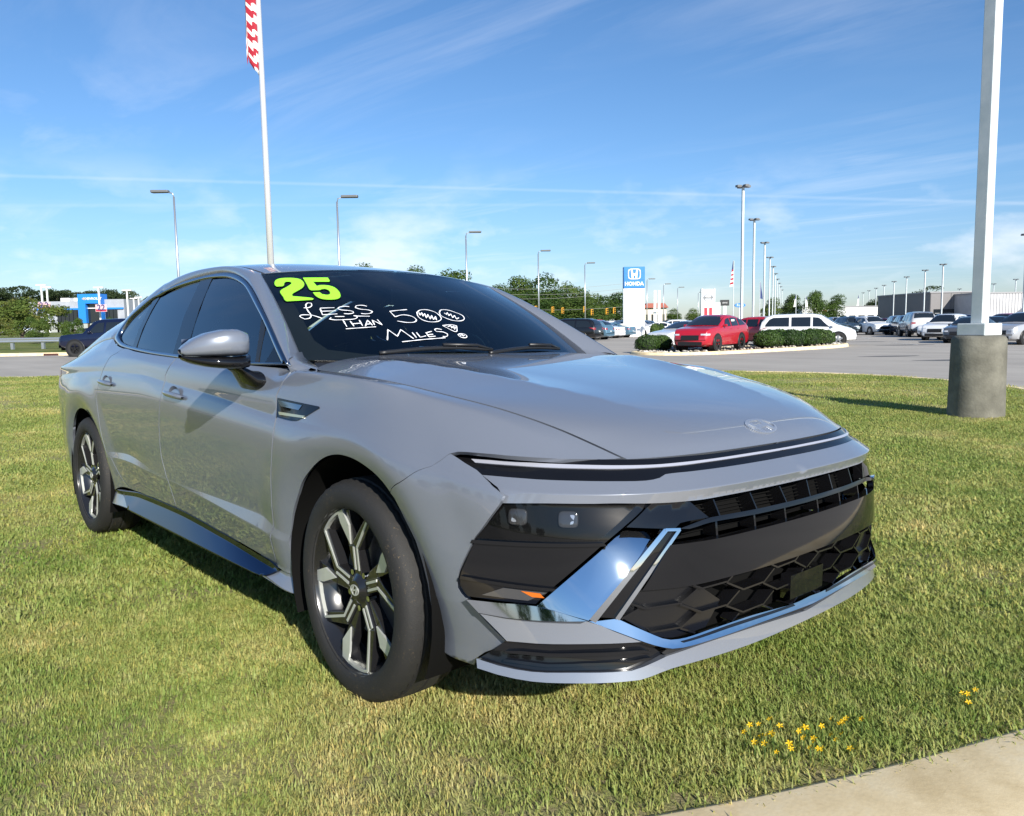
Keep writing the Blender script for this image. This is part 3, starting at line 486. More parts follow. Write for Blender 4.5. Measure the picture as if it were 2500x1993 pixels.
LIME = mat('lime_vinyl', (.33, .95, .04), .45)
LIMED = mat('vinyl_edge', (.005, .02, .005), .5)
CHALK = mat('white_marker', (.85, .86, .88), .6, emit=None)
PAPER = mat('paper', (.75, .77, .74), .7)
# ---------------------------------------------------------------- wheel
def make_wheel(parent, loc, side, steer=0):
    """side -1: outer face looks to -y"""
    w = empty('wheel', loc, steer, parent=parent)
    o = side
    prof = [(.244,.098),(.252,.107),(.268,.112),(.292,.112),(.312,.104),(.323,.092),(.3285,.076),(.330,.060),(.3245,.058),(.3245,.052),(.331,.050),(.3325,.004),(.327,.002),(.327,-.004),(.3325,-.006),(.331,-.050),(.3245,-.052),(.3245,-.058),(.330,-.060),(.3285,-.076),(.323,-.092),(.312,-.104),(.292,-.112),(.268,-.112),(.252,-.107),(.244,-.098)]
    n = 96; V = []; m = len(prof)
    for i in range(n):
        a = 2*math.pi*i/n; ca, sa = math.cos(a), math.sin(a)
        for j, (r, h) in enumerate(prof):
            rr = r
            if (j in (5, 6, 7) or j in (m-6, m-7, m-8)) and i % 2: rr -= .006
            V.append((rr*ca, h*o, rr*sa))
    F = []
    for i in range(n):
        for j in range(m-1):
            q = (i*m + j, ((i+1) % n)*m + j, ((i+1) % n)*m + j + 1, i*m + j + 1); F.append(q if o < 0 else q[::-1])
    t = obj('tyre', V, F, TYRE, w, True); sharp(t, 40)
    s = MB(); s.lathe([(.248,.104*o),(.245,.090*o),(.228,.070*o),(.208,.030*o),(.200,-.09*o),(.204,-.1*o)], 64, 'y'); rim = s.build('rim', RIMB, w, True, auto=40)
    s = MB(); s.lathe([(.0,.02*o),(.165,.02*o),(.165,.006*o),(.05,.006*o)], 48, 'y'); s.build('brake_disc', ALU, w, True, auto=30)
    s = MB(); s.prism([(.06+.0,.05),(.155,.03),(.155,-.10),(.09,-.12)], .0, .03, 1); c = s.build('brake_caliper', DARK, w)
    if o < 0: c.location = (0, -.045, 0)
    def pol(r, a): return (r*math.cos(R(a)), r*math.sin(R(a)))
    def strip(pts, wd, y0, y1, mb):
        """flat bar following 2-D pts, from depth y0 (inner) to y1 (outer)"""
        P = [np.array(p) for p in pts]; Lf = []; Rt = []
        for i in range(len(P)):
            d = P[min(i+1, len(P)-1)] - P[max(i-1, 0)]; d = d/np.linalg.norm(d); nn = np.array([-d[1], d[0]])
            ww = wd[i] if hasattr(wd, '__len__') else wd
            Lf.append(P[i] + nn*ww/2); Rt.append(P[i] - nn*ww/2)
        for i in range(len(P)-1):
            y0i = y0[i] if hasattr(y0, '__len__') else y0; y0j = y0[i+1] if hasattr(y0, '__len__') else y0
            y1i = y1[i] if hasattr(y1, '__len__') else y1; y1j = y1[i+1] if hasattr(y1, '__len__') else y1
            q = [Lf[i], Rt[i], Rt[i+1], Lf[i+1]]; yi = [y0i, y0i, y0j, y0j]; yo = [y1i, y1i, y1j, y1j]
            v = [(q[k][0], yi[k], q[k][1]) for k in range(4)] + [(q[k][0], yo[k], q[k][1]) for k in range(4)]
            mb.add(v, [(0,1,2,3),(7,6,5,4),(0,4,5,1),(1,5,6,2),(2,6,7,3),(3,7,4,0)])
    RR = .241; yo = .088*o; yh = .074*o
    base = 92 if o < 0 else 88
    for k in range(5):
        sg = -1 if o < 0 else 1
        a0 = base + 72*k; A = lambda d: a0 + sg*d*1.0
        el = pol(.53*RR, A(0)); tip = pol(.985*RR, A(22)); hub = pol(.10*RR, A(0))
        # dark cast spokes
        mb = MB(); strip([hub, el, tip], [.040, .042, .030], [.03*o, .045*o, .055*o], [yh-.002*o, yh+.006*o, yo-.004*o], mb)
        strip([pol(.12*RR, A(48)), pol(.55*RR, A(57)), pol(.99*RR, A(60))], [.030, .036, .046], [.03*o, .04*o, .05*o], [yh-.006*o, yh, yo-.005*o], mb)
        sp = mb.build('spoke', RIMB, w, bevel=.002)
        # machined edges
        mb = MB()
        n1 = np.array(el) - np.array(hub); n1 = n1/np.linalg.norm(n1); nn = np.array([-n1[1], n1[0]])*.0105
        y1 = [yh + .002*o, yh + .008*o, yo]; y0_ = [yh - .012*o, yh - .004*o, yo - .014*o]
        sa_ = pol(.24*RR, A(0))
        strip([np.array(sa_) - nn, np.array(el) - nn*sg*-1*0 - nn, ], .0075, yh - .006*o, [yh + .003*o, yh + .008*o], mb)
        strip([np.array(sa_) + nn, np.array(el) + nn, ], .0075, yh - .006*o, [yh + .003*o, yh + .008*o], mb)
        e2 = np.array(el) + (nn if sg < 0 else nn)*(-1 if sg < 0 else -1)
        strip([e2, tip], .008, [yh - .004*o, yo - .012*o], [yh + .008*o, yo], mb)
        strip([pol(.985*RR, A(x)) for x in (22, 28, 34, 40, 46, 52, 58)], .008, yo - .012*o, yo, mb)
        B = [pol(1.0*RR, A(58)), pol(.80*RR, A(64)), pol(.56*RR, A(58)), pol(.85*RR, A(50)), pol(1.0*RR, A(50))]
        ys = [yo, yo - .003*o, yh + .004*o, yo - .003*o, yo]
        v = [(p[0], y - .006*o, p[1]) for p, y in zip(B, ys)] + [(p[0], y + .001*o, p[1]) for p, y in zip(B, ys)]
        mb.add(v, [(0,1,2,3,4), (9,8,7,6,5)] + [(i, (i+1) % 5, 5 + (i+1) % 5, 5+i) for i in range(5)])
        mb.build('machined_edge', RIMS, sp)
        s = MB(); q = pol(.057, A(36)); s.lathe([(.0,.075*o),(.009,.075*o),(.0095,.05*o)], 8, 'y', (q[0], 0, q[1])); s.build('wheel_nut', CHR, w)
    s = MB(); s.lathe([(.0,.088*o),(.028,.087*o),(.034,.082*o),(.052,.070*o),(.055,.03*o)], 32, 'y'); hb = s.build('hub_cap', RIMB, w, True, auto=30)
    # emblem on the cap
    mb = MB(); ring_ = [(.022*math.cos(t), .015*math.sin(t)) for t in np.linspace(0, 2*math.pi, 25)]
    strip(ring_, .003, .084*o, .0895*o, mb); emblem_h(mb, strip, .022, .015, .084*o, .0895*o, .0045, 1 if o < 0 else -1)
    mb.build('emblem', RIMS, hb)
    return w
def emblem_h(mb, strip, a, b, y0, y1, wd, s=1):
    strip([(-.62*a*s, -.75*b), (-.30*a*s, .85*b)], wd, y0, y1, mb); strip([(.30*a*s, -.85*b), (.62*a*s, .75*b)], wd, y0, y1, mb); strip([(-.5*a*s, -.22*b), (.5*a*s, .22*b)], wd*.9, y0, y1, mb)

# ---------------------------------------------------------------- the grey sedan (all parts in the car's own frame)
def side_v(x, z):
    x = np.atleast_1d(np.asarray(x, float)); z = np.atleast_1d(np.asarray(z, float)); vv = np.linspace(-.5, 12, 400); r = []
    for a, b in zip(x, z): r.append(float(np.interp(b, np.maximum.accumulate(SIDE(np.full(400, a), vv)[:, 2]), vv)))
    return r
def arc(cx, cz, r, a0, a1, n=14):
    an = np.radians(np.linspace(a0, a1, n)); x = cx + r*np.cos(an); z = cz + r*np.sin(an); return list(zip([float(t) for t in x], side_v(x, z)))
CAR = empty('sedan', (0, 0, 0), 0, 'grey sedan with lime 25 on its windscreen, parked on the lawn in front', 'car')
CAR.rotation_euler = (-.025618, -.009785, .000125)
def build_sedan():
    D = DATA; c = CAR
    cutf = D['cutf'][:-1] + [[-.414, 11.2], [-.410, 12.05]]
    cutf[0] = [-.528, 3.05]; cutf[1] = [-.515, 3.6]
    archtop = [p for p in D['fender'] if False]
    AF = [(.2329,6.67),(.1985,6.827),(.1288,7.0275),(.0541,7.155),(-.0267,7.13),(-.1097,6.895),(-.2091,6.556),(-.2824,6.237),(-.3444,5.725),(-.374,5.35),(-.398,4.8),(-.4095,3.6),(-.410,3.0)]
    g = .004
    lb = [p for p in D['fender'][16:23]]
    fend = [(-.410 + g, 12.02), (-.385, 12.02), (-.365, 11.96)] + [(x, 11.93) for x in (-.30,-.2,-.1,0,.1,.2,.3,.4,.5,.6,.68,.74,.758)] + lb + [(.429,9.63),(.3763,8.455),(.3097,7.26)] + AF + [(-.410,2.6),(-.45,2.6),(-.52,2.75)] + [(p[0] + g, p[1]) for p in cutf[:-1]]
    panel('fender', SIDE, fend, PAINT, c, mirror='copy')
    cutr = [(-1.507,3.05),(-1.522,4.2)] + [tuple(p) for p in D['cutr'][1:]]; cutr[-1] = (-1.442, 12.02)
    fd = [(p[0] - g, p[1]) for p in cutf] + [(-.6,12.02),(-.9,12.02),(-1.2,12.02)] + [(p[0] + g, p[1]) for p in cutr[::-1]] + [(-1.3,3.05),(-1.0,3.05),(-.75,3.05)]
    doors = panel('front_door', SIDE, fd, PAINT, c, mirror='copy')
    cutq = [(-2.02,3.05),(-2.23,3.3),(-2.335,3.9),(-2.415,4.9),(-2.450,5.7),(-2.466,6.2),(-2.482,6.6),(-2.492,6.9),(-2.477,7.30),(-2.449,8.0),(-2.438,9.0),(-2.425,9.7),(-2.373,10.8),(-2.28,11.43),(-2.2226,12.02)]
    rd = [(p[0] - g, p[1]) for p in cutr] + [(-1.7,12.02),(-2.0,12.02)] + [(p[0] + g, p[1]) for p in cutq[::-1]] + [(-1.8,3.05)]
    rdoors = panel('rear_door', SIDE, rd, PAINT, c, mirror='copy')
    qp = [(p[0] - g, p[1]) for p in cutq] + [(-2.5,12),(-2.8,12),(-3.2,12),(-3.5,12),(-3.7,12),(-3.84,11.9),(-3.86,10.1),(-3.45,10.05),(-3.40,8.6),(-3.42,7.0),(-3.33,6.3)] + arc(-2.84,.335,.37,140,-8,18) + [(-2.40,2.98)]
    panel('quarter_panel', SIDE, qp, PAINT, c, mirror='copy')
    tl = [(-3.45,10.0),(-3.85,10.0),(-3.88,8.6),(-3.41,8.6)]; panel('tail_lamp', SIDE, tl, mat('tail_lamp', (.03,.006,.007), .08, 0, .8), c, mirror='copy', off=.001)
    rows = []
    for v in np.linspace(-.2, 9.95, 30):
        xs = np.r_[np.linspace(-3.33, -3.9, 14)]; P = SIDE(xs, np.full(len(xs), v)); e = P[-1]
        ph = np.linspace(0, math.pi/2, 14)[1:]; cap = np.array([(e[0] - .09*math.sin(a)**.8, e[1]*math.cos(a)**.9 if a < 1.57 else 0, e[2]) for a in ph]); rows.append(np.r_[P, cap])
    ra = [(-2.84 + .37*math.cos(a), .335 + .37*math.sin(a)) for a in np.radians(np.linspace(140, 186, 8))]
    rb = [(-3.40,8.6),(-3.42,7.0),(-3.33,6.3)] + arc(-2.84,.335,.37,140,190,8) + [(-3.22,.5),(-3.6,.5),(-3.92,.6),(-3.92,8.55),(-3.88,8.55)]
    panel('rear_bumper_side', SIDE, rb, PAINT, c, mirror='copy')
    loft('rear_bumper', [r_[13:] for r_ in rows], PAINT, c, mirror='join')
    sk = [(-2.42,2.96),(-2.1,2.96),(-1.5,2.96),(-1.0,2.96),(-.62,2.96),(-.50,2.5),(-.60,1.0),(-.9,.4),(-1.5,.4),(-2.0,.4),(-2.12,1.0)]
    panel('side_skirt', SIDE, sk, SKIRT, c, mirror='copy', off=.002)
    panel('sill', SIDE, [(-2.46,3.0),(-.39,3.0),(-.385,.2),(-.6,-.3),(-2.2,-.3),(-2.46,.3)], PAINT, c, mirror='copy', off=-.006)
    # ---- front bumper
    bs = [(.2329,6.655),(.251,6.5887),(.2832,6.3036),(.312,6.0521),(.3274,5.88),(.342,5.125),(.346,4.4),(.3441,3.77),(.338,2.4),(.3284,1.10),(.36,.98),(.41,.95),(.46,.95),(.495,1.0)] + [tuple(p) for p in D['bumpside'][12:28]] + [(.435,9.655),(.4289,9.59),(.3763,8.415),(.3097,7.225)]
    panel('bumper_side', SIDE, bs, PAINT, c, mirror='copy')
    J = dict(mirror='join', clip=0)
    panel('bumper_band', FRONT, D['band'], PAINT, c, **J)
    lbp = panel('light_bar', FRONT, D['lightbar'], BLK, c, off=-.001, **J)
    panel('led_strip', FRONT, D['led'], LED, lbp, off=.0025, thick=.003, **J)
    panel('lower_bumper', FRONT, D['lowbody'], PAINT, c, mirror='copy')
    panel('front_lip', FRONT, D['lip'], PAINT, c, thick=.05, **J)
    panel('lip_seal', FRONT, D['dark'], BLKM, c, off=-.010, **J)
    panel('lower_intake', FRONT, D['intake'], BLK, c, off=-.022, mirror='copy', thick=.03)
    for k, (a, b) in enumerate(((.33, .42), (.62, .72))):      # ribs in the lower intake
        iq = np.array(D['intake']); tt = np.linspace(-.975, -.69, 14); lo = np.interp(tt, [-1,-.96,-.91,-.845,-.77,-.73,-.676], [1.44,1.36,1.31,1.385,1.41,1.425,1.62]); hi = np.interp(tt, [-.995,-.9727,-.9277,-.8466,-.7682,-.72,-.657], [1.46,2.0,2.03,2.08,2.10,2.1,1.79])
        rib = [(t, l + (h - l)*a) for t, l, h in zip(tt, lo, hi)] + [(t, l + (h - l)*b) for t, l, h in zip(tt[::-1], lo[::-1], hi[::-1])]
        panel('intake_rib', FRONT, rib, BLK, c, off=-.008, mirror='copy', resample=False)
    # ---- head lamps
    for hm in panel('lamp_housing', FRONT, D['lamp'], BLK, c, off=-.012, mirror='copy', thick=.05): pass
    ln = panel('lamp_lens', FRONT, D['lens'], LGL, c, off=-.003, mirror='copy', thick=.004)
    hb = np.array(D['lens']); 
    panel('lamp_reflector', FRONT, D['lens'], mat('lamp_grey', (.022,.022,.024), .35), c, off=-.0085, mirror='copy', thick=.004)
    for (t0, v0) in ((-.955, 4.62), (-.872, 4.62)):
        for sgn in (1, -1):
            P, n = surf_normal(FRONT, np.array([t0]), np.array([v0])); P = P[0]; n = n[0]
            up = np.array([0, 0, 1]); s_ = np.cross(up, n); s_ /= np.linalg.norm(s_); u_ = np.cross(n, s_)
            mb = MB(); rings = []
            for (w_, d_) in ((1, -.008), (1, -.0055), (.9, -.004), (.55, -.0034), (.0, -.0033)):
                rings.append([P + n*d_ + (s_*.024*math.copysign(abs(math.cos(a))**.5, math.cos(a)) + u_*.020*math.copysign(abs(math.sin(a))**.5, math.sin(a)))*w_ for a in np.linspace(0, 2*math.pi, 25)[:-1]])
            rings = [[p*[1, sgn, 1] for p in r_] for r_ in rings]
            loft('projector', rings, CLEAR, ln[0 if sgn == 1 else 1], closed=True, flip=(sgn < 0))
    panel('lamp_shelf', FRONT, [(-1.012,3.90),(-.92,3.95),(-.805,4.0),(-.795,3.93),(-.92,3.87),(-1.014,3.82)], BLK, c, off=-.002, mirror='copy', thick=.02)
    panel('lamp_vane', FRONT, [(-1.025,3.16),(-.95,3.12),(-.885,3.10),(-.892,3.05),(-.95,3.06),(-1.026,3.10)], BLK, c, off=-.003, mirror='copy', thick=.02)
    panel('marker_lens', FRONT, [(-1.0,2.83),(-.935,2.82),(-.905,3.0),(-.97,3.02)], mat('smoked_lens', (.05,.05,.052), .15, 0, 1), c, off=-.009, mirror='copy', thick=.003)
    panel('amber_reflector', FRONT, [(-.945,3.0),(-.928,2.90),(-.909,2.90),(-.915,2.98)], AMBER, c, off=-.0075, mirror='copy', thick=.003)
    # ---- bright trim
    panel('chrome_plate', PLATE, D['plate'], CHR, c, off=.001, mirror='copy', resample=False, thick=.05)
    panel('chrome_wedge', PLATE, D['wedge'], CHR, c, off=.002, mirror='copy', thick=.02)
    panel('frame_insert', FRONT, D['barblack'], BLK, c, off=-.002, mirror='copy', resample=False)
    fr = [np.array(q) for q in ((-.655,4.27),(-.6125,4.235),(-.775,2.59),(-.826,2.54))]
    def rib_(a, b, w_, name='chrome_bar'):
        a = np.array(a); b = np.array(b); d = b - a; F2 = lambda q: np.array(FLAT[FRONT](q[0], q[1])); fd_ = F2(b) - F2(a); L_ = np.linalg.norm(fd_); nn = np.array([-fd_[1], fd_[0]])/L_
        du = .9; dv = (np.interp(3.5, _VF, _MF) - np.interp(2.5, _VF, _MF))
        o_ = np.array([nn[0]/du, nn[1]/dv])*w_/2
        panel(name, FRONT, [a + o_, b + o_, b - o_, a - o_], CHR, c, off=.008, mirror='copy', resample=False, thick=.018)
    rib_((-.6545,4.27), (-.827,2.555), .013); rib_((-.6145,4.235), (-.777,2.585), .009); rib_((-.657,4.265), (-.612,4.232), .010)
    panel('chrome_blade', BLADE, D['blade'], CHR, c, off=.010, thick=.03, **J)
    panel('blade_slot', BLADE, D['slot'], BLK, c, off=.0115, thick=.003, mirror='copy')
    # ---- grille
    panel('grille_facet', FRONT, D['blackfacet'], BLK, c, off=-.003, mirror='copy', thick=.03)
    panel('grille_back', FRONT, [(-.70,5.0),(-.55,5.0),(-.3,5.0),(.02,5.0),(.02,3.85),(-.3,3.85),(-.64,3.85)], VOID, c, off=-.07, thick=.002, **J)
    gb = [(-.615,4.25),(-.55,4.37),(-.497,4.44),(-.279,4.42),(.02,4.40),(.02,4.25),(-.285,4.275),(-.50,4.305),(-.58,4.22)]
    panel('grille_bar', FRONT, gb, BLK, c, off=.004, thick=.06, **J)
    for t0 in (-.43,-.25,-.08):
        panel('grille_vane', FRONT, [(t0,4.38),(t0-.012,4.95),(t0-.006,4.95),(t0+.006,4.38)], BLK, c, off=-.02, mirror='copy', thick=.045, resample=False)
        panel('grille_vane', FRONT, [(t0-.03,3.88),(t0-.03,4.3),(t0-.022,4.3),(t0-.022,3.88)], BLK, c, off=-.015, mirror='copy', thick=.045, resample=False)
    for v0 in (4.55, 4.66, 4.77, 4.88, 4.02, 4.14):
        panel('radiator_slat', FRONT, [(-.56,v0),(.02,v0),(.02,v0-.03),(-.56,v0-.03)], VOID, c, off=-.05, thick=.012, resample=False, **J)
    pn = [(-.640,3.885),(-.505,3.875),(-.29,3.88),(.02,3.875),(.02,3.07),(-.22,3.07),(-.4275,3.075),(-.5746,3.065),(-.7165,3.085)]
    panel('grille_panel', FRONT, pn, BLK, c, off=.002, thick=.03, **J)
    panel('lower_grille_back', FRONT, [(-.74,3.1),(-.4,3.1),(.02,3.1),(.02,1.95),(-.5,1.95),(-.65,1.95),(-.79,2.5)], VOID, c, off=-.06, thick=.002, **J)
    # honeycomb bars of the lower grille
    cw, ch = .235, .46
    lg = np.array([(-.716,3.07),(-.5746,3.055),(-.4275,3.06),(.0,3.06),(.0,2.06),(-.0946,2.04),(-.3363,2.14),(-.5048,2.12),(-.6464,2.08),(-.7173,2.32),(-.776,2.6)])
    du_, dv_ = .9, np.interp(3, _VF, _MF) - np.interp(2, _VF, _MF)
    def bar(a, b, w_=.0045):
        a = np.array(a, float); b = np.array(b, float)
        ts = np.linspace(0, 1, 25); inside = inpoly(np.array([a + (b - a)*t for t in ts]), lg)
        if not inside.any(): return
        t0, t1 = ts[inside].min(), ts[inside].max()
        if t1 - t0 < .1: return
        a, b = a + (b - a)*t0, a + (b - a)*t1
        f = np.array([(b[0]-a[0])*du_, (b[1]-a[1])*dv_]); n = np.array([-f[1], f[0]])/np.linalg.norm(f)*w_/2; o_ = np.array([n[0]/du_, n[1]/dv_])
        panel('grille_mesh_bar', FRONT, [a + o_, b + o_, b - o_, a - o_], MESHB, c, off=-.004, mirror='copy', resample=False, thick=.04, res=.06)
    for i in range(-5, 2):
        for j in range(4):
            cx = i*cw*.75 + .04 - (.0); cy = 2.28 + ch*j + (ch/2 if i % 2 else 0) - .25
            # hexagon with pointed ends: lower-left, bottom, right rising edge
            bar((cx - cw*.5, cy), (cx - cw*.17, cy - ch/2)); bar((cx - cw*.17, cy - ch/2), (cx + cw*.25, cy - ch/2 + .02)); bar((cx + cw*.25, cy - ch/2), (cx + cw*.5, cy))
    panel('blanking_insert', FRONT, [(-.776,2.60),(-.72,3.06),(-.56,3.05),(-.44,2.6),(-.50,2.12),(-.646,2.075)], MESHB, c, off=-.018, mirror='copy', thick=.01)
    panel('radar_cover', FRONT, [(-.105,2.68),(.02,2.68),(.02,2.16),(-.105,2.16)], BLK, c, off=.0, thick=.03, resample=False, **J)
    # ---- bonnet
    hp = [(.004,-.992),(.03,-.992)] + [(s, -.992) for s in np.linspace(.08,.94,14)] + [(.965,-.985),(.985,-.955),(.993,-.90),(1.0,-.7),(1.0,-.5),(1.0,-.3),(1.0,0)] + [(.004,0),(.004,-.2),(.004,-.4),(.004,-.6),(.004,-.8)]
    hood = panel('hood', HOOD, hp, PAINT, c, mirror='join', thick=.02, res=.022)
    panel('hood_gap', HOOD, [(0,-1.0)] + [(s, -1.004) for s in np.linspace(.0,1.0,14)] + [(1.0,-.96)] + [(s, -.985) for s in np.linspace(.95,.0,14)], VOID, c, off=-.016, mirror='copy', thick=.002)
    # emblem: oval ring and slanted H pressed into the bonnet
    def on_hood(px, py):          # metres on the bonnet around the badge centre -> 3-D
        P0, n0 = surf_normal(HOOD, np.array([.0767]), np.array([0.])); a = HOOD([.0867],[0.])[0] - HOOD([.0667],[0.])[0]; k = .02/np.linalg.norm(a)
        return HOOD([.0767 + py*k], [px/.57])[0] , surf_normal(HOOD, np.array([.0767 + py*k]), np.array([px/.57]))[1][0]
    mb = MB()
    def hstrip(pts, wd):
        P = [np.array(p, float) for p in pts]
        for i in range(len(P)-1):
            d = P[i+1] - P[i]; d /= np.linalg.norm(d); nn = np.array([-d[1], d[0]])
            wa = wd[i] if hasattr(wd, '__len__') else wd; wb = wd[i+1] if hasattr(wd, '__len__') else wd
            q = [P[i] + nn*wa/2, P[i] - nn*wa/2, P[i+1] - nn*wb/2, P[i+1] + nn*wb/2]; lo = []; hi = []
            for u in q:
                p3, n3 = on_hood(*u); lo.append(p3 - n3*.002); hi.append(p3 + n3*.0035)
            mb.add(lo + hi, [(0,1,2,3),(7,6,5,4),(0,4,5,1),(1,5,6,2),(2,6,7,3),(3,7,4,0)])
    hstrip([(-.062*math.cos(t), .0315*math.sin(t)) for t in np.linspace(0, 2*math.pi, 41)], .009)
    hstrip([(.043,-.020),(.030,.0),(.022,.0275)], [.018,.017,.014]); hstrip([(-.022,-.0275),(-.030,0),(-.043,.020)], [.014,.017,.018]); hstrip([(.030,.004),(0,0),(-.030,-.004)], [.016,.012,.016])
    mb.build('badge', mat('badge_silver', (.50,.53,.58), .30, .75), hood, bevel=.0008)
    # ---- glasshouse
    def gz(p): return [(a, b) for a, b in p]
    outer = smooth_poly(GLASS, D['dlo']); inner = smooth_poly(GLASS, D['dloin'])
    def resamp(q, n, start):
        F = np.stack([q[:, 0], q[:, 1]], 1); i0 = int(np.argmin(np.hypot(*(F - np.array(start)).T))); F = np.roll(F, -i0, 0); F = np.r_[F, F[:1]]
        L_ = np.r_[0, np.cumsum(np.hypot(*np.diff(F, axis=0).T))]; t = np.linspace(0, L_[-1], n, endpoint=False); return np.c_[np.interp(t, L_, F[:, 0]), np.interp(t, L_, F[:, 1])]
    def split(q, n, a, b):
        """two chains a->b (over the top) and b->a (belt), n samples each"""
        ia = int(np.argmin(np.hypot(*(q - np.array(a)).T))); q = np.roll(q, -ia, 0); ib = int(np.argmin(np.hypot(*(q - np.array(b)).T)))
        r_ = []
        for ch in (q[:ib+1], np.r_[q[ib:], q[:1]]):
            L_ = np.r_[0, np.cumsum(np.hypot(*np.diff(ch, axis=0).T))]; t = np.linspace(0, L_[-1], n); r_.append(np.c_[np.interp(t, L_, ch[:, 0]), np.interp(t, L_, ch[:, 1])])
        return np.r_[r_[0][:-1], r_[1][:-1]]
    O_ = split(outer, 90, (-.448,.984), (-2.55,1.10)); I_ = split(inner, 90, (-.493,.9884), (-2.4956,1.11))
    rows = []
    for q, of in ((O_, -.010), (O_, .004), (.85*O_ + .15*I_, .008), (.15*O_ + .85*I_, .008), (I_, .004), (I_, -.012)):
        P, n = surf_normal(GLASS, q[:, 0], q[:, 1]); rows.append(P + n*of)
    loft('window_trim', rows, CHRD, c, mirror='copy', closed=True)
    for nm, po in (('front_window', 'gfront'), ('front_quarter_glass', 'gtri'), ('rear_window', 'grear'), ('rear_quarter_glass', 'gquar')):
        panel(nm, GLASS, D[po], SGF if po in ('gfront', 'gtri') else SGL, c, off=-.004, mirror='copy', thick=.004)
    G = dict(mirror='copy', thick=.006)
    panel('b_pillar', GLASS, [(-1.7061,1.352),(-1.5694,1.352),(-1.48,1.21),(-1.3958,1.064),(-1.345,1.0),(-1.5269,1.008),(-1.62,1.18)], BLK, c, off=-.001, resample=False, **G)
    panel('c_pillar_trim', GLASS, [(-2.2477,1.288),(-2.165,1.292),(-2.1558,1.226),(-2.125,1.13),(-2.0808,1.038),(-2.1438,1.042),(-2.1912,1.131)], BLK, c, off=-.001, resample=False, **G)
    panel('window_divider', GLASS, [(-.800,1.146),(-.742,1.126),(-.6728,.986),(-.6974,.986)], BLKM, c, off=-.001, resample=False, **G)
    panel('corner_trim', GLASS, [(-.600,1.045),(-.497,.985),(-.625,.986)], BLK, c, off=-.001, resample=False, **G)
    # pillar and roof rail between the side trim and the windscreen / roof edge
    n = 110; top = O_[:89]
    ax = np.r_[top[:, 0], np.linspace(-2.58, -3.86, 30)]; PA = np.r_[GLASS(top[:, 0], top[:, 1]), SIDE(np.linspace(-2.58, -3.86, 30), np.full(30, 12.0))]
    wl = WIND(np.full(40, -1.012), np.linspace(.02, .995, 40)); re_ = ROOF(np.linspace(0.004, .985, 160), np.full(160, -1.0)); PB_all = np.r_[wl, re_]
    bx = np.interp(-PA[:, 0], [.448, .60, 1.04, 1.5, 2.0, 2.55, 3.2, 3.86], [.56, .72, 1.09, 1.48, 2.0, 2.72, 3.2, 3.82]); PB = np.stack([np.interp(bx, -PB_all[:, 0], PB_all[:, k]) for k in range(3)], 1)
    rows = []
    for w_ in np.linspace(0, 1, 11):
        e = .020 + .010*np.clip((-PA[:, 0] - 2.3)/.6, 0, 1); b_ = 4*w_*(1 - w_)*e*(1.25 - .5*w_); rows.append(PA*(1 - w_) + PB*w_ + np.stack([b_*0, -b_*.75, b_*.66], 1))
    rows = [rows[0] - [0, -.010, .012]] + rows + [rows[-1] - [0, -.004, .014]]
    loft('roof_rail', rows, PAINT, c, mirror='copy')
    for s_ in (1, -1):     # filler at the foot of the pillar
        pass
    cow = MB()
    q0 = np.array([GLASS([-.50],[1.005])[0], GLASS([-.448],[.982])[0] + [0,-.002,-.004], SIDE([-.415],[11.95])[0], SIDE([-.385],[11.97])[0], SIDE([-.372],[12.0])[0]]); q1 = np.array([WIND([-1.0],[.07])[0], WIND([-1.0],[.03])[0], WIND([-.985],[.005])[0] - [.0,0,.004], HOOD([.993],[-.945])[0] - [.004,0,.004], HOOD([.985],[-.97])[0] - [.004,0,.004]])
    loft('a_pillar_base', [q0 - [0,-.01,.02], q0, .5*(q0 + q1) + [0,-.004,.006], q1, q1 - [0,0,.02]], PAINT, c, mirror='copy')
    panel('roof', ROOF, [(0,-.985),(.1,-.985),(.2,-.985),(.33,-.985),(.5,-.985),(.5,0),(0.0,0),(.0,-.5)], PAINT, c, mirror='join', thick=.02, res=.05)
    panel('roof_ditch', ROOF, [(0,-1.0),(.2,-1),(.4,-1),(.5,-1),(.5,-.97),(.4,-.97),(.2,-.97),(0,-.97)], BLKM, c, off=-.008, mirror='copy', thick=.002)
    panel('rear_screen', ROOF, [(.5,-.97),(.6,-.96),(.7,-.95),(.82,-.93),(.82,0),(.5,0)], SGL, c, mirror='join', res=.06, off=-.002)
    panel('boot_lid', ROOF, [(.82,-1.0),(.9,-1.0),(1.0,-1.0),(1.0,0),(.82,0)], PAINT, c, mirror='join', res=.06)
    tr_ = ROOF(np.full(12, .995), np.linspace(-1, 0, 12)); lo_ = np.array([(-3.95 - .05*(1 - abs(t)**3), t*.66, .845) for t in np.linspace(-1, 0, 12)]); loft('boot_face', [tr_, .6*tr_ + .4*lo_ + [-.01, 0, 0], lo_], PAINT, c, mirror='join', flip=True)
    ws = [(-1.012,0.0),(-1.012,.2),(-1.012,.5),(-1.012,.8),(-1.012,.985),(-.99,1.0),(-.5,1.0),(0,1.0),(0,0.0),(-.5,0.0)]
    panel('windscreen', WIND, ws, WGL, c, mirror='join', thick=.004, res=.05)
    panel('windscreen_border', WIND, [(-1.012,0),(-1.012,.5),(-1.012,.99),(-.5,1.0),(0,1.0),(0,.965),(-.5,.962),(-.90,.955),(-.925,.93),(-.925,.5),(-.92,.18),(-.88,.10),(-.7,.06),(0,.055),(0,0)], BLKM, c, mirror='join', off=-.005, thick=.001, resample=False)
    panel('roof_header', ROOF, [(-.01,-1),(.012,-1),(.012,0),(-.01,0)], BLKM, c, off=-.012, mirror='join', thick=.004)
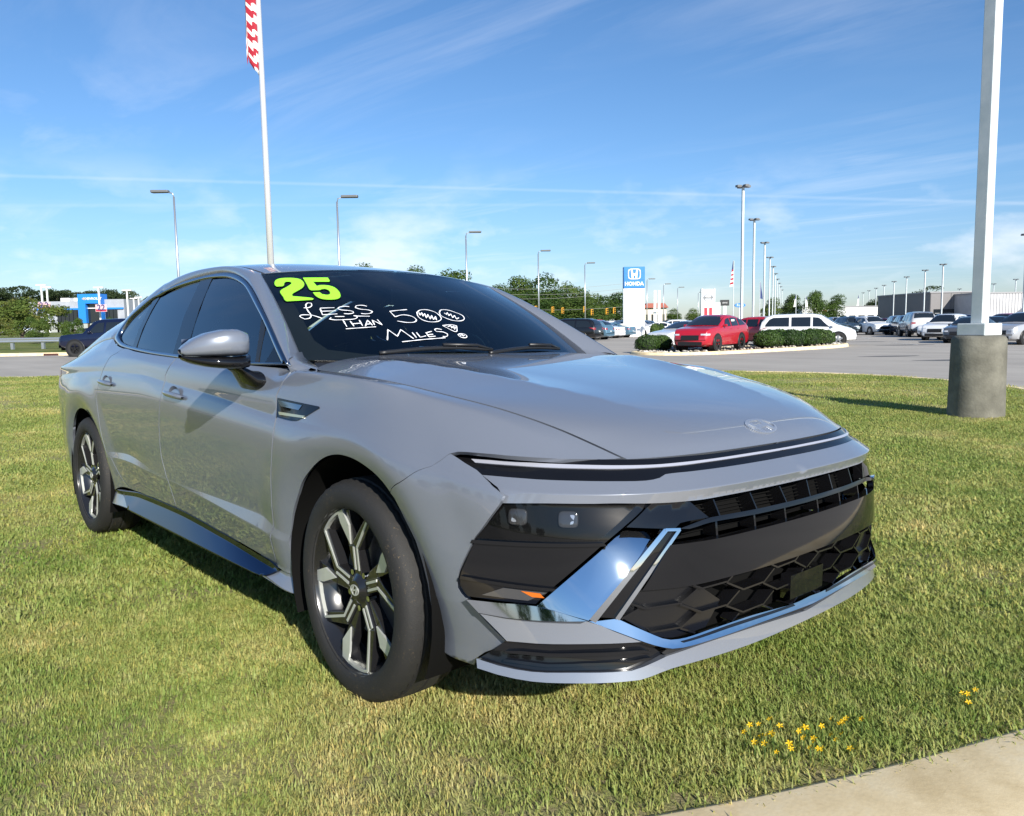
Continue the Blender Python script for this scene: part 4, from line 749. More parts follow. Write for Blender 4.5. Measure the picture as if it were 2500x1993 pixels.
    # lettering on the windscreen
    stk = empty('windscreen_sticker', (0,0,0), 0, parent=c)
    for k in ('two', 'five'):
        q = smooth_poly(WIND, D[k], 50, .004); cen = q.mean(0)
        panel('digit', WIND, [tuple(p) for p in q], LIME, stk, off=.0032, thick=.001, resample=False, res=.03)
        mb = MB(); qq = np.r_[q, q[:1]]; P, n_ = surf_normal(WIND, qq[:, 0], qq[:, 1]); L_ = P + n_*.0022
        d = np.gradient(L_, axis=0); s_ = np.cross(n_, d); s_ /= np.maximum(np.linalg.norm(s_, axis=1), 1e-9)[:, None]
        for i in range(len(qq)-1): mb.add([L_[i] + s_[i]*.0045, L_[i] - s_[i]*.0045, L_[i+1] - s_[i+1]*.0045, L_[i+1] + s_[i+1]*.0045], [(0,1,2,3)])
        mb.build('digit_outline', LIMED, stk)
    wr = empty('marker_writing', (0,0,0), 0, parent=c)
    for g_ in D['strokes']:
        mb = MB()
        for st in g_:
            q = smooth_poly(WIND, st, 75, .006, closed=False); P, n_ = surf_normal(WIND, q[:, 0], q[:, 1]); P = P + n_*.0022
            d = np.gradient(P, axis=0); s_ = np.cross(n_, d); s_ /= np.maximum(np.linalg.norm(s_, axis=1), 1e-9)[:, None]
            w_ = .0021*(1 + .25*np.sin(np.arange(len(P))*.7))
            for i in range(len(P)-1): mb.add([P[i] + s_[i]*w_[i], P[i] - s_[i]*w_[i], P[i+1] - s_[i+1]*w_[i+1], P[i+1] + s_[i+1]*w_[i+1]], [(0,1,2,3)])
        mb.build('marker_stroke', CHALK, wr)
    # cowl and wipers
    tt = np.linspace(-1, 1, 41); hr = HOOD(np.full(41, .985), tt*.96) - [0, 0, .022]; wb = WIND(tt*.96, np.full(41, .01)) - [0, 0, .008]
    loft('cowl', [hr, (hr + wb)/2 - [0, 0, .015], wb], BLKM, c)
    for (a, b, v1) in ((-.66, .02, .055), (-.02, .62, .05)):
        u_ = np.linspace(a, b, 20); P, n_ = surf_normal(WIND, u_, .028 + v1*np.sin(np.linspace(.2, 2.4, 20))); wip = MB(); wip.tube(P + n_*.014, .008, 6); wip.tube([P[-1] + n_[-1]*.014, P[-4] + n_[-4]*.03, P[10] + n_[10]*.03], .006, 6); wip.build('wiper', BLKM, c, True)
    # ---- door mirror
    for sgn in (-1, 1):
        mr = empty('door_mirror', (0,0,0), 0, parent=c)
        def ring(yc, x0, x1, z0, z1, n=20, p=.62):
            o_ = []
            for a in np.linspace(0, 2*math.pi, n, endpoint=False):
                cx, sz = math.cos(a), math.sin(a); o_.append(((x0+x1)/2 + (x1-x0)/2*math.copysign(abs(cx)**p, cx), yc*-sgn*-1 if False else yc*(-1 if sgn > 0 else 1), (z0+z1)/2 + (z1-z0)/2*math.copysign(abs(sz)**p, sz)))
            return o_
        cap = [(-.945,-.60,-.535,1.028,1.082),(-.955,-.63,-.512,1.017,1.096),(-.985,-.645,-.50,1.014,1.104),(-1.03,-.65,-.505,1.014,1.102),(-1.075,-.65,-.522,1.014,1.090),(-1.11,-.648,-.548,1.015,1.071),(-1.135,-.642,-.58,1.017,1.050),(-1.146,-.63,-.60,1.024,1.038)]
        loft('mirror_cap', [ring(*q) for q in cap], PAINT, mr, closed=True, flip=(sgn > 0))
        low = [(-.942,-.60,-.535,.985,1.022),(-.952,-.63,-.512,.975,1.016),(-.985,-.645,-.502,.972,1.013),(-1.03,-.65,-.507,.974,1.013),(-1.075,-.65,-.524,.980,1.013),(-1.11,-.648,-.550,.990,1.014),(-1.135,-.642,-.582,1.002,1.016),(-1.145,-.63,-.60,1.010,1.020)]
        loft('mirror_shell', [ring(*q) for q in low], BLK, mr, closed=True, flip=(sgn > 0))
        gl = MB(); yy = [-.955*(-sgn), -1.125*(-sgn)]; gl.add([(-.652, yy[0], .985), (-.652, yy[1], 1.0), (-.652, yy[1], 1.07), (-.652, yy[0], 1.09)], [(0,1,2,3)]); gl.build('mirror_glass', CHR, mr)
        arm = []
        for k, (yc, x0, x1, z0, z1) in enumerate([(-.885,-.73,-.545,.892,.962),(-.912,-.72,-.55,.898,.965),(-.935,-.69,-.555,.925,.975),(-.962,-.66,-.56,.955,.985),(-.985,-.64,-.565,.968,.992)]): arm.append(ring(yc, x0, x1, z0, z1, p=.8))
        loft('mirror_arm', arm, BLK, mr, closed=True, flip=(sgn > 0))
        if sgn > 0: mr.location = (-.74, .885, 0); mr.rotation_euler = (0, 0, R(72)); fx = Matrix.Translation((.58, -.90, 0)); [ch.data.transform(fx) for ch in mr.children]
    # ---- door handles
    for (cx, cv, doorset) in ((-1.335, 7.62, doors), (-2.325, 7.62, rdoors)):
        P, n = surf_normal(SIDE, np.array([cx]), np.array([cv])); P = P[0]; n = n[0]
        for k, sgn in ((0, 1), (1, -1)):
            M = np.array([1, sgn, 1])
            rings = []
            for (w_, d_) in ((1.0, .0015), (.93, -.001), (.72, -.010), (.4, -.017), (.05, -.019)):
                rings.append([(P + n*d_ + np.array([.072*math.cos(a)*w_, 0, .044*math.sin(a)*w_]))*M for a in np.linspace(0, 2*math.pi, 28, endpoint=False)])
            bowl = loft('handle_recess', rings, PAINT, doorset[k], closed=True, flip=(sgn < 0))
            rows_ = []
            for t in np.linspace(-1, 1, 15):
                cx2 = .105*t; h_ = .012*(1 - .25*t*t)*(1 if abs(t) < .97 else .45); o_ = .016*(1 - t**4) + .002
                zc = .004 - .006*t
                rows_.append([(P + n*(o_ + .011*math.cos(a)) + np.array([cx2, 0, zc + h_*math.sin(a)]))*M for a in np.linspace(0, 2*math.pi, 14, endpoint=False)])
            loft('door_handle', rows_, PAINT, doorset[k], closed=True, flip=(sgn > 0))
    # ---- fender vent
    vp = [(-.430,10.08),(-.30,10.0),(-.175,9.93),(-.17,9.85),(-.227,9.40),(-.282,9.03),(-.325,8.83),(-.43,8.87)]
    vt = panel('fender_vent', SIDE, vp, BLK, c, off=.0025, thick=.004, mirror='copy', resample=False)
    for k in (0, 1):
        vs_ = panel('vent_bar', SIDE, [(-.415,9.32),(-.235,9.36),(-.25,9.22),(-.41,9.14)], mat('vent_bright', (.55,.56,.42), .3, .6), vt[k], off=.0045, thick=.003, resample=False)
        vs2 = panel('vent_bar', SIDE, [(-.425,9.98),(-.27,9.88),(-.285,9.62),(-.40,9.68)], CHRD, vt[k], off=.0045, thick=.003, resample=False)
        if k:
            for o_ in (vs_, vs2): o_.scale = (1, -1, 1)
    # ---- underbody, wells, cabin
    s = MB(); s.box((-3.75,-.62,.20), (.74,.62,.40)); s.box((-2.35,-.80,.21), (-.45,.80,.36)); s.build('underbody', VOID, c)
    for cx in (0, -2.84):
        for sgn in (-1, 1):
            rows_ = []
            for y in (.50, .885):
                rows_.append([(cx + .395*math.cos(a), y*sgn, .335 + .395*math.sin(a)) for a in np.radians(np.linspace(-25, 205, 24))])
            rows_ = [[(cx, .5*sgn, .335)]*24] + rows_
            loft('wheel_liner', rows_, VOID, c, flip=(sgn > 0))
    cab = MB(); cab.box((-3.0,-.78,.30), (-.30,.78,.34)); cab.box((-.75,-.74,.6), (-.42,.74,.93)); cab.box((-3.3,-.62,.6), (-2.75,.62,.98)); cab.build('cabin_floor', SEATD, c)
    dsh = MB(); 
    uu = np.linspace(-.95, .95, 21); d0 = WIND(uu, np.full(21, .03)) - [0, 0, .045]; d1 = np.array([(-.86, y, .985 + .02*(abs(y) < .6)) for y in np.linspace(-.72, .72, 21)]); d2 = np.array([(-.90, y, .80) for y in np.linspace(-.72, .72, 21)])
    loft('dashboard', [d0, .5*(d0 + d1) + [0, 0, .02], d1, d2], mat('dash_grey', (.11,.112,.105), .75), c, flip=True)
    for y0 in (-.37, .37):
        st = empty('front_seat', (0,0,0), 0, parent=c)
        def cush(name, pts, w0, m_):
            rows_ = []
            for (x, z, th, wd) in pts: rows_.append([(x + th*.5*math.copysign(abs(math.cos(a))**.6, math.cos(a)), y0 + wd*math.copysign(abs(math.sin(a))**.5, math.sin(a)), z) for a in np.linspace(0, 2*math.pi, 20, endpoint=False)])
            rows_ = [[tuple(np.mean(rows_[0], 0))]*20] + rows_ + [[tuple(np.mean(rows_[-1], 0))]*20]
            loft(name, rows_, m_, st, closed=True)
        cush('backrest', [(-1.62,.50,.12,.20),(-1.64,.62,.17,.25),(-1.70,.80,.16,.26),(-1.77,.98,.14,.24),(-1.81,1.07,.11,.18)], 0, SEATD)
        cush('headrest', [(-1.83,1.10,.07,.09),(-1.835,1.14,.10,.13),(-1.845,1.22,.10,.13),(-1.855,1.26,.06,.10)], 0, SEATD)
    rs = MB(); rs.box((-2.62,-.66,.45), (-2.45,.66,.95)); rs.build('rear_seat', SEATD, c, bevel=.05)
    sw = MB(); cen = np.array([-1.12, .37, .93]); ax_ = np.array([-.88, 0, .47]); uz = np.array([.47, 0, .88]); 
    sw.tube([cen + .185*(np.array([0, 1, 0])*math.cos(a) + uz*math.sin(a)) for a in np.linspace(0, 2*math.pi, 33)], .015, 8); sw.tube([cen - [0, .17, 0], cen + [0, .17, 0]], .025, 6); sw.tube([cen, cen + np.array([.25, 0, -.13])], .04, 8); sw.build('steering_wheel', BLKM, c, True)
    im = MB(); P, n = surf_normal(WIND, np.array([0.]), np.array([.80])); p = P[0] - n[0]*.07; im.box((p[0]-.02, -.12, p[2]-.035), (p[0]+.02, .12, p[2]+.035)); im.build('rear_view_mirror', BLKM, c, bevel=.012)
    # ---- wheels
    for (x, s_, st) in ((0, -1, -2), (0, 1, -2), (-2.84, -1, 0), (-2.84, 1, 0)): make_wheel(c, (x, .79*s_, .325), s_, R(st))
build_sedan()

# ---------------------------------------------------------------- ground
RV = (.668, .744); FV = (-.744, .668)          # image-right and view direction on the ground
def z_lot(x, y): return -.20 - .10*math.tanh(((x - 2)*RV[0] + (y + 2)*RV[1])/12)
def z_lawn(x, y):
    pl = .0098*x - .0256*y; d = math.hypot(x + .6, y); w = min(max((d - 4)/11, 0), 1); w = w*w*(3 - 2*w)
    return (1 - w)*pl + w*(z_lot(x, y) + .11)
def at(px, d):
    """point on the ground d metres into the view, px pixels (of 2500) across"""
    s = (px - 1250)/1936*d; return (CAMLOC[0] + FV[0]*d + RV[0]*s, CAMLOC[1] + FV[1]*d + RV[1]*s)
LAWN = [(-9,-16),(-3.5,-9),(-1.2,-5.6),(.10,-2.75),(.62,-1.47),(.80,-1.07),(.968,-.716),(1.08,-.489),(1.158,-.303),(1.23,-.127),(1.32,.118),(1.405,.37),(1.60,.95),(1.74,1.7),(1.78,2.8),(1.62,4.2),(1.30,6.0),(.85,7.6),(.25,9.6),(-.7,11.8),(-2.2,13.8),(-4.2,15.4),(-6.4,16.0),(-8.2,15.6),(-10,14.6),(-22,1.4),(-40,-18.6),(-30,-30)]
def chaikin(P, n=2):
    P = [np.array(p, float) for p in P]
    for _ in range(n):
        Q = []
        for i in range(len(P)): a, b = P[i], P[(i+1) % len(P)]; Q += [.75*a + .25*b, .25*a + .75*b]
        P = Q
    return np.array(P)
LB = chaikin(LAWN)
def wfn(nt): return nt.nodes.new('ShaderNodeNewGeometry').outputs['Position']
def grass_fn(blade):
    def fn(nt, b):
        N = nt.nodes; L = nt.links; P = wfn(nt)
        def nz(sc, det=4, ro=.55):
            n = N.new('ShaderNodeTexNoise'); n.inputs['Scale'].default_value = sc; n.inputs['Detail'].default_value = det; n.inputs['Roughness'].default_value = ro; L.new(P, n.inputs['Vector']); return n.outputs[0]
        def ramp(v, stops):
            c = N.new('ShaderNodeValToRGB'); e = c.color_ramp.elements
            while len(e) < len(stops): e.new(.5)
            for x, (p, k) in zip(e, stops): x.position = p; x.color = (*k, 1)
            L.new(v, c.inputs[0]); return c.outputs[0]
        big = ramp(nz(.55, 5, .65), [(.40, (.19,.265,.062)), (.53, (.335,.365,.115)), (.66, (.58,.49,.235))])
        small = ramp(nz(9, 4, .7), [(.35, (.165,.225,.05)), (.55, (.345,.345,.115)), (.75, (.63,.54,.29))])
        m = N.new('ShaderNodeMix'); m.data_type = 'RGBA'; m.inputs['Factor'].default_value = .42; L.new(big, m.inputs['A']); L.new(small, m.inputs['B'])
        if blade:
            oi = N.new('ShaderNodeObjectInfo'); r_ = ramp(oi.outputs['Random'], [(.0, (.80,.95,.75)), (.5, (1,1,1)), (.88, (1.1,1.0,.9)), (1, (1.35,1.15,1.0))])
            m2 = N.new('ShaderNodeMix'); m2.data_type = 'RGBA'; m2.blend_type = 'MULTIPLY'; m2.inputs['Factor'].default_value = 1; L.new(m.outputs['Result'], m2.inputs['A']); L.new(r_, m2.inputs['B'])
            hs = N.new('ShaderNodeHueSaturation'); hs.inputs['Value'].default_value = 1.15; L.new(m2.outputs['Result'], hs.inputs['Color']); col = hs.outputs[0]
        else:
            m2 = N.new('ShaderNodeMix'); m2.data_type = 'RGBA'; m2.inputs['A'].default_value = (.30,.26,.13,1); L.new(m.outputs['Result'], m2.inputs['B']); L.new(ramp(nz(26, 3), [(.42, (0,0,0)), (.58, (.8,.8,.8))]), m2.inputs['Factor']); col = m2.outputs['Result']
            bp = N.new('ShaderNodeBump'); bp.inputs['Strength'].default_value = .9; bp.inputs['Distance'].default_value = .03; L.new(nz(60, 5, .7), bp.inputs['Height']); L.new(bp.outputs[0], b.inputs['Normal'])
        L.new(col, b.inputs['Base Color'])
        if blade:
            out = N['Material Output']; tl = N.new('ShaderNodeBsdfTranslucent'); L.new(col, tl.inputs[0]); ms = N.new('ShaderNodeMixShader'); ms.inputs[0].default_value = .35; L.new(b.outputs[0], ms.inputs[1]); L.new(tl.outputs[0], ms.inputs[2]); L.new(ms.outputs[0], out.inputs[0])
    return fn
SOIL = mat('lawn_soil', (.1,.12,.04), .95, spec=.15, fn=grass_fn(False))
BLADE = mat('grass_blade', (.1,.13,.03), .55, spec=.25, fn=grass_fn(True))
def asphalt_fn(nt, b):
    N = nt.nodes; L = nt.links; P = wfn(nt)
    def nz(sc, det, ro=.5, vec=None):
        n = N.new('ShaderNodeTexNoise'); n.inputs['Scale'].default_value = sc; n.inputs['Detail'].default_value = det; n.inputs['Roughness'].default_value = ro; L.new(vec or P, n.inputs['Vector']); return n.outputs[0]
    mp = N.new('ShaderNodeMapping'); mp.inputs['Rotation'].default_value = (0, 0, R(-48)); mp.inputs['Scale'].default_value = (.05, .8, 1); L.new(P, mp.inputs[0])
    ad = N.new('ShaderNodeMath'); ad.operation = 'ADD'; L.new(nz(.25, 5, .6), ad.inputs[0]); L.new(nz(1, 4, .6, mp.outputs[0]), ad.inputs[1])
    ad2 = N.new('ShaderNodeMath'); ad2.operation = 'MULTIPLY_ADD'; L.new(nz(240, 2, .8), ad2.inputs[0]); ad2.inputs[1].default_value = .35; L.new(ad.outputs[0], ad2.inputs[2])
    c = N.new('ShaderNodeValToRGB'); e = c.color_ramp.elements; e[0].position = .85; e[0].color = (.305,.28,.248,1); e[1].position = 1.5; e[1].color = (.455,.42,.37,1); mr = N.new('ShaderNodeMath'); mr.operation = 'MULTIPLY'; mr.inputs[1].default_value = 1; L.new(ad2.outputs[0], mr.inputs[0])
    c.color_ramp.elements[0].position = .40; c.color_ramp.elements[1].position = .80; dv = N.new('ShaderNodeMath'); dv.operation = 'MULTIPLY'; dv.inputs[1].default_value = .5; L.new(mr.outputs[0], dv.inputs[0]); L.new(dv.outputs[0], c.inputs[0]); L.new(c.outputs[0], b.inputs['Base Color'])
ASPH = mat('worn_asphalt', (.19,.185,.175), .9, spec=.2, fn=asphalt_fn)
CONC = mat('kerb_concrete', (.5,.44,.33), .85, spec=.25, fn=noise_col([(.68,.53,.30),(.82,.66,.40),(.86,.73,.49)], 3.5, 8, 'World', .7, .25, 90, .002))
CONG = mat('grey_concrete', (.4,.38,.34), .85, spec=.25, fn=noise_col([(.11,.105,.085),(.155,.148,.12),(.22,.21,.17)], 2.2, 8, 'World', .65, .5, 40, .008))
def build_ground():
    # one sheet to the horizon
    g = obj('ground', [(-2500,-2500,-.62),(2500,-2500,-.62),(2500,2500,-.62),(-2500,2500,-.62)], [(0,1,2,3)], mat('far_ground', (.13,.15,.06), .95, spec=.1, fn=noise_col([(.10,.125,.045),(.17,.165,.08)], .05, 4, 'World')), None); tag(g, kind='structure')
    # asphalt of the streets and the lots
    V = []; F = []; n = 108; m = 90
    for i in range(n + 1):
        for j in range(m + 1):
            d = -70 + 216*(i/n); s = -120 + 240*j/m; x = CAMLOC[0] + FV[0]*d + RV[0]*s; y = CAMLOC[1] + FV[1]*d + RV[1]*s; V.append((x, y, z_lot(x, y) - .06))
    for i in range(n):
        for j in range(m): a = i*(m+1) + j; F.append((a, a+1, a+m+2, a+m+1))
    tag(obj('road', V, F, ASPH, None, True), kind='structure')
    # lawn
    st = .35; xs = np.arange(-26, 2.3, st); ys = np.arange(-9, 17, st); G = np.array([(x, y) for x in xs for y in ys]); k = inpoly(G, LB)
    pts = np.r_[LB, G[k]]; nb = len(LB)
    vo, eo, fo, ov, oe, of = delaunay_2d_cdt([Vector(p) for p in pts], [(i, (i+1) % nb) for i in range(nb)], [], 1, 1e-5, True)
    VO = np.array([tuple(v) for v in vo]); tri = np.array([tuple(f) for f in fo]); keep = inpoly(VO[tri].mean(1), LB)
    fs = [tuple(t) if np.cross(VO[t[1]] - VO[t[0]], VO[t[2]] - VO[t[0]]) > 0 else tuple(t)[::-1] for t in tri[keep]]
    tag(obj('lawn', [(a, b, z_lawn(a, b)) for a, b in VO], fs, SOIL, None, True), kind='structure')
    # kerb round the lawn
    n = len(LB); d = np.roll(LB, -1, 0) - np.roll(LB, 1, 0); d /= np.linalg.norm(d, axis=1)[:, None]; out = np.stack([d[:, 1], -d[:, 0]], 1)
    rows = []
    def wid(p): return .17 + .55*max(0, 1 - abs(p[1] + .2)/3.0)*(1 if p[0] > -1 else 0)
    for k_ in range(7):
        rows.append([])
    for p, o in zip(LB, out):
        z = z_lawn(*p); zr = min(z - .10, z_lot(*p) - .05); w = wid(p)
        for r_, (a, h) in zip(rows, ((-.02, -.10), (0, .004), (.02, .012), (w*.8, .010), (w*.93, -.002), (w, -.03), (w + .03, zr - z - .05))): r_.append((p[0] + o[0]*a, p[1] + o[1]*a, z + h))
    tag(loft('kerb', rows, CONC, None, closed=True), kind='structure')
build_ground()
def paint_line(name, a, b, w, col=(.72,.72,.70)):
    a = np.array(a); b = np.array(b); d = (b - a)/np.linalg.norm(b - a); n = np.array([-d[1], d[0]])*w/2; k = 8; V = []
    for t in np.linspace(0, 1, k): p = a + (b - a)*t; V += [(p[0]+n[0], p[1]+n[1], z_lot(*p) - .052), (p[0]-n[0], p[1]-n[1], z_lot(*p) - .052)]
    return tag(obj(name, V, [(2*i, 2*i+1, 2*i+3, 2*i+2) for i in range(k-1)], mat('worn_paint', (.55,.55,.53), .8)), kind='structure')
for (p0, d0, p1, d1) in ((2175,47,2240,43),(2100,62,2125,57),(2075,74,2085,70)): paint_line('bay_marking', at(p0, d0), at(p1, d1), .12)
# ---------------------------------------------------------------- grass (uncountable): clumps of blades
def build_grass():
    rng = random.Random(5); protos = []
    for k in range(6):
        V = []; F = []; rad = (.075, .075, .075, .075, .2, .2)[k]; nb = (34, 30, 26, 22, 60, 52)[k]
        for i in range(nb):
            a = rng.uniform(0, 6.283); r_ = rad*math.sqrt(rng.random()); x, y = r_*math.cos(a), r_*math.sin(a)
            h = rng.uniform(.009, .025)*(1.1 if k > 3 else 1); w = rng.uniform(.0011, .0026)*(2.0 if k > 3 else 1); t = rng.uniform(0, 6.283); ln = rng.uniform(.2, 1.7)*h; dx, dy = math.cos(t), math.sin(t); n = len(V)
            px, py = -dy*w, dx*w
            V += [(x-px, y-py, -.004), (x+px, y+py, -.004), (x+dx*ln*.4+px*.8, y+dy*ln*.4+py*.8, h*.62), (x+dx*ln*.4-px*.8, y+dy*ln*.4-py*.8, h*.62), (x+dx*ln, y+dy*ln, h)]
            F += [(n, n+1, n+2, n+3), (n+3, n+2, n+4)]
        me = bpy.data.meshes.new('grass_clump'); me.from_pydata(V, [], F); me.materials.append(BLADE); protos.append(bpy.data.objects.new('grass_clump', me))
    P = []; S = []; I = []; A = []
    def scatter(d0, d1, dens, kinds, smax, sc):
        # in the view, by distance
        area = 0; n = int(dens*(d1**2 - d0**2)/2*1.50)
        for _ in range(n):
            d = math.sqrt(rng.uniform(d0*d0, d1*d1)); th = rng.uniform(-.80, .72); x = CAMLOC[0] + d*(FV[0]*math.cos(th) + RV[0]*math.sin(th)); y = CAMLOC[1] + d*(FV[1]*math.cos(th) + RV[1]*math.sin(th))
            P.append((x, y)); S.append(sc*rng.uniform(.7, 1.25)); I.append(rng.choice(kinds)); A.append(rng.uniform(0, 6.283))
    scatter(.8, 3.4, 1500, (0,1,2,3), 1, 1.0); scatter(3.4, 7.5, 420, (0,1,2,4), 1, 1.1); scatter(7.5, 13, 120, (4,5), 1, 1.1); scatter(13, 27, 40, (4,5), 1, 1.3)
    P = np.array(P); S = np.array(S); I = np.array(I); A = np.array(A); k = inpoly(P, LB)
    # thinner along the kerb and in dry patches
    dk = np.full(len(P), 9.)
    for i in range(len(LB)):
        a, b = LB[i], LB[(i+1) % len(LB)]; ab = b - a; t = np.clip(((P - a)@ab)/(ab@ab), 0, 1); dk = np.minimum(dk, np.hypot(*(P - a - t[:, None]*ab).T))
    rn = np.array([rng.random() for _ in P]); nzv = np.array([mnoise.noise(Vector((x*1.1, y*1.1, 3.7))) for x, y in P])
    k &= (rn < np.clip(.25 + dk/.28 + .9*np.clip(nzv, -.3, 1), .12, 1)); k &= rn < np.clip(.92 + .6*nzv, .5, 1)
    S = S*np.clip(1 + .5*nzv, .65, 1.35)
    P, S, I, A = P[k], S[k], I[k], A[k]
    me = bpy.data.meshes.new('grass'); me.from_pydata([(x, y, z_lawn(x, y)) for x, y in P], [], [])
    for nm, ty, arr in (('scl', 'FLOAT', S), ('ang', 'FLOAT', A), ('idx', 'INT', I)):
        at_ = me.attributes.new(nm, ty, 'POINT'); at_.data.foreach_set('value', arr.astype(np.float32 if ty == 'FLOAT' else np.int32))
    o = link(bpy.data.objects.new('grass', me)); tag(o, 'short mown grass of the lawn under and around the sedan', 'grass', kind='stuff')
    ng = bpy.data.node_groups.new('scatter_grass', 'GeometryNodeTree'); ng.interface.new_socket('Geometry', in_out='INPUT', socket_type='NodeSocketGeometry'); ng.interface.new_socket('Geometry', in_out='OUTPUT', socket_type='NodeSocketGeometry')
    N = ng.nodes; L = ng.links; gi = N.new('NodeGroupInput'); go = N.new('NodeGroupOutput'); iop = N.new('GeometryNodeInstanceOnPoints'); L.new(gi.outputs[0], iop.inputs['Points'])
    jn = N.new('GeometryNodeJoinGeometry')
    for pr in protos[::-1]:
        oi = N.new('GeometryNodeObjectInfo'); oi.inputs['Object'].default_value = pr; oi.inputs['As Instance'].default_value = True; L.new(oi.outputs['Geometry'], jn.inputs[0])
    L.new(jn.outputs[0], iop.inputs['Instance']); iop.inputs['Pick Instance'].default_value = True
    def attr(nm, ty): a = N.new('GeometryNodeInputNamedAttribute'); a.data_type = ty; a.inputs['Name'].default_value = nm; return a.outputs['Attribute']
    L.new(attr('idx', 'INT'), iop.inputs['Instance Index']); L.new(attr('scl', 'FLOAT'), iop.inputs['Scale'])
    cx = N.new('ShaderNodeCombineXYZ'); L.new(attr('ang', 'FLOAT'), cx.inputs[2]); L.new(cx.outputs[0], iop.inputs['Rotation']); L.new(iop.outputs[0], go.inputs[0])
    md = o.modifiers.new('scatter', 'NODES'); md.node_group = ng
    print('grass clumps', len(P))
build_grass()

# ---------------------------------------------------------------- parked vehicles
KIND = {  # xfrac, belt z, roof z (fractions of height), half-width factor
 'suv': dict(L=4.6, W=1.85, H=1.66, wb=(.185,.785), r=.355, st=[(0,.40,.40,.78),(.015,.50,.52,.86),(.06,.56,.59,.94),(.16,.595,.635,.985),(.27,.615,.665,1),(.34,.62,.80,1),(.42,.625,.95,1),(.50,.63,.995,1),(.68,.635,1.0,1),(.82,.645,.975,.99),(.90,.65,.90,.975),(.955,.64,.74,.955),(.985,.60,.62,.93),(1,.42,.43,.88)]),
 'hatch': dict(L=4.58, W=1.84, H=1.60, wb=(.195,.775), r=.36, st=[(0,.42,.42,.78),(.015,.53,.55,.86),(.06,.60,.625,.94),(.16,.635,.66,.985),(.26,.65,.69,1),(.34,.655,.81,1),(.43,.66,.94,1),(.52,.665,.995,1),(.62,.67,1.0,1),(.74,.685,.965,.99),(.84,.70,.89,.975),(.93,.70,.77,.955),(.985,.64,.66,.93),(1,.44,.45,.88)]),
 'sedan': dict(L=4.75, W=1.84, H=1.46, wb=(.19,.785), r=.335, st=[(0,.42,.42,.78),(.015,.50,.53,.86),(.06,.56,.60,.94),(.16,.61,.655,.985),(.27,.64,.695,1),(.35,.65,.83,1),(.44,.655,.965,1),(.54,.66,1.0,1),(.66,.665,.975,1),(.76,.67,.87,.99),(.85,.68,.735,.98),(.93,.68,.71,.96),(.985,.66,.68,.93),(1,.42,.43,.88)]),
 'van': dict(L=5.1, W=1.98, H=1.76, wb=(.18,.775), r=.36, st=[(0,.36,.36,.78),(.012,.44,.46,.86),(.05,.50,.53,.94),(.13,.545,.60,.985),(.20,.565,.68,1),(.28,.575,.84,1),(.36,.58,.965,1),(.45,.585,1.0,1),(.65,.59,1.0,1),(.85,.60,.985,.99),(.93,.60,.92,.975),(.97,.60,.78,.96),(.99,.56,.60,.94),(1,.40,.41,.9)]),
 'offroad': dict(L=4.85, W=1.93, H=1.90, wb=(.19,.765), r=.41, st=[(0,.36,.36,.86),(.012,.50,.52,.92),(.04,.56,.575,.97),(.14,.585,.605,1),(.27,.60,.625,1),(.315,.61,.76,1),(.37,.615,.93,1),(.44,.62,.985,1),(.65,.625,1.0,1),(.85,.63,.985,1),(.93,.635,.93,.99),(.965,.63,.75,.975),(.99,.58,.60,.96),(1,.36,.37,.92)]),
}
GLZ = mat('dark_car_glass', (.012,.016,.02), .06, 0, .6)
LAMPW = mat('lamp_white', (.75,.77,.8), .15, .3, 1); LAMPR = mat('lamp_red', (.30,.012,.015), .2, 0, 1); GRIM = mat('alloy', (.55,.56,.58), .3, .8)
def car_section(k, xf):
    st = np.array(KIND[k]['st']); H, W = KIND[k]['H'], KIND[k]['W']
    b, t, w = (float(np.interp(xf, st[:, 0], st[:, i])) for i in (1, 2, 3)); zb = .125 if k != 'offroad' else .22
    e = abs(xf - .5)*2; zb += .05*max(0, e - .8)/.2
    w *= W/2; g = min(max((t - b)/.30, 0), 1)
    tum = 1 - .20*g
    pts = [(0, zb), (.80*w, zb), (.96*w, zb + .05), (1.0*w, .33), (.995*w, b - .12), (.955*w, b), ((.955 - .07*g)*w, b + (t - b)*.36), ((.93 - .15*g)*w, b + (t - b)*.80), ((.80 - .12*g)*w, b + (t - b)*.97), (.45*w, t + .008), (0, t + .014)]
    return [(y, z*H if z > .2 or True else z) for y, z in pts]
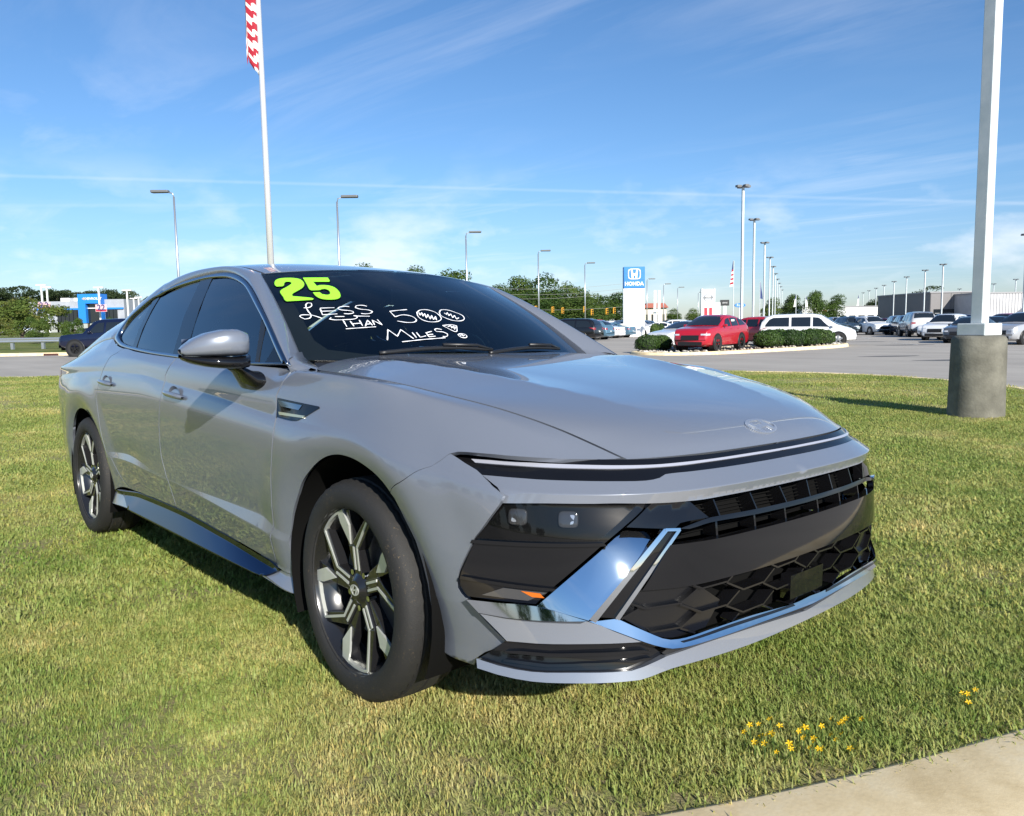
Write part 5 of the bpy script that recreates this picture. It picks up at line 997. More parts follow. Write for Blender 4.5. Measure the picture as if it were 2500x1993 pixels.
def make_car(k, name='parked_car'):
    """one prototype: nose towards +x, on z = 0, centre at the origin"""
    q = KIND[k]; L, W, H, r = q['L'], q['W'], q['H'], q['r']; root = empty(name)
    xs = np.unique(np.r_[np.linspace(0, 1, 33), [s[0] for s in q['st']]]); rows = []
    for xf in xs:
        sec = car_section(k, xf); rows.append([(L/2 - xf*L, -y, z) for y, z in sec] + [(L/2 - xf*L, y, z) for y, z in sec[::-1][1:]])
    pm = mat('car_paint_white', (.72,.73,.74), .35, 0, 1)
    n = len(rows[0]); V = [p for r_ in rows for p in r_]; F = []
    for i in range(len(rows)-1):
        for j in range(n-1): F.append((i*n+j, i*n+j+1, (i+1)*n+j+1, (i+1)*n+j))
    F.append(tuple(range(n))[::-1]); F.append(tuple(range((len(rows)-1)*n, len(rows)*n)))
    body = obj('body', V, F, pm, root, True); sharp(body, 50)
    def P(xf, a, off=.012):
        """point on the flank: a 0 belt .. 1 roof edge"""
        s = car_section(k, xf); (y0, z0), (y1, z1) = s[5], s[7]; m_ = s[6]
        if a < .45: t = a/.45; y = y0 + (m_[0]-y0)*t; z = z0 + (m_[1]-z0)*t
        else: t = (a-.45)/.55; y = m_[0] + (y1-m_[0])*t; z = m_[1] + (z1-m_[1])*t
        return (L/2 - xf*L, y + off, z + off*.4)
    st = q['st']
    x0 = {'suv': .335, 'hatch': .335, 'sedan': .345, 'van': .27, 'offroad': .325}[k]; x1 = {'suv': .90, 'hatch': .885, 'sedan': .785, 'van': .93, 'offroad': .915}[k]; cuts = {'suv': (.53,.72), 'hatch': (.53,.715), 'sedan': (.55,.735), 'van': (.45,.67), 'offroad': (.51,.68)}[k]
    def hi(xf): return .93
    for a, b in ((x0, cuts[0]-.012), (cuts[0]+.012, cuts[1]-.012), (cuts[1]+.012, x1)):
        for s_ in (1, -1):
            v = []; m_ = 7
            for t in np.linspace(a, b, m_):
                top = .95
                if t < x0 + .10: top = max(.12, .95*(t - x0 + .012)/.11)
                if t > x1 - .05: top = max(.25, .95*(x1 + .02 - t)/.07)
                for aa in (.06, top*.5 + .03, top): p = P(t, aa); v.append((p[0], p[1]*s_, p[2]))
            f = []
            for i in range(m_-1):
                for j in range(2): qd = (i*3+j, i*3+j+1, (i+1)*3+j+1, (i+1)*3+j); f.append(qd if s_ < 0 else qd[::-1])
            obj('side_window', v, f, GLZ, root, True)
    def cross(name, xa, xb, wd, m_, off=.012, lo=None):
        v = []; f = []; n_ = 9
        for xf in np.linspace(xa, xb, 5):
            s = car_section(k, xf); ys = np.array([p[0] for p in s[6:]][::-1]); zs = np.array([p[1] for p in s[6:]][::-1])
            for u in np.linspace(-wd, wd, n_): yy = abs(u)*s[7][0]; v.append((L/2 - xf*L + (off if xa < .5 else -off), u*s[7][0], float(np.interp(yy, ys, zs)) + off))
        for i in range(4):
            for j in range(n_-1): f.append((i*n_+j, (i+1)*n_+j, (i+1)*n_+j+1, i*n_+j+1))
        return obj(name, v, f, m_, root, True)
    wsx = {'suv': (.285,.43), 'hatch': (.27,.45), 'sedan': (.285,.455), 'van': (.165,.375), 'offroad': (.28,.385)}[k]; rwx = {'suv': (.87,.955), 'hatch': (.80,.93), 'sedan': (.67,.84), 'van': (.90,.975), 'offroad': (.91,.965)}[k]
    cross('windscreen', *wsx, .94, GLZ); cross('rear_window', *rwx, .86, GLZ)
    def patch(name, side, u0, u1, z0, z1, m_, par=root, sk=0):
        """panel on nose (side 0) or tail (1), u across -1..1, z in fractions"""
        nx = 6; v = []; 
        for zf in np.linspace(z0, z1, 4):
            for u in np.linspace(u0, u1, nx):
                # find the x where the half width reaches |u|
                best = 0
                for xf in (np.linspace(0, .12, 25) if side == 0 else np.linspace(1, .88, 25)):
                    s = car_section(k, xf); 
                    if s[5][1] >= zf*H*.98 or s[10][1] >= zf*H:
                        yy = np.interp(zf*H, [p[1] for p in s[1:6]], [p[0] for p in s[1:6]])
                        if yy >= abs(u)*W/2*.99: best = xf; break
                    best = xf
                v.append((L/2 - best*L + (.015 if side == 0 else -.015), u*W/2 + .012*np.sign(u)*(abs(u) > .8), zf*H + sk*abs(u)))
        f = []
        for i in range(3):
            for j in range(nx-1): qd = (i*nx+j, i*nx+j+1, (i+1)*nx+j+1, (i+1)*nx+j); f.append(qd if side == 0 else qd[::-1])
        return obj(name, v, f, m_, par, True)
    patch('grille', 0, -.46, .46, .32, .45, BLKM); patch('lower_grille', 0, -.62, .62, .17, .27, BLKM)
    for s_ in (1, -1):
        patch('headlight', 0, .55 if s_ > 0 else -.92, .92 if s_ > 0 else -.55, .445, .49, LAMPW)
        patch('tail_light', 1, .62 if s_ > 0 else -.95, .95 if s_ > 0 else -.62, .50, .59, LAMPR)
        m_ = MB(); s2 = car_section(k, wsx[0] + .05)[5]; m_.box((L/2 - (wsx[0]+.085)*L, s_*s2[0] + (0 if s_ > 0 else -.17), s2[1] + .03), (L/2 - (wsx[0]+.06)*L, s_*s2[0] + (.17 if s_ > 0 else 0), s2[1] + .14)); m_.build('door_mirror', pm, root, bevel=.03)
        for hx in (cuts[0] - .02, cuts[1] - .03): m_ = MB(); p = P(hx, 0); m_.box((p[0]-.09, s_*(p[1]-.01)-.015, p[2]-.12), (p[0]+.09, s_*(p[1]-.01)+.03*(1), p[2]-.09)); m_.build('door_handle', pm, root)
    patch('number_plate', 1, -.16, .16, .40, .47, PAPER)
    cl = BLKM
    for xf in q['wb']:
        for s_ in (1, -1):
            x = L/2 - xf*L; y = s_*(W/2 - .10)
            m_ = MB(); m_.lathe([(r*.55, s_*(W/2 + .004)), (r*1.17, s_*(W/2 + .006)), (r*1.22, s_*(W/2 - .01)), (r*1.22, s_*(W/2 - .25)), (.02, s_*(W/2 - .25))], 28, 'y', (x, 0, r)); m_.build('wheel_arch', cl, root, True, auto=35)
            w = empty('wheel', (x, y, r), 0, parent=root)
            m_ = MB(); m_.lathe([(r*.66, .105*s_), (r*.80, .122*s_), (r*.95, .112*s_), (r, .08*s_), (r, -.1*s_), (r*.66, -.1*s_)], 32, 'y'); m_.build('tyre', mat('plain_tyre', (.02,.02,.02), .8), w, True, auto=40)
            m_ = MB(); m_.lathe([(.0, .05*s_), (r*.60, .055*s_), (r*.64, .10*s_), (r*.68, .106*s_)], 28, 'y'); m_.build('rim_barrel', RIMB, w, True, auto=40)
            m_ = MB()
            for i in range(5):
                a = 2*math.pi*i/5 + .3
                for d_ in (-.13, .13):
                    c0 = np.array([math.cos(a), math.sin(a)])*r*.08; c1 = np.array([math.cos(a + d_), math.sin(a + d_)])*r*.65; t = np.array([-math.sin(a), math.cos(a)])*r*.045
                    vv = [c0 - t, c0 + t, c1 + t, c1 - t]; m_.add([(p[0], .085*s_, p[1]) for p in vv] + [(p[0], .108*s_, p[1]) for p in vv], [(0,1,2,3),(7,6,5,4),(0,4,5,1),(1,5,6,2),(2,6,7,3),(3,7,4,0)])
            m_.lathe([(.0,.112*s_),(r*.14,.11*s_),(r*.15,.08*s_)], 12, 'y'); m_.build('spokes', GRIM, w)
    return root
PROTO = {}
USED = set()
PAINTS = {'white': (.74,.75,.76), 'red': (.42,.008,.022), 'silver': (.42,.43,.45), 'grey': (.10,.105,.115), 'black': (.008,.008,.010), 'blue': (.10,.20,.28), 'navy': (.004,.008,.035), 'maroon': (.09,.008,.012), 'teal': (.05,.075,.09), 'tan': (.30,.26,.20)}
def place_car(k, col, px, d, ang, label, group='cars in the dealer lots', name=None, loc=None, dz=0, scale=1, dark_rims=False):
    if k not in PROTO: PROTO[k] = make_car(k)
    src = PROTO[k]
    root = src if k not in USED else copy_tree(src)
    USED.add(k)
    pm = mat('car_paint_' + col, PAINTS[col], .35, .25 if col not in ('white', 'red') else 0, 1)
    def rec(o):
        if o.type == 'MESH':
            for s in o.material_slots:
                base = s.material.name
                if base.startswith('car_paint_'): s.link = 'OBJECT'; s.material = pm
                elif dark_rims and base == 'alloy': s.link = 'OBJECT'; s.material = RIMB
        for ch in o.children: rec(ch)
    rec(root)
    x, y = loc or at(px, d); root.location = (x, y, z_lot(x, y) - .058 + dz); root.rotation_euler = (0, 0, ang); root.scale = (scale,)*3
    root.name = {'suv': 'parked_suv', 'hatch': 'parked_hatchback', 'sedan': 'parked_sedan', 'van': 'parked_minivan', 'offroad': 'offroad_suv'}[k]
    tag(root, label, 'car', group); return root
A0 = math.atan2(FV[1], FV[0]); AR = math.atan2(RV[1], RV[0])       # pointing away from / to the right of the view

# ---------------------------------------------------------------- background things
rng = random.Random(11)
def head(r, f): return math.atan2(RV[1]*r + FV[1]*f, RV[0]*r + FV[0]*f)
def hor(px): return 778 + (2150 - px)*.0155
def zpix(py, px, d): return CAMLOC[2] - (py - hor(px))/1936*d
STEEL = mat('galvanised', (.50,.52,.54), .35, .75); PALE = mat('pale_pole_paint', (.62,.66,.67), .45, .1, fn=noise_col([(.55,.60,.61),(.68,.71,.71)], 3, 4)); HEADM = mat('lamp_head', (.16,.165,.17), .5, .3)
WHT = mat('white_sign', (.80,.80,.79), .5); BLUE = mat('sign_blue', (.025,.20,.62), .4); RED = mat('sign_red', (.55,.02,.04), .4)
def text_mesh(name, s, size, m, parent, loc, rot, ext=.01, bold=0):
    cu = bpy.data.curves.new(name, 'FONT'); cu.body = s; cu.size = size; cu.extrude = ext; cu.align_x = 'CENTER'; cu.align_y = 'CENTER'; cu.offset = bold; cu.resolution_u = 3
    t = bpy.data.objects.new(name, cu); me = bpy.data.meshes.new_from_object(t); bpy.data.objects.remove(t); me.materials.clear(); me.materials.append(m)
    o = link(bpy.data.objects.new(name, me), parent); o.location = loc; o.rotation_euler = rot; return o
# --- street lights along the road
def street_light(px, py, d, arm, label):
    x, y = at(px, d); z0 = z_lot(x, y) - .06; h = zpix(py, px, d) - z0
    r = empty('street_light', (x, y, z0), head(1, 0), label, 'street light', 'street lights along the road')
    m = MB(); m.tube([(0,0,0),(0,0,h*.5),(0,0,h-.25)], [.085,.07,.05], 8); m.build('pole', STEEL, r, True)
    m = MB(); m.tube([(0,0,h-.3),(.05*arm,0,h-.08),(.35*arm,0,h)], .035, 6); m.build('arm', STEEL, r, True)
    m = MB(); m.prism([(.25,-.16),(1.15,-.20),(1.2,0),(1.15,.20),(.25,.16)] if arm > 0 else [(-.25,.16),(-1.15,.20),(-1.2,0),(-1.15,-.20),(-.25,-.16)], h-.04, h+.09); m.build('lamp_head', HEADM, r, bevel=.03)
SL = [(449,477,43,-1,'grey street light reaching left, above the rear of the sedan'),(838,490,45,1,'tall street light rising over the middle of the sedan roof'),(1144,573,62,1,'street light just right of the sedan roof, before the tree tops'),(1317,617,77,1,'street light standing before the left half of the big trees'),(1429,646,93,1,'street light at the right edge of the big trees'),(1579,684,118,1,'street light directly right of the blue topped pylon sign'),(1619,696,130,1,'second small street light right of the blue topped pylon sign'),(1653,704,142,1,'third small street light right of the blue topped pylon sign'),(1703,716,160,1,'smallest street light, just left of the red striped pylon')]
for a in SL: street_light(*a)
# --- tall lot lights on concrete bases
def lot_light(px, py, d, label, grp, ped=True, hd=.46):
    x, y = at(px, d); z0 = z_lot(x, y) - .06; h = zpix(py, px, d) - z0
    r = empty('lot_light', (x, y, z0), head(1, 0) + .3, label, 'light pole', grp)
    m = MB(); m.box((-.062,-.062,.75), (.062,.062,h)); m.build('pole', PALE, r)
    m = MB(); m.lathe([(.0,.9),(.27,.9),(.30,.86),(.31,0)], 14); m.build('pedestal', CONC, r, True, auto=40)
    for a_ in (0, 90, 180, 270):
        M = Matrix.Rotation(R(a_), 4, 'Z'); m = MB(); m.box((.06,-.02,h-.10), (.2,.02,h-.05), M); m.box((.16,-.13,h-.10), (hd,.13,h+.02), M); m.build('lamp_head', HEADM, r)
ord_ = ['nearest','second','third','fourth','fifth','sixth','seventh','eighth','ninth','farthest']
for k, (px, py, d) in enumerate([(1808,464,49),(1836,542,64),(1862,597,82),(1875,632,103),(1883,654,121),(1889,671,141),(1894,684,160),(1898,694,180),(1902,702,200),(1906,710,225)]): lot_light(px, py, d, ord_[k] + ' tall light pole of the row receding behind the red hatchback', 'light poles behind the red hatchback')
for k, (px, py, d) in enumerate([(2491,578,66),(2380,619,80),(2293,649,98),(2250,663,108),(2206,679,125),(2176,690,140),(2152,699,158),(2133,706,175),(2116,712,195),(2102,717,215)]): lot_light(px, py, d, ord_[k] + ' tall light pole of the row along the right of the lot', 'light poles on the right of the lot')
for k, (px, py, d) in enumerate([(2470,685,135),(2417,696,150),(2335,708,165)]): lot_light(px, py, d, ['right','middle','left'][k] + ' one of three smaller poles before the corrugated warehouse', 'small poles before the warehouse')
# --- near light pole on its round concrete base
def near_pole():
    x, y = -1.70, 9.62; z0 = z_lawn(x, y) - .12
    r = empty('light_pole', (x, y, z0), head(1, 0) + R(28), 'pale square light pole on a round concrete base at the right', 'light pole')
    m = MB(); prof = [(.0,1.19),(.27,1.19),(.305,1.175),(.325,1.14),(.330,.9),(.335,.5),(.342,.1),(.345,0)]; m.lathe(prof, 48); m.build('concrete_base', CONG, r, True, auto=50)
    m = MB(); m.box((-.19,-.19,1.19), (.19,.19,1.35)); m.build('base_cover', PALE, r, bevel=.012)
    m = MB(); m.box((-.078,-.078,1.35), (.078,.078,9.5)); m.build('pole', PALE, r, bevel=.01)
    for dx in (1, -1): m = MB(); m.box((dx*.55-.4,-.2,9.4), (dx*.55+.4,.2,9.6)); m.build('lamp_head', HEADM, r)
near_pole()
# --- flag pole with a limp flag
def flag():
    d = 22; x, y = at(673, d); z0 = z_lot(x, y) - .06
    r = empty('flag_pole', (x, y, z0), head(1, 0), 'white metal flag pole rising behind the sedan roof', 'flag pole')
    m = MB(); m.tube([(0,0,0),(0,0,6),(0,0,14)], [.095,.08,.05], 14); m.build('pole', mat('pole_white', (.70,.71,.72), .25, .4), r, True)
    m = MB(); m.lathe([(.0,14.2),(.08,14.1),(.08,14.0),(.0,13.95)], 12); m.build('finial', mat('gold', (.6,.42,.12), .3, .9), r, True)
    m = MB(); m.tube([(-.075,0,1.2),(-.06,-.01,7),(-.05,0,13.8)], .008, 4); m.build('halyard', WHT, r)
    # cloth: folds side by side, each a strip of slanted stripes
    zb = zpix(212, 640, d) - z0
    fr = mat('flag_red', (.36,.012,.03), .8); fw = mat('flag_white', (.80,.79,.77), .8); fb = mat('flag_blue', (.03,.05,.16), .8)
    V = []; F = []; fm = []; cols = [(-.06,.02,.0,-.5),(-.115,-.055,.10,.06),(-.20,.03,.16,.0),(-.31,-.05,.34,.10),(-.335,.02,.52,.28),(-.375,.03,.30,.20)]
    n = 36; H = 3.6
    def zz(c, k): return zb + cols[c][2] + (H - cols[c][2])*k/n
    for c_ in range(len(cols)):
        for k in range(n + 1):
            t = k/n; sway = .03*math.sin(6*t + c_) ; low = max(0, 1 - t*6)
            V.append((cols[c_][0]*(1 - .10*low) + sway*.6*(1 - t) - .02*low, cols[c_][1] + .02*math.sin(9*t + 2*c_), zz(c_, k)))
    for c_ in range(len(cols) - 1):
        for k in range(n):
            a = c_*(n+1) + k; F.append((a, a+n+1, a+n+2, a+1)); zc = sum(V[i][2] for i in F[-1])/4 - zb
            band = int((zc + (.30*c_ if c_ < 3 else .9 - .2*c_))/.165); fm.append(2 if zc > 2.25 + .2*c_ else (0 if band % 2 else 1))
    o = obj('flag', V, F, None, None, True, mats=[fr, fw, fb], fm=fm); o.location = (x, y, z0); o.rotation_euler = (0, 0, head(1, 0)); tag(o, 'limp flag with red and white stripes hanging on the tall pole', 'flag')
    s = o.modifiers.new('thickness', 'SOLIDIFY'); s.thickness = .006
flag()
# --- trees
def leaf_fn(cols):
    def fn(nt, b):
        N = nt.nodes; L = nt.links; P = wfn(nt); n = N.new('ShaderNodeTexNoise'); n.inputs['Scale'].default_value = .55; n.inputs['Detail'].default_value = 5; n.inputs['Roughness'].default_value = .7; L.new(P, n.inputs['Vector'])
        oi = N.new('ShaderNodeObjectInfo'); ma = N.new('ShaderNodeMath'); ma.operation = 'MULTIPLY_ADD'; L.new(oi.outputs['Random'], ma.inputs[0]); ma.inputs[1].default_value = .25; L.new(n.outputs[0], ma.inputs[2])
        c = N.new('ShaderNodeValToRGB'); e = c.color_ramp.elements; e[0].position = .42; e[1].position = .85; e[0].color = (*cols[0], 1); e[1].color = (*cols[-1], 1)
        for i, k in enumerate(cols[1:-1]): x = e.new(.42 + .43*(i+1)/(len(cols)-1)); x.color = (*k, 1)
        L.new(ma.outputs[0], c.inputs[0]); L.new(c.outputs[0], b.inputs['Base Color']); tl = N.new('ShaderNodeBsdfTranslucent'); L.new(c.outputs[0], tl.inputs[0]); ms = N.new('ShaderNodeMixShader'); ms.inputs[0].default_value = .3; L.new(b.outputs[0], ms.inputs[1]); L.new(tl.outputs[0], ms.inputs[2]); L.new(ms.outputs[0], N['Material Output'].inputs[0])
    return fn
LEAF = mat('leaf_green', (.05,.09,.02), .6, spec=.2, fn=leaf_fn([(.035,.075,.016),(.075,.125,.026),(.14,.19,.045)]))
PINE = mat('leaf_dark', (.03,.05,.02), .7, spec=.15, fn=leaf_fn([(.024,.042,.017),(.046,.070,.028),(.075,.10,.042)]))
MYRT = mat('leaf_myrtle', (.07,.09,.02), .6, spec=.2, fn=leaf_fn([(.05,.10,.02),(.12,.165,.035),(.22,.16,.055)]))
BOXW = mat('leaf_boxwood', (.04,.08,.015), .45, spec=.35, fn=leaf_fn([(.028,.065,.011),(.06,.115,.02),(.11,.17,.035)]))
BARK = mat('bark', (.09,.07,.05), .9, fn=noise_col([(.06,.045,.03),(.13,.10,.075)], 4, 5))
def crown_mesh(seed, blobs, n, ls, spread=.35):
    g = np.random.default_rng(seed); B = np.array(blobs, float); wts = B[:, 3]*B[:, 4]; wts /= wts.sum(); b = B[g.choice(len(B), n, p=wts)]
    d = g.normal(size=(n, 3)); d /= np.linalg.norm(d, axis=1)[:, None]; d[:, 2] = np.where(d[:, 2] < -.55, -.6*d[:, 2], d[:, 2])
    r = 1 - spread*np.abs(g.normal(size=n))*.7; lump = 1 + .08*np.sin(d[:, 0]*9 + b[:, 0]*20)*np.sin(d[:, 2]*8 + b[:, 1]*17)
    p = b[:, :3] + d*b[:, [3, 3, 4]]*(r*lump)[:, None]; nn = d + g.normal(size=(n, 3))*.5; nn /= np.linalg.norm(nn, axis=1)[:, None]
    u = np.cross(nn, g.normal(size=(n, 3))); u /= np.linalg.norm(u, axis=1)[:, None]; w = np.cross(nn, u); s = (ls*g.uniform(.6, 1.3, n))[:, None]
    V = np.stack([p - u*s, p + w*s*.55 + nn*s*.1, p + u*s, p - w*s*.55 + nn*s*.1], 1).reshape(-1, 3); return V, np.arange(4*n).reshape(-1, 4)
TREEP = {}
def tree_proto(kind, var):
    key = (kind, var)
    if key in TREEP: return TREEP[key]
    g = random.Random(var*17 + len(kind)*5); blobs = []
    if kind == 'broad':
        for i in range(22): z_ = g.uniform(.12, .88); a = g.uniform(0, 6.28); rr = g.uniform(.05, .32)*(1.1 - .55*z_); blobs.append((rr*math.cos(a), rr*math.sin(a), z_, g.uniform(.12, .20), g.uniform(.09, .14)))
        blobs += [(0, 0, .45, .30, .34), (0, 0, .78, .16, .20)]; V, F = crown_mesh(var, blobs, 7000, .017, .22); lm = LEAF; th = .5
    elif kind == 'pine':
        for i in range(18): a = g.uniform(0, 6.28); rr = g.uniform(0, .28); blobs.append((rr*math.cos(a), rr*math.sin(a), g.uniform(.25, .92), g.uniform(.10, .18), g.uniform(.06, .11)))
        blobs.append((0, 0, .55, .24, .30)); V, F = crown_mesh(var + 50, blobs, 5000, .02, .25); lm = PINE; th = .8
    else:
        for i in range(26): a = g.uniform(0, 6.28); rr = .5*math.sqrt(g.random()); blobs.append((rr*math.cos(a), rr*math.sin(a), g.uniform(.30, .86)*(1 - .9*rr*rr), g.uniform(.13, .20), g.uniform(.10, .16)))
        V, F = crown_mesh(var + 90, blobs, 8000, .019, .28); lm = MYRT; th = .45
    r = empty('tree'); cr = obj('crown', V, F, lm, r); m = MB(); m.tube([(0,0,-.02),(.01,0,th*.5),(.0,.01,th)], [.03,.022,.012], 7)
    for i in range(5): a = g.uniform(0, 6.28); z = th*g.uniform(.45, .9); m.tube([(0,0,z),(.1*math.cos(a), .1*math.sin(a), z + .09),(.2*math.cos(a), .2*math.sin(a), z + .2)], [.012,.008,.004], 5)
    m.build('trunk', BARK, r, True); TREEP[key] = [r, False]; return TREEP[key]
def tree(kind, px, d, top, label, group, width=None, z0=None, name='tree', var=None):
    var = rng.randrange(3) if var is None else var; e = tree_proto(kind, var); r = e[0] if not e[1] else copy_tree(e[0]); e[1] = True
    x, y = at(px, d); z = z_lot(x, y) - .06 if z0 is None else z0; h = zpix(top, px, d) - z; w = (width/1936*d) if width else h*.7; base_w = {'broad': .86, 'pine': .7, 'myrtle': 1.2}[kind]
    r.location = (x, y, z); r.rotation_euler = (0, 0, rng.uniform(0, 6.28)); r.scale = (w/base_w, w/base_w, h); r.name = name; tag(r, label, 'tree', group); return r
GT = 'trees between the road and the lots'
for a in ((905,150,646,90,'low tree crown peeping over the sedan roof, left of two'),(1008,150,654,80,'round tree crown over the sedan roof, centre'),(1098,150,658,120,'tree crown over the right end of the sedan roof'),(1232,128,694,75,'slim tree at the left foot of the big tree group'),(1275,134,676,105,'tall leafy tree in the left of the big tree group'),(1335,126,668,125,'tallest broad tree of the group beside the white pylon sign'),(1385,131,688,85,'leafy tree right of the tallest tree in the big group'),(1418,127,702,90,'shorter tree low on the right slope of the big group'),(1462,145,724,70,'small tree between the big group and the round tree'),(1505,150,717,85,'round dark tree just left of the white pylon sign'),(1300,118,715,130,'low bushy tree in front of the big group, centre left'),(1398,117,728,140,'low bushy tree in front of the big group, centre right'),(1248,122,722,90,'low bushy tree in front of the big group, far left')): tree('broad', a[0], a[1], a[2] - 3, a[4], GT, a[3]*1.45)
for a in ((1690,230,752,60,'small dark tree left of the red striped pylon'),(1645,230,752,55,'small dark tree by the red roofed building'),(1880,150,728,70,'tree behind the receding light poles, left'),(1930,155,718,75,'tree behind the white minivan, left'),(1985,150,709,85,'tree behind the white minivan, middle'),(2035,152,720,75,'tree behind the white minivan, right'),(2130,190,720,60,'dark tree far down the lot, left'),(2175,190,716,70,'dark tree far down the lot, right'),(2240,165,696,90,'large dark tree left of the grey warehouse')): tree('broad' if a[0] < 2100 else 'pine', a[0], a[1], a[2], a[4], GT, a[3])
for k, (px, top, w) in enumerate([(-30,696,110),(25,693,95),(75,700,90),(125,698,85),(160,697,80),(185,706,70),(225,704,75),(262,700,85),(300,698,80),(330,708,70),(365,716,70),(150,712,60),(55,708,80),(285,715,70)]): tree('pine', px, 280 + 8*(k % 3), top, 'pine of the wooded rise behind the blue and grey showroom', 'pines on the wooded rise', w, name='pine_tree')
tree('myrtle', 62, 78, 716, 'wide rounded tree with reddish top at the far left', 'trees across the road', 205, name='tree'); tree('myrtle', -5, 66, 758, 'green bushy tree cut by the left picture edge', 'trees across the road', 110, name='tree')
tree('myrtle', 98, 62, 768, 'sparse greyish shrub tree behind the guard rail', 'trees across the road', 70, name='tree'); tree('myrtle', 181, 64, 761, 'small shrub tree with reddish tips left of the dark vehicle', 'trees across the road', 60, name='tree'); tree('myrtle', 272, 66, 766, 'small shrub tree hidden behind the dark vehicle', 'trees across the road', 55, name='tree')
# --- road across on the left: verge, kerb, drain, guard rail
def verge():
    rows = []
    for (d, dz) in ((43.4,-.06),(43.5,.09),(43.8,.10),(47,.16),(52,.22),(75,.5),(150,1.1),(400,1.5)):
        rows.append([(*at(px, 43.5), 0) for px in (0,)] and [])
        for s in np.linspace(-90, 4 if d < 80 else 40, 24): x = CAMLOC[0] + FV[0]*d + RV[0]*s; y = CAMLOC[1] + FV[1]*d + RV[1]*s; rows[-1].append((x, y, z_lot(x, y) + dz))
    tag(loft('verge_kerb', rows[:3], CONC, None, flip=True), kind='structure'); tag(loft('verge', rows[2:], mat('verge_grass', (.13,.16,.045), .9, spec=.1, fn=noise_col([(.09,.13,.03),(.15,.175,.05),(.20,.19,.08)], .5, 6, 'World', .7, .8, 20, .05)), None, flip=True), kind='structure')
    x, y = at(127, 43.42); m = MB(); m.box((-.4,-.03,-.02), (.4,.03,.10)); o = m.build('storm_drain', mat('rust', (.07,.025,.02), .8), None); o.location = (x, y, z_lot(x, y) - .05); o.rotation_euler = (0, 0, head(1, 0)); tag(o, 'dark rusty storm drain opening in the kerb across the road', 'drain')
    x, y = at(60, 49); r = empty('guard_rail', (x, y, z_lot(x, y) + .17), head(1, 0), 'galvanised guard rail along the far side of the road', 'guard rail')
    n = 60; rows = []
    for (yy, zz) in ((0,.42),(-.05,.47),(-.05,.52),(0,.57),(-.05,.62),(-.05,.67),(0,.72)): rows.append([(-24 + i*.5, yy, zz) for i in range(n + 1)])
    loft('rail', rows, STEEL, r)
    for i in range(15): m = MB(); m.box((-23.5 + i*1.9 - .08, .02, -.1), (-23.5 + i*1.9 + .08, .2, .70)); m.build('post', STEEL, r)
verge()
# --- showroom on the left
def showroom():
    d = 215; x, y = at(229, d); z = zpix(788, 229, d); sc = d/1936; r = empty('showroom', (x, y, z), head(1, 0), 'low grey car showroom with a tall bright blue entrance portal', 'building')
    X = lambda px: (px - 229)*sc; Z = lambda py: (788 - py)*sc
    g = mat('grey_cladding', (.36,.38,.42), .5, fn=noise_col([(.33,.35,.39),(.40,.42,.46)], .5, 2)); bl = mat('portal_blue', (.02,.22,.72), .4)
    m = MB(); m.box((X(70),2,0), (X(203),14,Z(734))); m.build('wall', g, r); m = MB(); m.box((X(256),2,0), (X(304),14,Z(731))); m.build('wall', g, r)
    for a, b in ((90,203),(256,303)): m = MB(); m.box((X(a),1.6,Z(755)), (X(b),1.99,Z(751))); m.build('blue_band', bl, r)
    k = 0
    for a, b in ((140,202),(258,296)):
        n = int((b - a)/10)
        for i in range(n): m = MB(); m.box((X(a + i*10 + .6),1.7,Z(785)), (X(a + (i+1)*10 - .6),1.98,Z(756))); m.build('window', GLZ, r)
    m = MB(); m.box((X(201),0,0), (X(219),3.5,Z(718))); m.box((X(252),0,0), (X(257),3.5,Z(718))); m.box((X(219),0,Z(741)), (X(252),3.5,Z(718))); m.build('portal', bl, r)
    m = MB(); m.box((X(219),1.2,0), (X(252),1.3,Z(753))); m.build('entrance_glass', GLZ, r); m = MB(); m.box((X(219),1.1,Z(753)), (X(252),1.4,Z(751))); m.build('transom', WHT, r)
    m = MB(); m.box((X(220),1.1,Z(751)), (X(252),1.3,Z(742))); m.build('transom_glass', GLZ, r)
    text_mesh('lettering', 'CHEVROLET', .92, WHT, r, (X(237), -.06, Z(729.6)), (R(90), 0, 0), .04, .015)
    m = MB(); zc = Z(729.5); xc = X(218); m.prism([(xc-.62,zc-.16),(xc-.2,zc-.16),(xc-.2,zc-.32),(xc+.2,zc-.32),(xc+.2,zc-.16),(xc+.62,zc-.16),(xc+.62,zc+.16),(xc+.2,zc+.16),(xc+.2,zc+.32),(xc-.2,zc+.32),(xc-.2,zc+.16),(xc-.62,zc+.16)], -.1, -.02, 1); m.build('logo', mat('logo_gold', (.55,.50,.45), .4, .3), r)
    for px in (135,168): m = MB(); m.box((X(px),5,Z(734)), (X(px + 22),9,Z(725))); m.build('roof_unit', WHT, r)
showroom()
def t_light(px, py, d, label):
    x, y = at(px, d); z0 = z_lot(x, y) + .6; h = zpix(py, px, d) - z0; r = empty('lot_light', (x, y, z0), head(1, 0), label, 'light pole', 'lights at the showroom')
    m = MB(); m.box((-.12,-.12,0), (.12,.12,h)); m.build('pole', WHT, r); m = MB(); m.box((-.85,-.2,h), (.85,.2,h+.2)); m.build('lamp_head', WHT, r)
for k, (px, py, d) in enumerate([(116,698,140),(129,703,150),(254,704,140),(322,711,150),(337,730,190),(349,727,185)]): t_light(px, py, d, 'white T shaped light, %s from the left at the showroom' % ('first','second','third','fourth','fifth','sixth')[k])
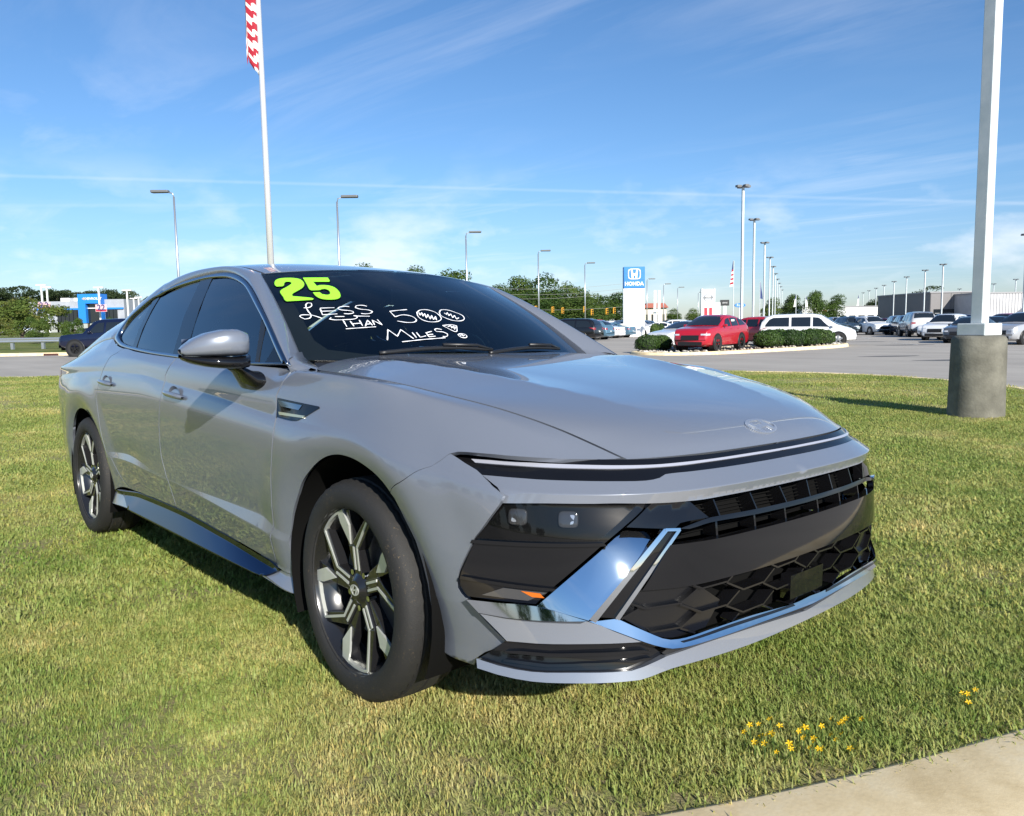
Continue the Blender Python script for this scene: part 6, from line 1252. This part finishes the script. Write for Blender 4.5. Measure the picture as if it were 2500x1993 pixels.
def banner(px, py, d, label):
    x, y = at(px, d); z = zpix(py, px, d); r = empty('number_banner', (x, y, z), head(1, 0), label, 'banner', 'banners at the showroom')
    m = MB(); m.box((-.62,0,-.62), (.62,.03,.62)); m.build('cloth', mat('banner_pink', (.70,.45,.47), .8), r); text_mesh('digit', '2', 1.35, mat('banner_navy', (.03,.04,.16), .7), r, (0,-.02,.05), (R(90),0,0), .01, .03)
    m = MB(); m.box((-.55,-.015,-.55), (.55,-.005,-.22)); m.build('stripe', RED, r)
for k, (px, py) in enumerate([(252,752),(262,752),(113,746),(126,746)]): banner(px, py, 138, ('left','right','left','right')[k] + ' red and white 2 banner ' + ('at the blue portal' if k < 2 else 'before the grey wall'))
# --- pylon signs and far buildings
def pylon_blue():
    d = 80; x, y = at(1547, d); sc = d/1936; z = z_lot(x, y) - .06; r = empty('pylon_sign', (x, y, z), head(1, 0), 'white pylon sign with a blue panel reading HONDA on top', 'sign')
    zt = zpix(655, 1547, d) - z; zm = zpix(706, 1547, d) - z; w = 51*sc/2
    m = MB(); m.box((-w*1.01,-.3,0), (w*.98,.3,zm-.03)); m.build('column', WHT, r); m = MB(); m.box((-w,-.36,zm), (w,.36,zt)); m.build('panel', BLUE, r, bevel=.05)
    for zf in (.38, .70): m = MB(); m.box((-w+.02,-.365,zm + (zt-zm)*zf), (w-.02,-.355,zm + (zt-zm)*zf + .02)); m.build('joint', mat('sign_navy', (.015,.10,.36), .5), r)
    text_mesh('lettering', 'HONDA', .50, WHT, r, (-.02,-.38,zm + (zt-zm)*.20), (R(90),0,0), .015, .02)
    zc = zm + (zt-zm)*.66; hw, hh = w*.60, (zt-zm)*.25; m = MB()
    def rr(a, b, n=24): return [(a*math.copysign(abs(math.cos(t))**.45, math.cos(t)), b*math.copysign(abs(math.sin(t))**.45, math.sin(t))) for t in np.linspace(0, 2*math.pi, n, endpoint=False)]
    A = rr(hw, hh); B = rr(hw*.86, hh*.86); v = [(p[0],-.40,zc+p[1]) for p in A] + [(p[0],-.40,zc+p[1]) for p in B]; m.add(v, [(i,(i+1)%24,24+(i+1)%24,24+i) for i in range(24)])
    for pl in ([(-.62,.84),(-.34,.84),(-.20,.12),(.20,.12),(.34,.84),(.62,.84),(.46,-.84),(.18,-.84),(.12,-.28),(-.12,-.28),(-.18,-.84),(-.46,-.84)],): m.add([(p[0]*hw*.92,-.405,zc + p[1]*hh) for p in pl], [(0,1,2,9,10,11),(3,4,5,6,7,8),(2,3,8,9)])
    m.build('logo', WHT, r)
pylon_blue()
def pylon_red():
    d = 112; x, y = at(1726, d); sc = d/1936; z = z_lot(x, y) - .06; r = empty('pylon_sign', (x, y, z), head(1, 0), 'silver pylon sign with round badge above two red stripes', 'sign'); zt = zpix(708, 1726, d) - z; w = 16*sc
    m = MB(); m.box((-w,-.3,0), (w,.3,zt)); m.build('panel', mat('sign_silver', (.52,.54,.56), .4, .3), r); m = MB(); m.box((-w-.02,-.32,0), (-w*.84,.32,zt+.05)); m.box((w*.84,-.32,0), (w+.02,.32,zt+.05)); m.build('edge', WHT, r)
    for s in (-1, 1): m = MB(); m.box((s*w*.36-.21,-.33,0), (s*w*.36+.21,-.30,zt*.56)); m.build('stripe', RED, r)
    m = MB(); m.box((-w*.12,-.325,0), (w*.12,-.30,zt*.56)); m.build('stripe', WHT, r); zc = zt*.80
    m = MB(); m.tube([(.56*math.cos(t),-.33,zc + .50*math.sin(t)) for t in np.linspace(0, 2*math.pi, 25)], .06, 6); m.build('badge_ring', STEEL, r, True); m = MB(); m.box((-.68,-.36,zc-.11), (.68,-.32,zc+.11)); m.build('badge_bar', HEADM, r); text_mesh('lettering', 'NISSAN', .2, WHT, r, (0,-.37,zc), (R(90),0,0), .005)
pylon_red()
def small_sign(px, py0, py1, w, d, m_, label, tx=None, tm=None, post=True, size=.4):
    x, y = at(px, d); sc = d/1936; z = z_lot(x, y) - .06; r = empty('pylon_sign', (x, y, z), head(1, 0), label, 'sign', 'small dealer signs'); z1 = zpix(py0, px, d) - z; z0 = zpix(py1, px, d) - z
    m = MB(); m.box((-w*sc/2,-.15,z0), (w*sc/2,.15,z1)); m.build('panel', m_, r)
    if post: m = MB(); m.box((-.25,-.1,0), (.25,.1,z0)); m.build('post', WHT, r)
    if tx: text_mesh('lettering', tx, size, tm, r, (0,-.17,(z0+z1)/2), (R(90),0,0), .005)
small_sign(1750,740,775,12,125,WHT,'small white pylon with red lettering next to the red striped one','TOYOTA',RED,False,.18); small_sign(1767,734,748,21,130,mat('sign_black', (.012,.012,.014), .4),'small black sign board on a white post','LEXUS',WHT,True,.3)
def oval_sign():
    d = 135; x, y = at(1804, d); z = z_lot(x, y) - .06; r = empty('oval_sign', (x, y, z), head(1, 0), 'small blue oval sign among the light poles', 'sign'); zc = zpix(747, 1804, d) - z; m = MB()
    m.prism([(.92*math.cos(t), zc + .36*math.sin(t)) for t in np.linspace(0, 2*math.pi, 28, endpoint=False)], -.15, .15, 1); m.build('panel', BLUE, r); text_mesh('lettering', 'Ford', .6, WHT, r, (0,-.17,zc), (R(90),0,0), .005); m = MB(); m.box((-.15,-.1,0), (.15,.1,zc-.3)); m.build('post', WHT, r)
oval_sign()
def block(name, x0, x1, top, d, mats_, label, cat='building', depth=18, bays=0, base=None, skew=0):
    px = (x0 + x1)/2; x, y = at(px, d); sc = d/1936; z = z_lot(x, y) - .06; r = empty(name, (x, y, z), head(1, 0) + skew, label, cat); h = zpix(top, px, d) - z; w = (x1 - x0)*sc/2
    m = MB(); m.box((-w,0,0), (w,depth,h)); m.build('wall', mats_, r); m = MB(); m.box((-w-.15,-.15,h), (w+.15,depth+.15,h+.22)); m.build('parapet', mat('parapet', (.30,.30,.31), .6), r)
    return r, w, h
CORR = mat('corrugated', (.46,.46,.47), .5, fn=noise_col([(.43,.43,.44),(.50,.50,.51)], .8, 3))
r, w, h = block('warehouse', 2265, 2388, 717, 140, mat('taupe_wall', (.175,.165,.165), .6), 'dark grey warehouse wall left of the near light pole', depth=20)
for i in range(5): m = MB(); m.box((-w + .06 + i*2*w/5,-.06,.1), (-w - .06 + (i+1)*2*w/5,-.01,h-.1)); m.build('wall_panel', mat('taupe_panel', (.19,.18,.18), .55), r)
m = MB(); m.box((-w+.6,-.12,0), (w-.4,-.07,h*.50)); m.build('window_band', GLZ, r)
for i in range(4): m = MB(); m.box((-w+.8,-.16,.6 + i*.5), (w*.0,-.13,.68 + i*.5)); m.build('louvre', STEEL, r)
r, w, h = block('warehouse', 2388, 2640, 718, 132, CORR, 'light grey corrugated warehouse at the right edge', depth=25)
for i in range(34): m = MB(); m.box((-w + i*2*w/34 + .05,-.07,.05), (-w + (i+1)*2*w/34 - .05,-.01,h-.05)); m.build('cladding_rib', CORR, r)
m = MB(); m.prism([(-4.6,.4),(-4.2,1.6),(-2.8,2.0),(-1.6,2.9),(.8,3.2),(2.2,2.2),(3.0,1.7),(3.2,.4)], -.10, -.08, 1); m.build('mural', mat('mural_grey', (.10,.11,.14), .5), r)
r, w, h = block('showroom', 1955, 2155, 752, 170, WHT, 'long low white showroom far behind the white minivan', depth=20)
for i in range(9): m = MB(); m.box((-w + .3 + i*2*w/9,-.06,.2), (-w - .3 + (i+1)*2*w/9,-.01,h*.55)); m.build('window', GLZ, r)
m = MB(); m.box((-w*.25,-.3,h*.55), (w*.0,-.05,h*1.1)); m.build('entrance_panel', mat('sign_silver', (.52,.54,.56), .4, .3), r); m = MB(); m.lathe([(.0,0),(.55,0),(.55,-.05)], 16, 'y', (-w*.45,-.1,h*.75)); m.build('round_logo', RED, r)
r, w, h = block('shop', 1572, 1626, 754, 175, mat('cream_wall', (.62,.56,.47), .7), 'cream shop with red roof right of the white pylon sign', depth=12); m = MB(); m.prism([(-w-.4,h+.1),(w+.4,h+.1),(w*.8,h+1.1),(-w*.8,h+1.1)], -.6, 12.6, 1); m.build('roof', mat('red_roof', (.35,.10,.07), .7), r)
for i in range(4): m = MB(); m.box((-w + .4 + i*w/2,-.06,.4), (-w - .4 + (i+1)*w/2,-.01,h*.7)); m.build('window', GLZ, r)
for k, px in enumerate((1598,1608)): small_sign(px,711,750,6,150,WHT,('left','right')[k] + ' tall white banner post by the red roofed shop',None,None,True)
# lot flags
for k, (px, py, d) in enumerate([(1788,640,95),(1852,690,120),(1940,722,140),(1963,724,140),(2092,722,170)]):
    x, y = at(px, d); z = z_lot(x, y) - .06; h = zpix(py, px, d) - z; r = empty('feather_flag', (x, y, z), head(1, 0), ('tall striped','dark slim','pale','white','faded')[k] + ' flag on a thin pole in the far lot', 'flag', 'flags in the far lot'); m = MB(); m.tube([(0,0,0),(0,0,h)], .05, 6); m.build('pole', PALE, r)
    V = []; F = []; n = 12
    for i in range(n + 1): t = i/n; V += [(0,0,h - t*h*.35),( -(.10 + .35*t)*(1 if k % 2 == 0 else -1), .06*math.sin(7*t), h - .1 - t*h*.35)]
    for i in range(n): F.append((2*i, 2*i+1, 2*i+3, 2*i+2))
    obj('cloth', V, F, None, r, mats=[mat('flag_red', (.36,.012,.03), .8), mat('flag_white', (.80,.79,.77), .8), mat('flag_blue', (.03,.05,.16), .8)], fm=[2 if (i < 4 or k == 1) else (i % 2 if k == 0 else 1) for i in range(n)])
# traffic signals on a span wire
for k, (px, py) in enumerate([(1309,754),(1350,756),(1374,758),(1427,755),(1445,762),(1481,760),(1499,758)]):
    d = 108; x, y = at(px, d); r = empty('traffic_signal', (x, y, zpix(py + 4, px, d)), head(1, 0) + .4, 'yellow traffic signal before the big trees, %s from the left' % ('first','second','third','fourth','fifth','sixth','seventh')[k], 'traffic signal', 'traffic signals at the junction')
    m = MB(); m.box((-.17,-.12,-.25), (.17,.12,.55)); m.build('housing', mat('signal_yellow', (.72,.36,.02), .5), r)
    for i in range(3): m = MB(); m.lathe([(.0,-.13),(.09,-.13),(.10,-.24)], 10, 'y', (0,0,-.12 + i*.26)); m.build('lens_hood', BLKM, r)
for k, (py0, py1) in enumerate([(702,694),(716,706),(727,714),(748,750)]):
    a, b = at(1180, 112), at(1560, 112); m = MB(); m.tube([(a[0] + (b[0]-a[0])*t, a[1] + (b[1]-a[1])*t, zpix(py0 + (py1-py0)*t, 1370, 112) - .5*math.sin(math.pi*t)) for t in np.linspace(0, 1, 12)], .02, 4); tag(m.build('overhead_wire', mat('wire', (.25,.25,.24), .6), None), 'overhead wire before the big trees, %s from the top' % ('first','second','third','lowest')[k], 'wire', 'overhead wires')
# --- planted island with clipped shrubs
def island():
    pts = [at(p, d) for p, d in ((1548,36.0),(1590,34.2),(1680,34.0),(1780,35.0),(1900,37.4),(2000,39.6),(2052,41.5),(2058,43.2),(2020,44.5),(1900,43.0),(1780,40.5),(1660,38.2),(1570,37.4))]
    B = chaikin(pts, 2); z = z_lot(*pts[4]) - .06; n = len(B); d = np.roll(B, -1, 0) - np.roll(B, 1, 0); d /= np.linalg.norm(d, axis=1)[:, None]; o = np.stack([d[:, 1], -d[:, 0]], 1)
    ar = .5*np.sum(B[:, 0]*np.roll(B[:, 1], -1) - np.roll(B[:, 0], -1)*B[:, 1]); o = o*(1 if ar > 0 else -1)
    rows = [[(p[0] + q[0]*a, p[1] + q[1]*a, z + h) for p, q in zip(B, o)] for a, h in ((.30,-.05),(.28,.10),(.24,.145),(.02,.15),(0,.10))]
    tag(loft('island_kerb', rows, CONC, None, closed=True, flip=(ar < 0)), kind='structure')
    tag(obj('island_bed', [(p[0], p[1], z + .11) for p in B], [tuple(range(n)) if ar > 0 else tuple(range(n))[::-1]], mat('mulch', (.07,.05,.035), .95, fn=noise_col([(.04,.03,.022),(.11,.08,.055)], 8, 5, 'World'))), kind='structure')
    # river stones
    V = []; F = []; g = random.Random(3)
    for i in range(420):
        k = g.randrange(n); t = g.uniform(-.95, -.05); p = B[k]*.5 + B[(k+1) % n]*.5; x, y = p[0] + o[k][0]*t*.8, p[1] + o[k][1]*t*.8; s = g.uniform(.05, .13); k0 = len(V)
        for (a, b, c_) in ((1,0,0),(.5,.87,0),(-.5,.87,0),(-1,0,0),(-.5,-.87,0),(.5,-.87,0),(0,0,.7),(0,0,-.4)): V.append((x + a*s*g.uniform(.8,1.2), y + b*s*.7*g.uniform(.8,1.2), z + .14 + c_*s))
        for j in range(6): F += [(k0 + j, k0 + (j+1) % 6, k0 + 6), (k0 + (j+1) % 6, k0 + j, k0 + 7)]
    tag(obj('river_stones', V, F, mat('river_stone', (.5,.45,.36), .8, fn=noise_col([(.30,.24,.17),(.50,.45,.37),(.66,.62,.55)], 3, 3, 'World')), None, True), 'pale river stones along the edge of the planted island', 'stones', kind='stuff')
    return z
zi = island()
def shrub(px, d, w, py0, label):
    x, y = at(px, d); r_ = w/1936*d/2; h = zpix(py0, px, d) - zi - .1; V, F = crown_mesh(int(px), [(0,0,.46,.93,.52),(.25,.1,.42,.75,.48),(-.2,-.15,.45,.78,.50)], 5200, .05, .10)
    r = empty('shrub', (x, y, zi + .1), rng.uniform(0, 6), label, 'shrub', 'clipped shrubs on the island'); r.scale = (r_, r_, h); obj('foliage', V, F, BOXW, r)
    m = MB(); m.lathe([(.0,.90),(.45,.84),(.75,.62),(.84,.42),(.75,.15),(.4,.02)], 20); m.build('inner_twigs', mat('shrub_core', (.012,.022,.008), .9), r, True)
for a in ((1580,36.5,62,816,'clipped round shrub at the left end of the island'),(1612,37.4,60,817,'clipped round shrub beside the red hatchback nose'),(1874,38.2,80,805,'large clipped shrub behind the red hatchback tail'),(1932,39.4,72,804,'second clipped shrub right of the red hatchback'),(1972,40.2,62,803,'third clipped shrub right of the red hatchback'),(2008,41.2,60,804,'clipped shrub at the right end of the island'),(1895,41.0,90,803,'shrub behind the second row on the island'),(1985,42.4,70,802,'shrub at the back right of the island')): shrub(*a)
for k, (px, d) in enumerate(((1597,74),(1612,75))):
    shrub(px, d, 24, 790, ('left','right')[k] + ' small clipped shrub beside the white pylon sign')
# --- parked vehicles
LOT = 'cars in the dealer lots'
C_ = [('van','black',1392,64,(-.88,.48),'dark minivan half hidden behind the sedan pillar'),('suv','blue',1432,69,(-.85,.52),'pale blue SUV with its tail lamp to the right, left of the pylon sign'),
('sedan','white',1462,75,(-.85,.5),'small white car directly right of the pale blue SUV'),('sedan','blue',1490,78,(-.85,.5),'blue hatchback between white cars left of the pylon sign'),('suv','white',1513,82,(-.85,.5),'white SUV with paper in its window left of the pylon sign'),('suv','silver',1541,88,(-.85,.5),'silver SUV before the foot of the white pylon sign'),('suv','grey',1556,94,(-.85,.5),'grey SUV at the right end of the row by the pylon sign'),
('suv','white',1512,96,(.9,.3),'white SUV in the second row behind the pylon sign cars'),('offroad','red',1462,112,(.9,.1),'red vehicle in the far row under the traffic signals'),('van','grey',1400,100,(.9,.1),'grey van roof showing behind the pale blue SUV'),
('sedan','white',1606,84,(-.9,.3),'white car just right of the white pylon sign'),('suv','white',1640,90,(-.9,.3),'white SUV second right of the white pylon sign'),('sedan','white',1672,96,(-.9,.3),'white car third right of the white pylon sign'),('suv','black',1628,98,(-.9,.3),'black SUV among the white cars right of the pylon sign'),
('sedan','white',1676,43,(-.80,-.60),'white sedan nosing out behind the red hatchback'),('suv','red',1838,48,(-.55,.80),'red SUV seen from behind, right of the red hatchback'),('van','white',1968,45,(.93,-.37),'white minivan broadside behind the clipped shrubs'),
('sedan','navy',2010,84,(-.2,-1),'dark car behind the nose of the white minivan'),('suv','silver',2042,92,(-.1,-1),'silver SUV facing the lot lane, in the far row'),('suv','teal',2078,74,(.05,-1),'grey green SUV facing down the lot lane'),('suv','black',2100,84,(.05,-1),'black SUV between the two that face down the lane'),('suv','white',2122,72,(.1,-1),'white SUV facing down the lot lane'),('sedan','white',2143,98,(.1,-1),'white car behind the white SUV that faces the lane'),
('sedan','maroon',2168,86,(.35,-.93),'maroon car at the start of the right hand row'),('suv','grey',2187,74,(.25,.97),'grey SUV third from the left in the right hand row'),('suv','navy',2207,68,(.25,.97),'navy SUV beside the silver backed one'),('offroad','silver',2234,62,(.25,.97),'boxy silver SUV seen from behind'),('suv','navy',2270,84,(.6,.8),'navy SUV behind the boxy silver one'),
('suv','white',2308,52,(-.72,-.69),'white SUV with dark grille, left of the near light pole'),('sedan','white',2290,60,(-.72,-.69),'white car behind the white SUV with dark grille'),('sedan','grey',2368,46,(-.72,-.69),'dark grey car just left of the round concrete base'),('sedan','black',2420,50,(-.72,-.69),'black car hidden behind the near light pole'),('suv','red',2450,58,(-.85,-.5),'red car roof right of the near light pole'),('suv','silver',2500,42,(-.90,-.43),'grey SUV cut by the right picture edge'),
('sedan','navy',1985,110,(.9,.1),'navy car in the last row behind the minivan'),('sedan','grey',2030,120,(.9,.1),'grey car in the last row, middle'),('suv','navy',2330,78,(-.8,.5),'navy SUV behind the white cars on the right'),('sedan','grey',2380,86,(-.8,.5),'grey car far behind the near light pole'),('sedan','black',1895,60,(-.5,.85),'black car between the red SUV and the minivan'),
('sedan','navy',240,150,(-1,.1),'dark blue car parked before the blue portal'),('suv','white',20,120,(1,0),'white vehicle under the wide tree at the far left'),('sedan','white',48,122,(1,0),'white car beside the one under the wide tree')]
for k, c_, px, d, (a, b), lab in C_: place_car(k, c_, px, d, head(a, b), lab, dz=(.9 if d > 100 and px < 400 else 0))
truck = place_car('offroad', 'navy', 282, 41.3, head(-1, .03), 'dark navy off-road SUV driving behind the tail of the sedan', 'traffic on the road', dark_rims=True)
hx, hy = at(1737, 36.6); red = place_car('hatch', 'red', 0, 0, head(-.62, -.785), 'red hatchback SUV with black wheels parked on the planted island', 'cars in the dealer lots', loc=(hx, hy), dz=.11, scale=1.0, dark_rims=True)
def sticker(parent, L, y, x0, z0, w, h):
    m = MB(); m.box((x0, y, z0), (x0 + w, y + .01, z0 + h)); m.build('window_sticker', PAPER, parent)
sticker(red, 4.6, .80, -.62, 1.13, .36, .26)
# --- small yellow flowers by the kerb
FLW = [(0.943, -0.158), (0.94, -0.212), (0.937, -0.251), (0.945, -0.289), (0.975, -0.256), (0.986, -0.251), (0.993, -0.236), (1.018, -0.272), (0.996, -0.318), (0.995, -0.325), (1.022, -0.322), (1.044, -0.302), (0.981, -0.175), (1.059, -0.268), (1.067, -0.273), (1.045, -0.194), (1.04, -0.17), (1.039, -0.149), (1.064, -0.201), (1.073, -0.226), (1.076, -0.174), (1.089, -0.199), (1.097, -0.234), (1.109, -0.214), (1.126, -0.228), (1.071, -0.124), (1.11, -0.151), (1.123, -0.151), (1.062, -0.048), (1.086, -0.053), (1.088, -0.035), (1.096, -0.037), (1.102, -0.065), (1.111, -0.095), (1.124, -0.007), (1.159, -0.145), (1.261, 0.358), (1.254, 0.364), (1.268, 0.345), (1.233, 0.403), (1.26, 0.429)]
def flowers():
    ye = mat('petal_yellow', (.80,.52,.01), .5); gr = mat('stem_green', (.06,.11,.02), .6); g = random.Random(8)
    r0 = None
    for i, (x, y) in enumerate(FLW):
        if r0 is None:
            r0 = empty('yellow_flower'); V = []; F = []
            for k in range(5):
                a = 2*math.pi*k/5; n = len(V); V += [(0,0,.0),(.006*math.cos(a-.4),.006*math.sin(a-.4),.003),(.0095*math.cos(a),.0095*math.sin(a),.002),(.006*math.cos(a+.4),.006*math.sin(a+.4),.003)]; F.append((n,n+1,n+2,n+3))
            p = obj('petals', V, F, ye, r0); p.location = (0,0,.05); p.rotation_euler = (.7, .3, 0); m = MB(); m.tube([(0,0,-.01),(.002,0,.03),(0,0,.05)], .0011, 4); m.build('stem', gr, r0); r = r0
        else: r = copy_tree(r0)
        r.location = (x, y, z_lawn(x, y)); r.rotation_euler = (0, 0, head(0, -1) + g.uniform(-.9, .9)); s = g.uniform(.8, 1.35); r.scale = (s, s, g.uniform(.6, 1.1)); tag(r, 'small yellow flower in the grass patch beside the kerb', 'flower', 'yellow flowers by the kerb')
flowers()

# --- what the flank of the sedan mirrors: a belt of trees beyond the road behind the viewer
def tree_belt():
    V = []; F = []; g = random.Random(4); n0 = 0
    for i in range(16):
        x = -105 + i*9.5 + g.uniform(-2, 2); y = -62 - .25*(x + 100) + g.uniform(-5, 5); h = g.uniform(7, 12); w = h*g.uniform(.55, .8); v, f = crown_mesh(i + 200, [(0,0,.45,.5,.40),(.2,.1,.65,.35,.30),(-.2,-.1,.6,.35,.34),(0,0,.2,.45,.2)], 1600, .05, .2)
        V.append(v*[w, w, h] + [x, y, -.3]); F.append(f + n0); n0 += len(v)
    o = obj('tree_belt', np.concatenate(V), np.concatenate(F), LEAF); tag(o, 'belt of trees mirrored in the doors of the sedan', 'trees', kind='stuff')
tree_belt()
for (px, d, w, dd) in ((2171,30.5,1.1,.35),(2110,50,1.2,.4),(2210,43,1.5,.45),(2330,27,1.3,.4),(1640,46,1.4,.5)):  # dark sheets on the asphalt: first is a painted shadow in a dent, others oil
    x, y = at(px, d); o = obj('stain_shade_patch', [(x + (w*math.cos(t)*(1 + .2*math.sin(3*t)))*RV[0] + dd*math.sin(t)*FV[0], y + (w*math.cos(t)*(1 + .2*math.sin(3*t)))*RV[1] + dd*math.sin(t)*FV[1], z_lot(x, y) - .055) for t in np.linspace(0, 2*math.pi, 22, endpoint=False)], [tuple(range(22))], mat('stain_shade_patch', (.10,.095,.09), .7)); tag(o, kind='structure')
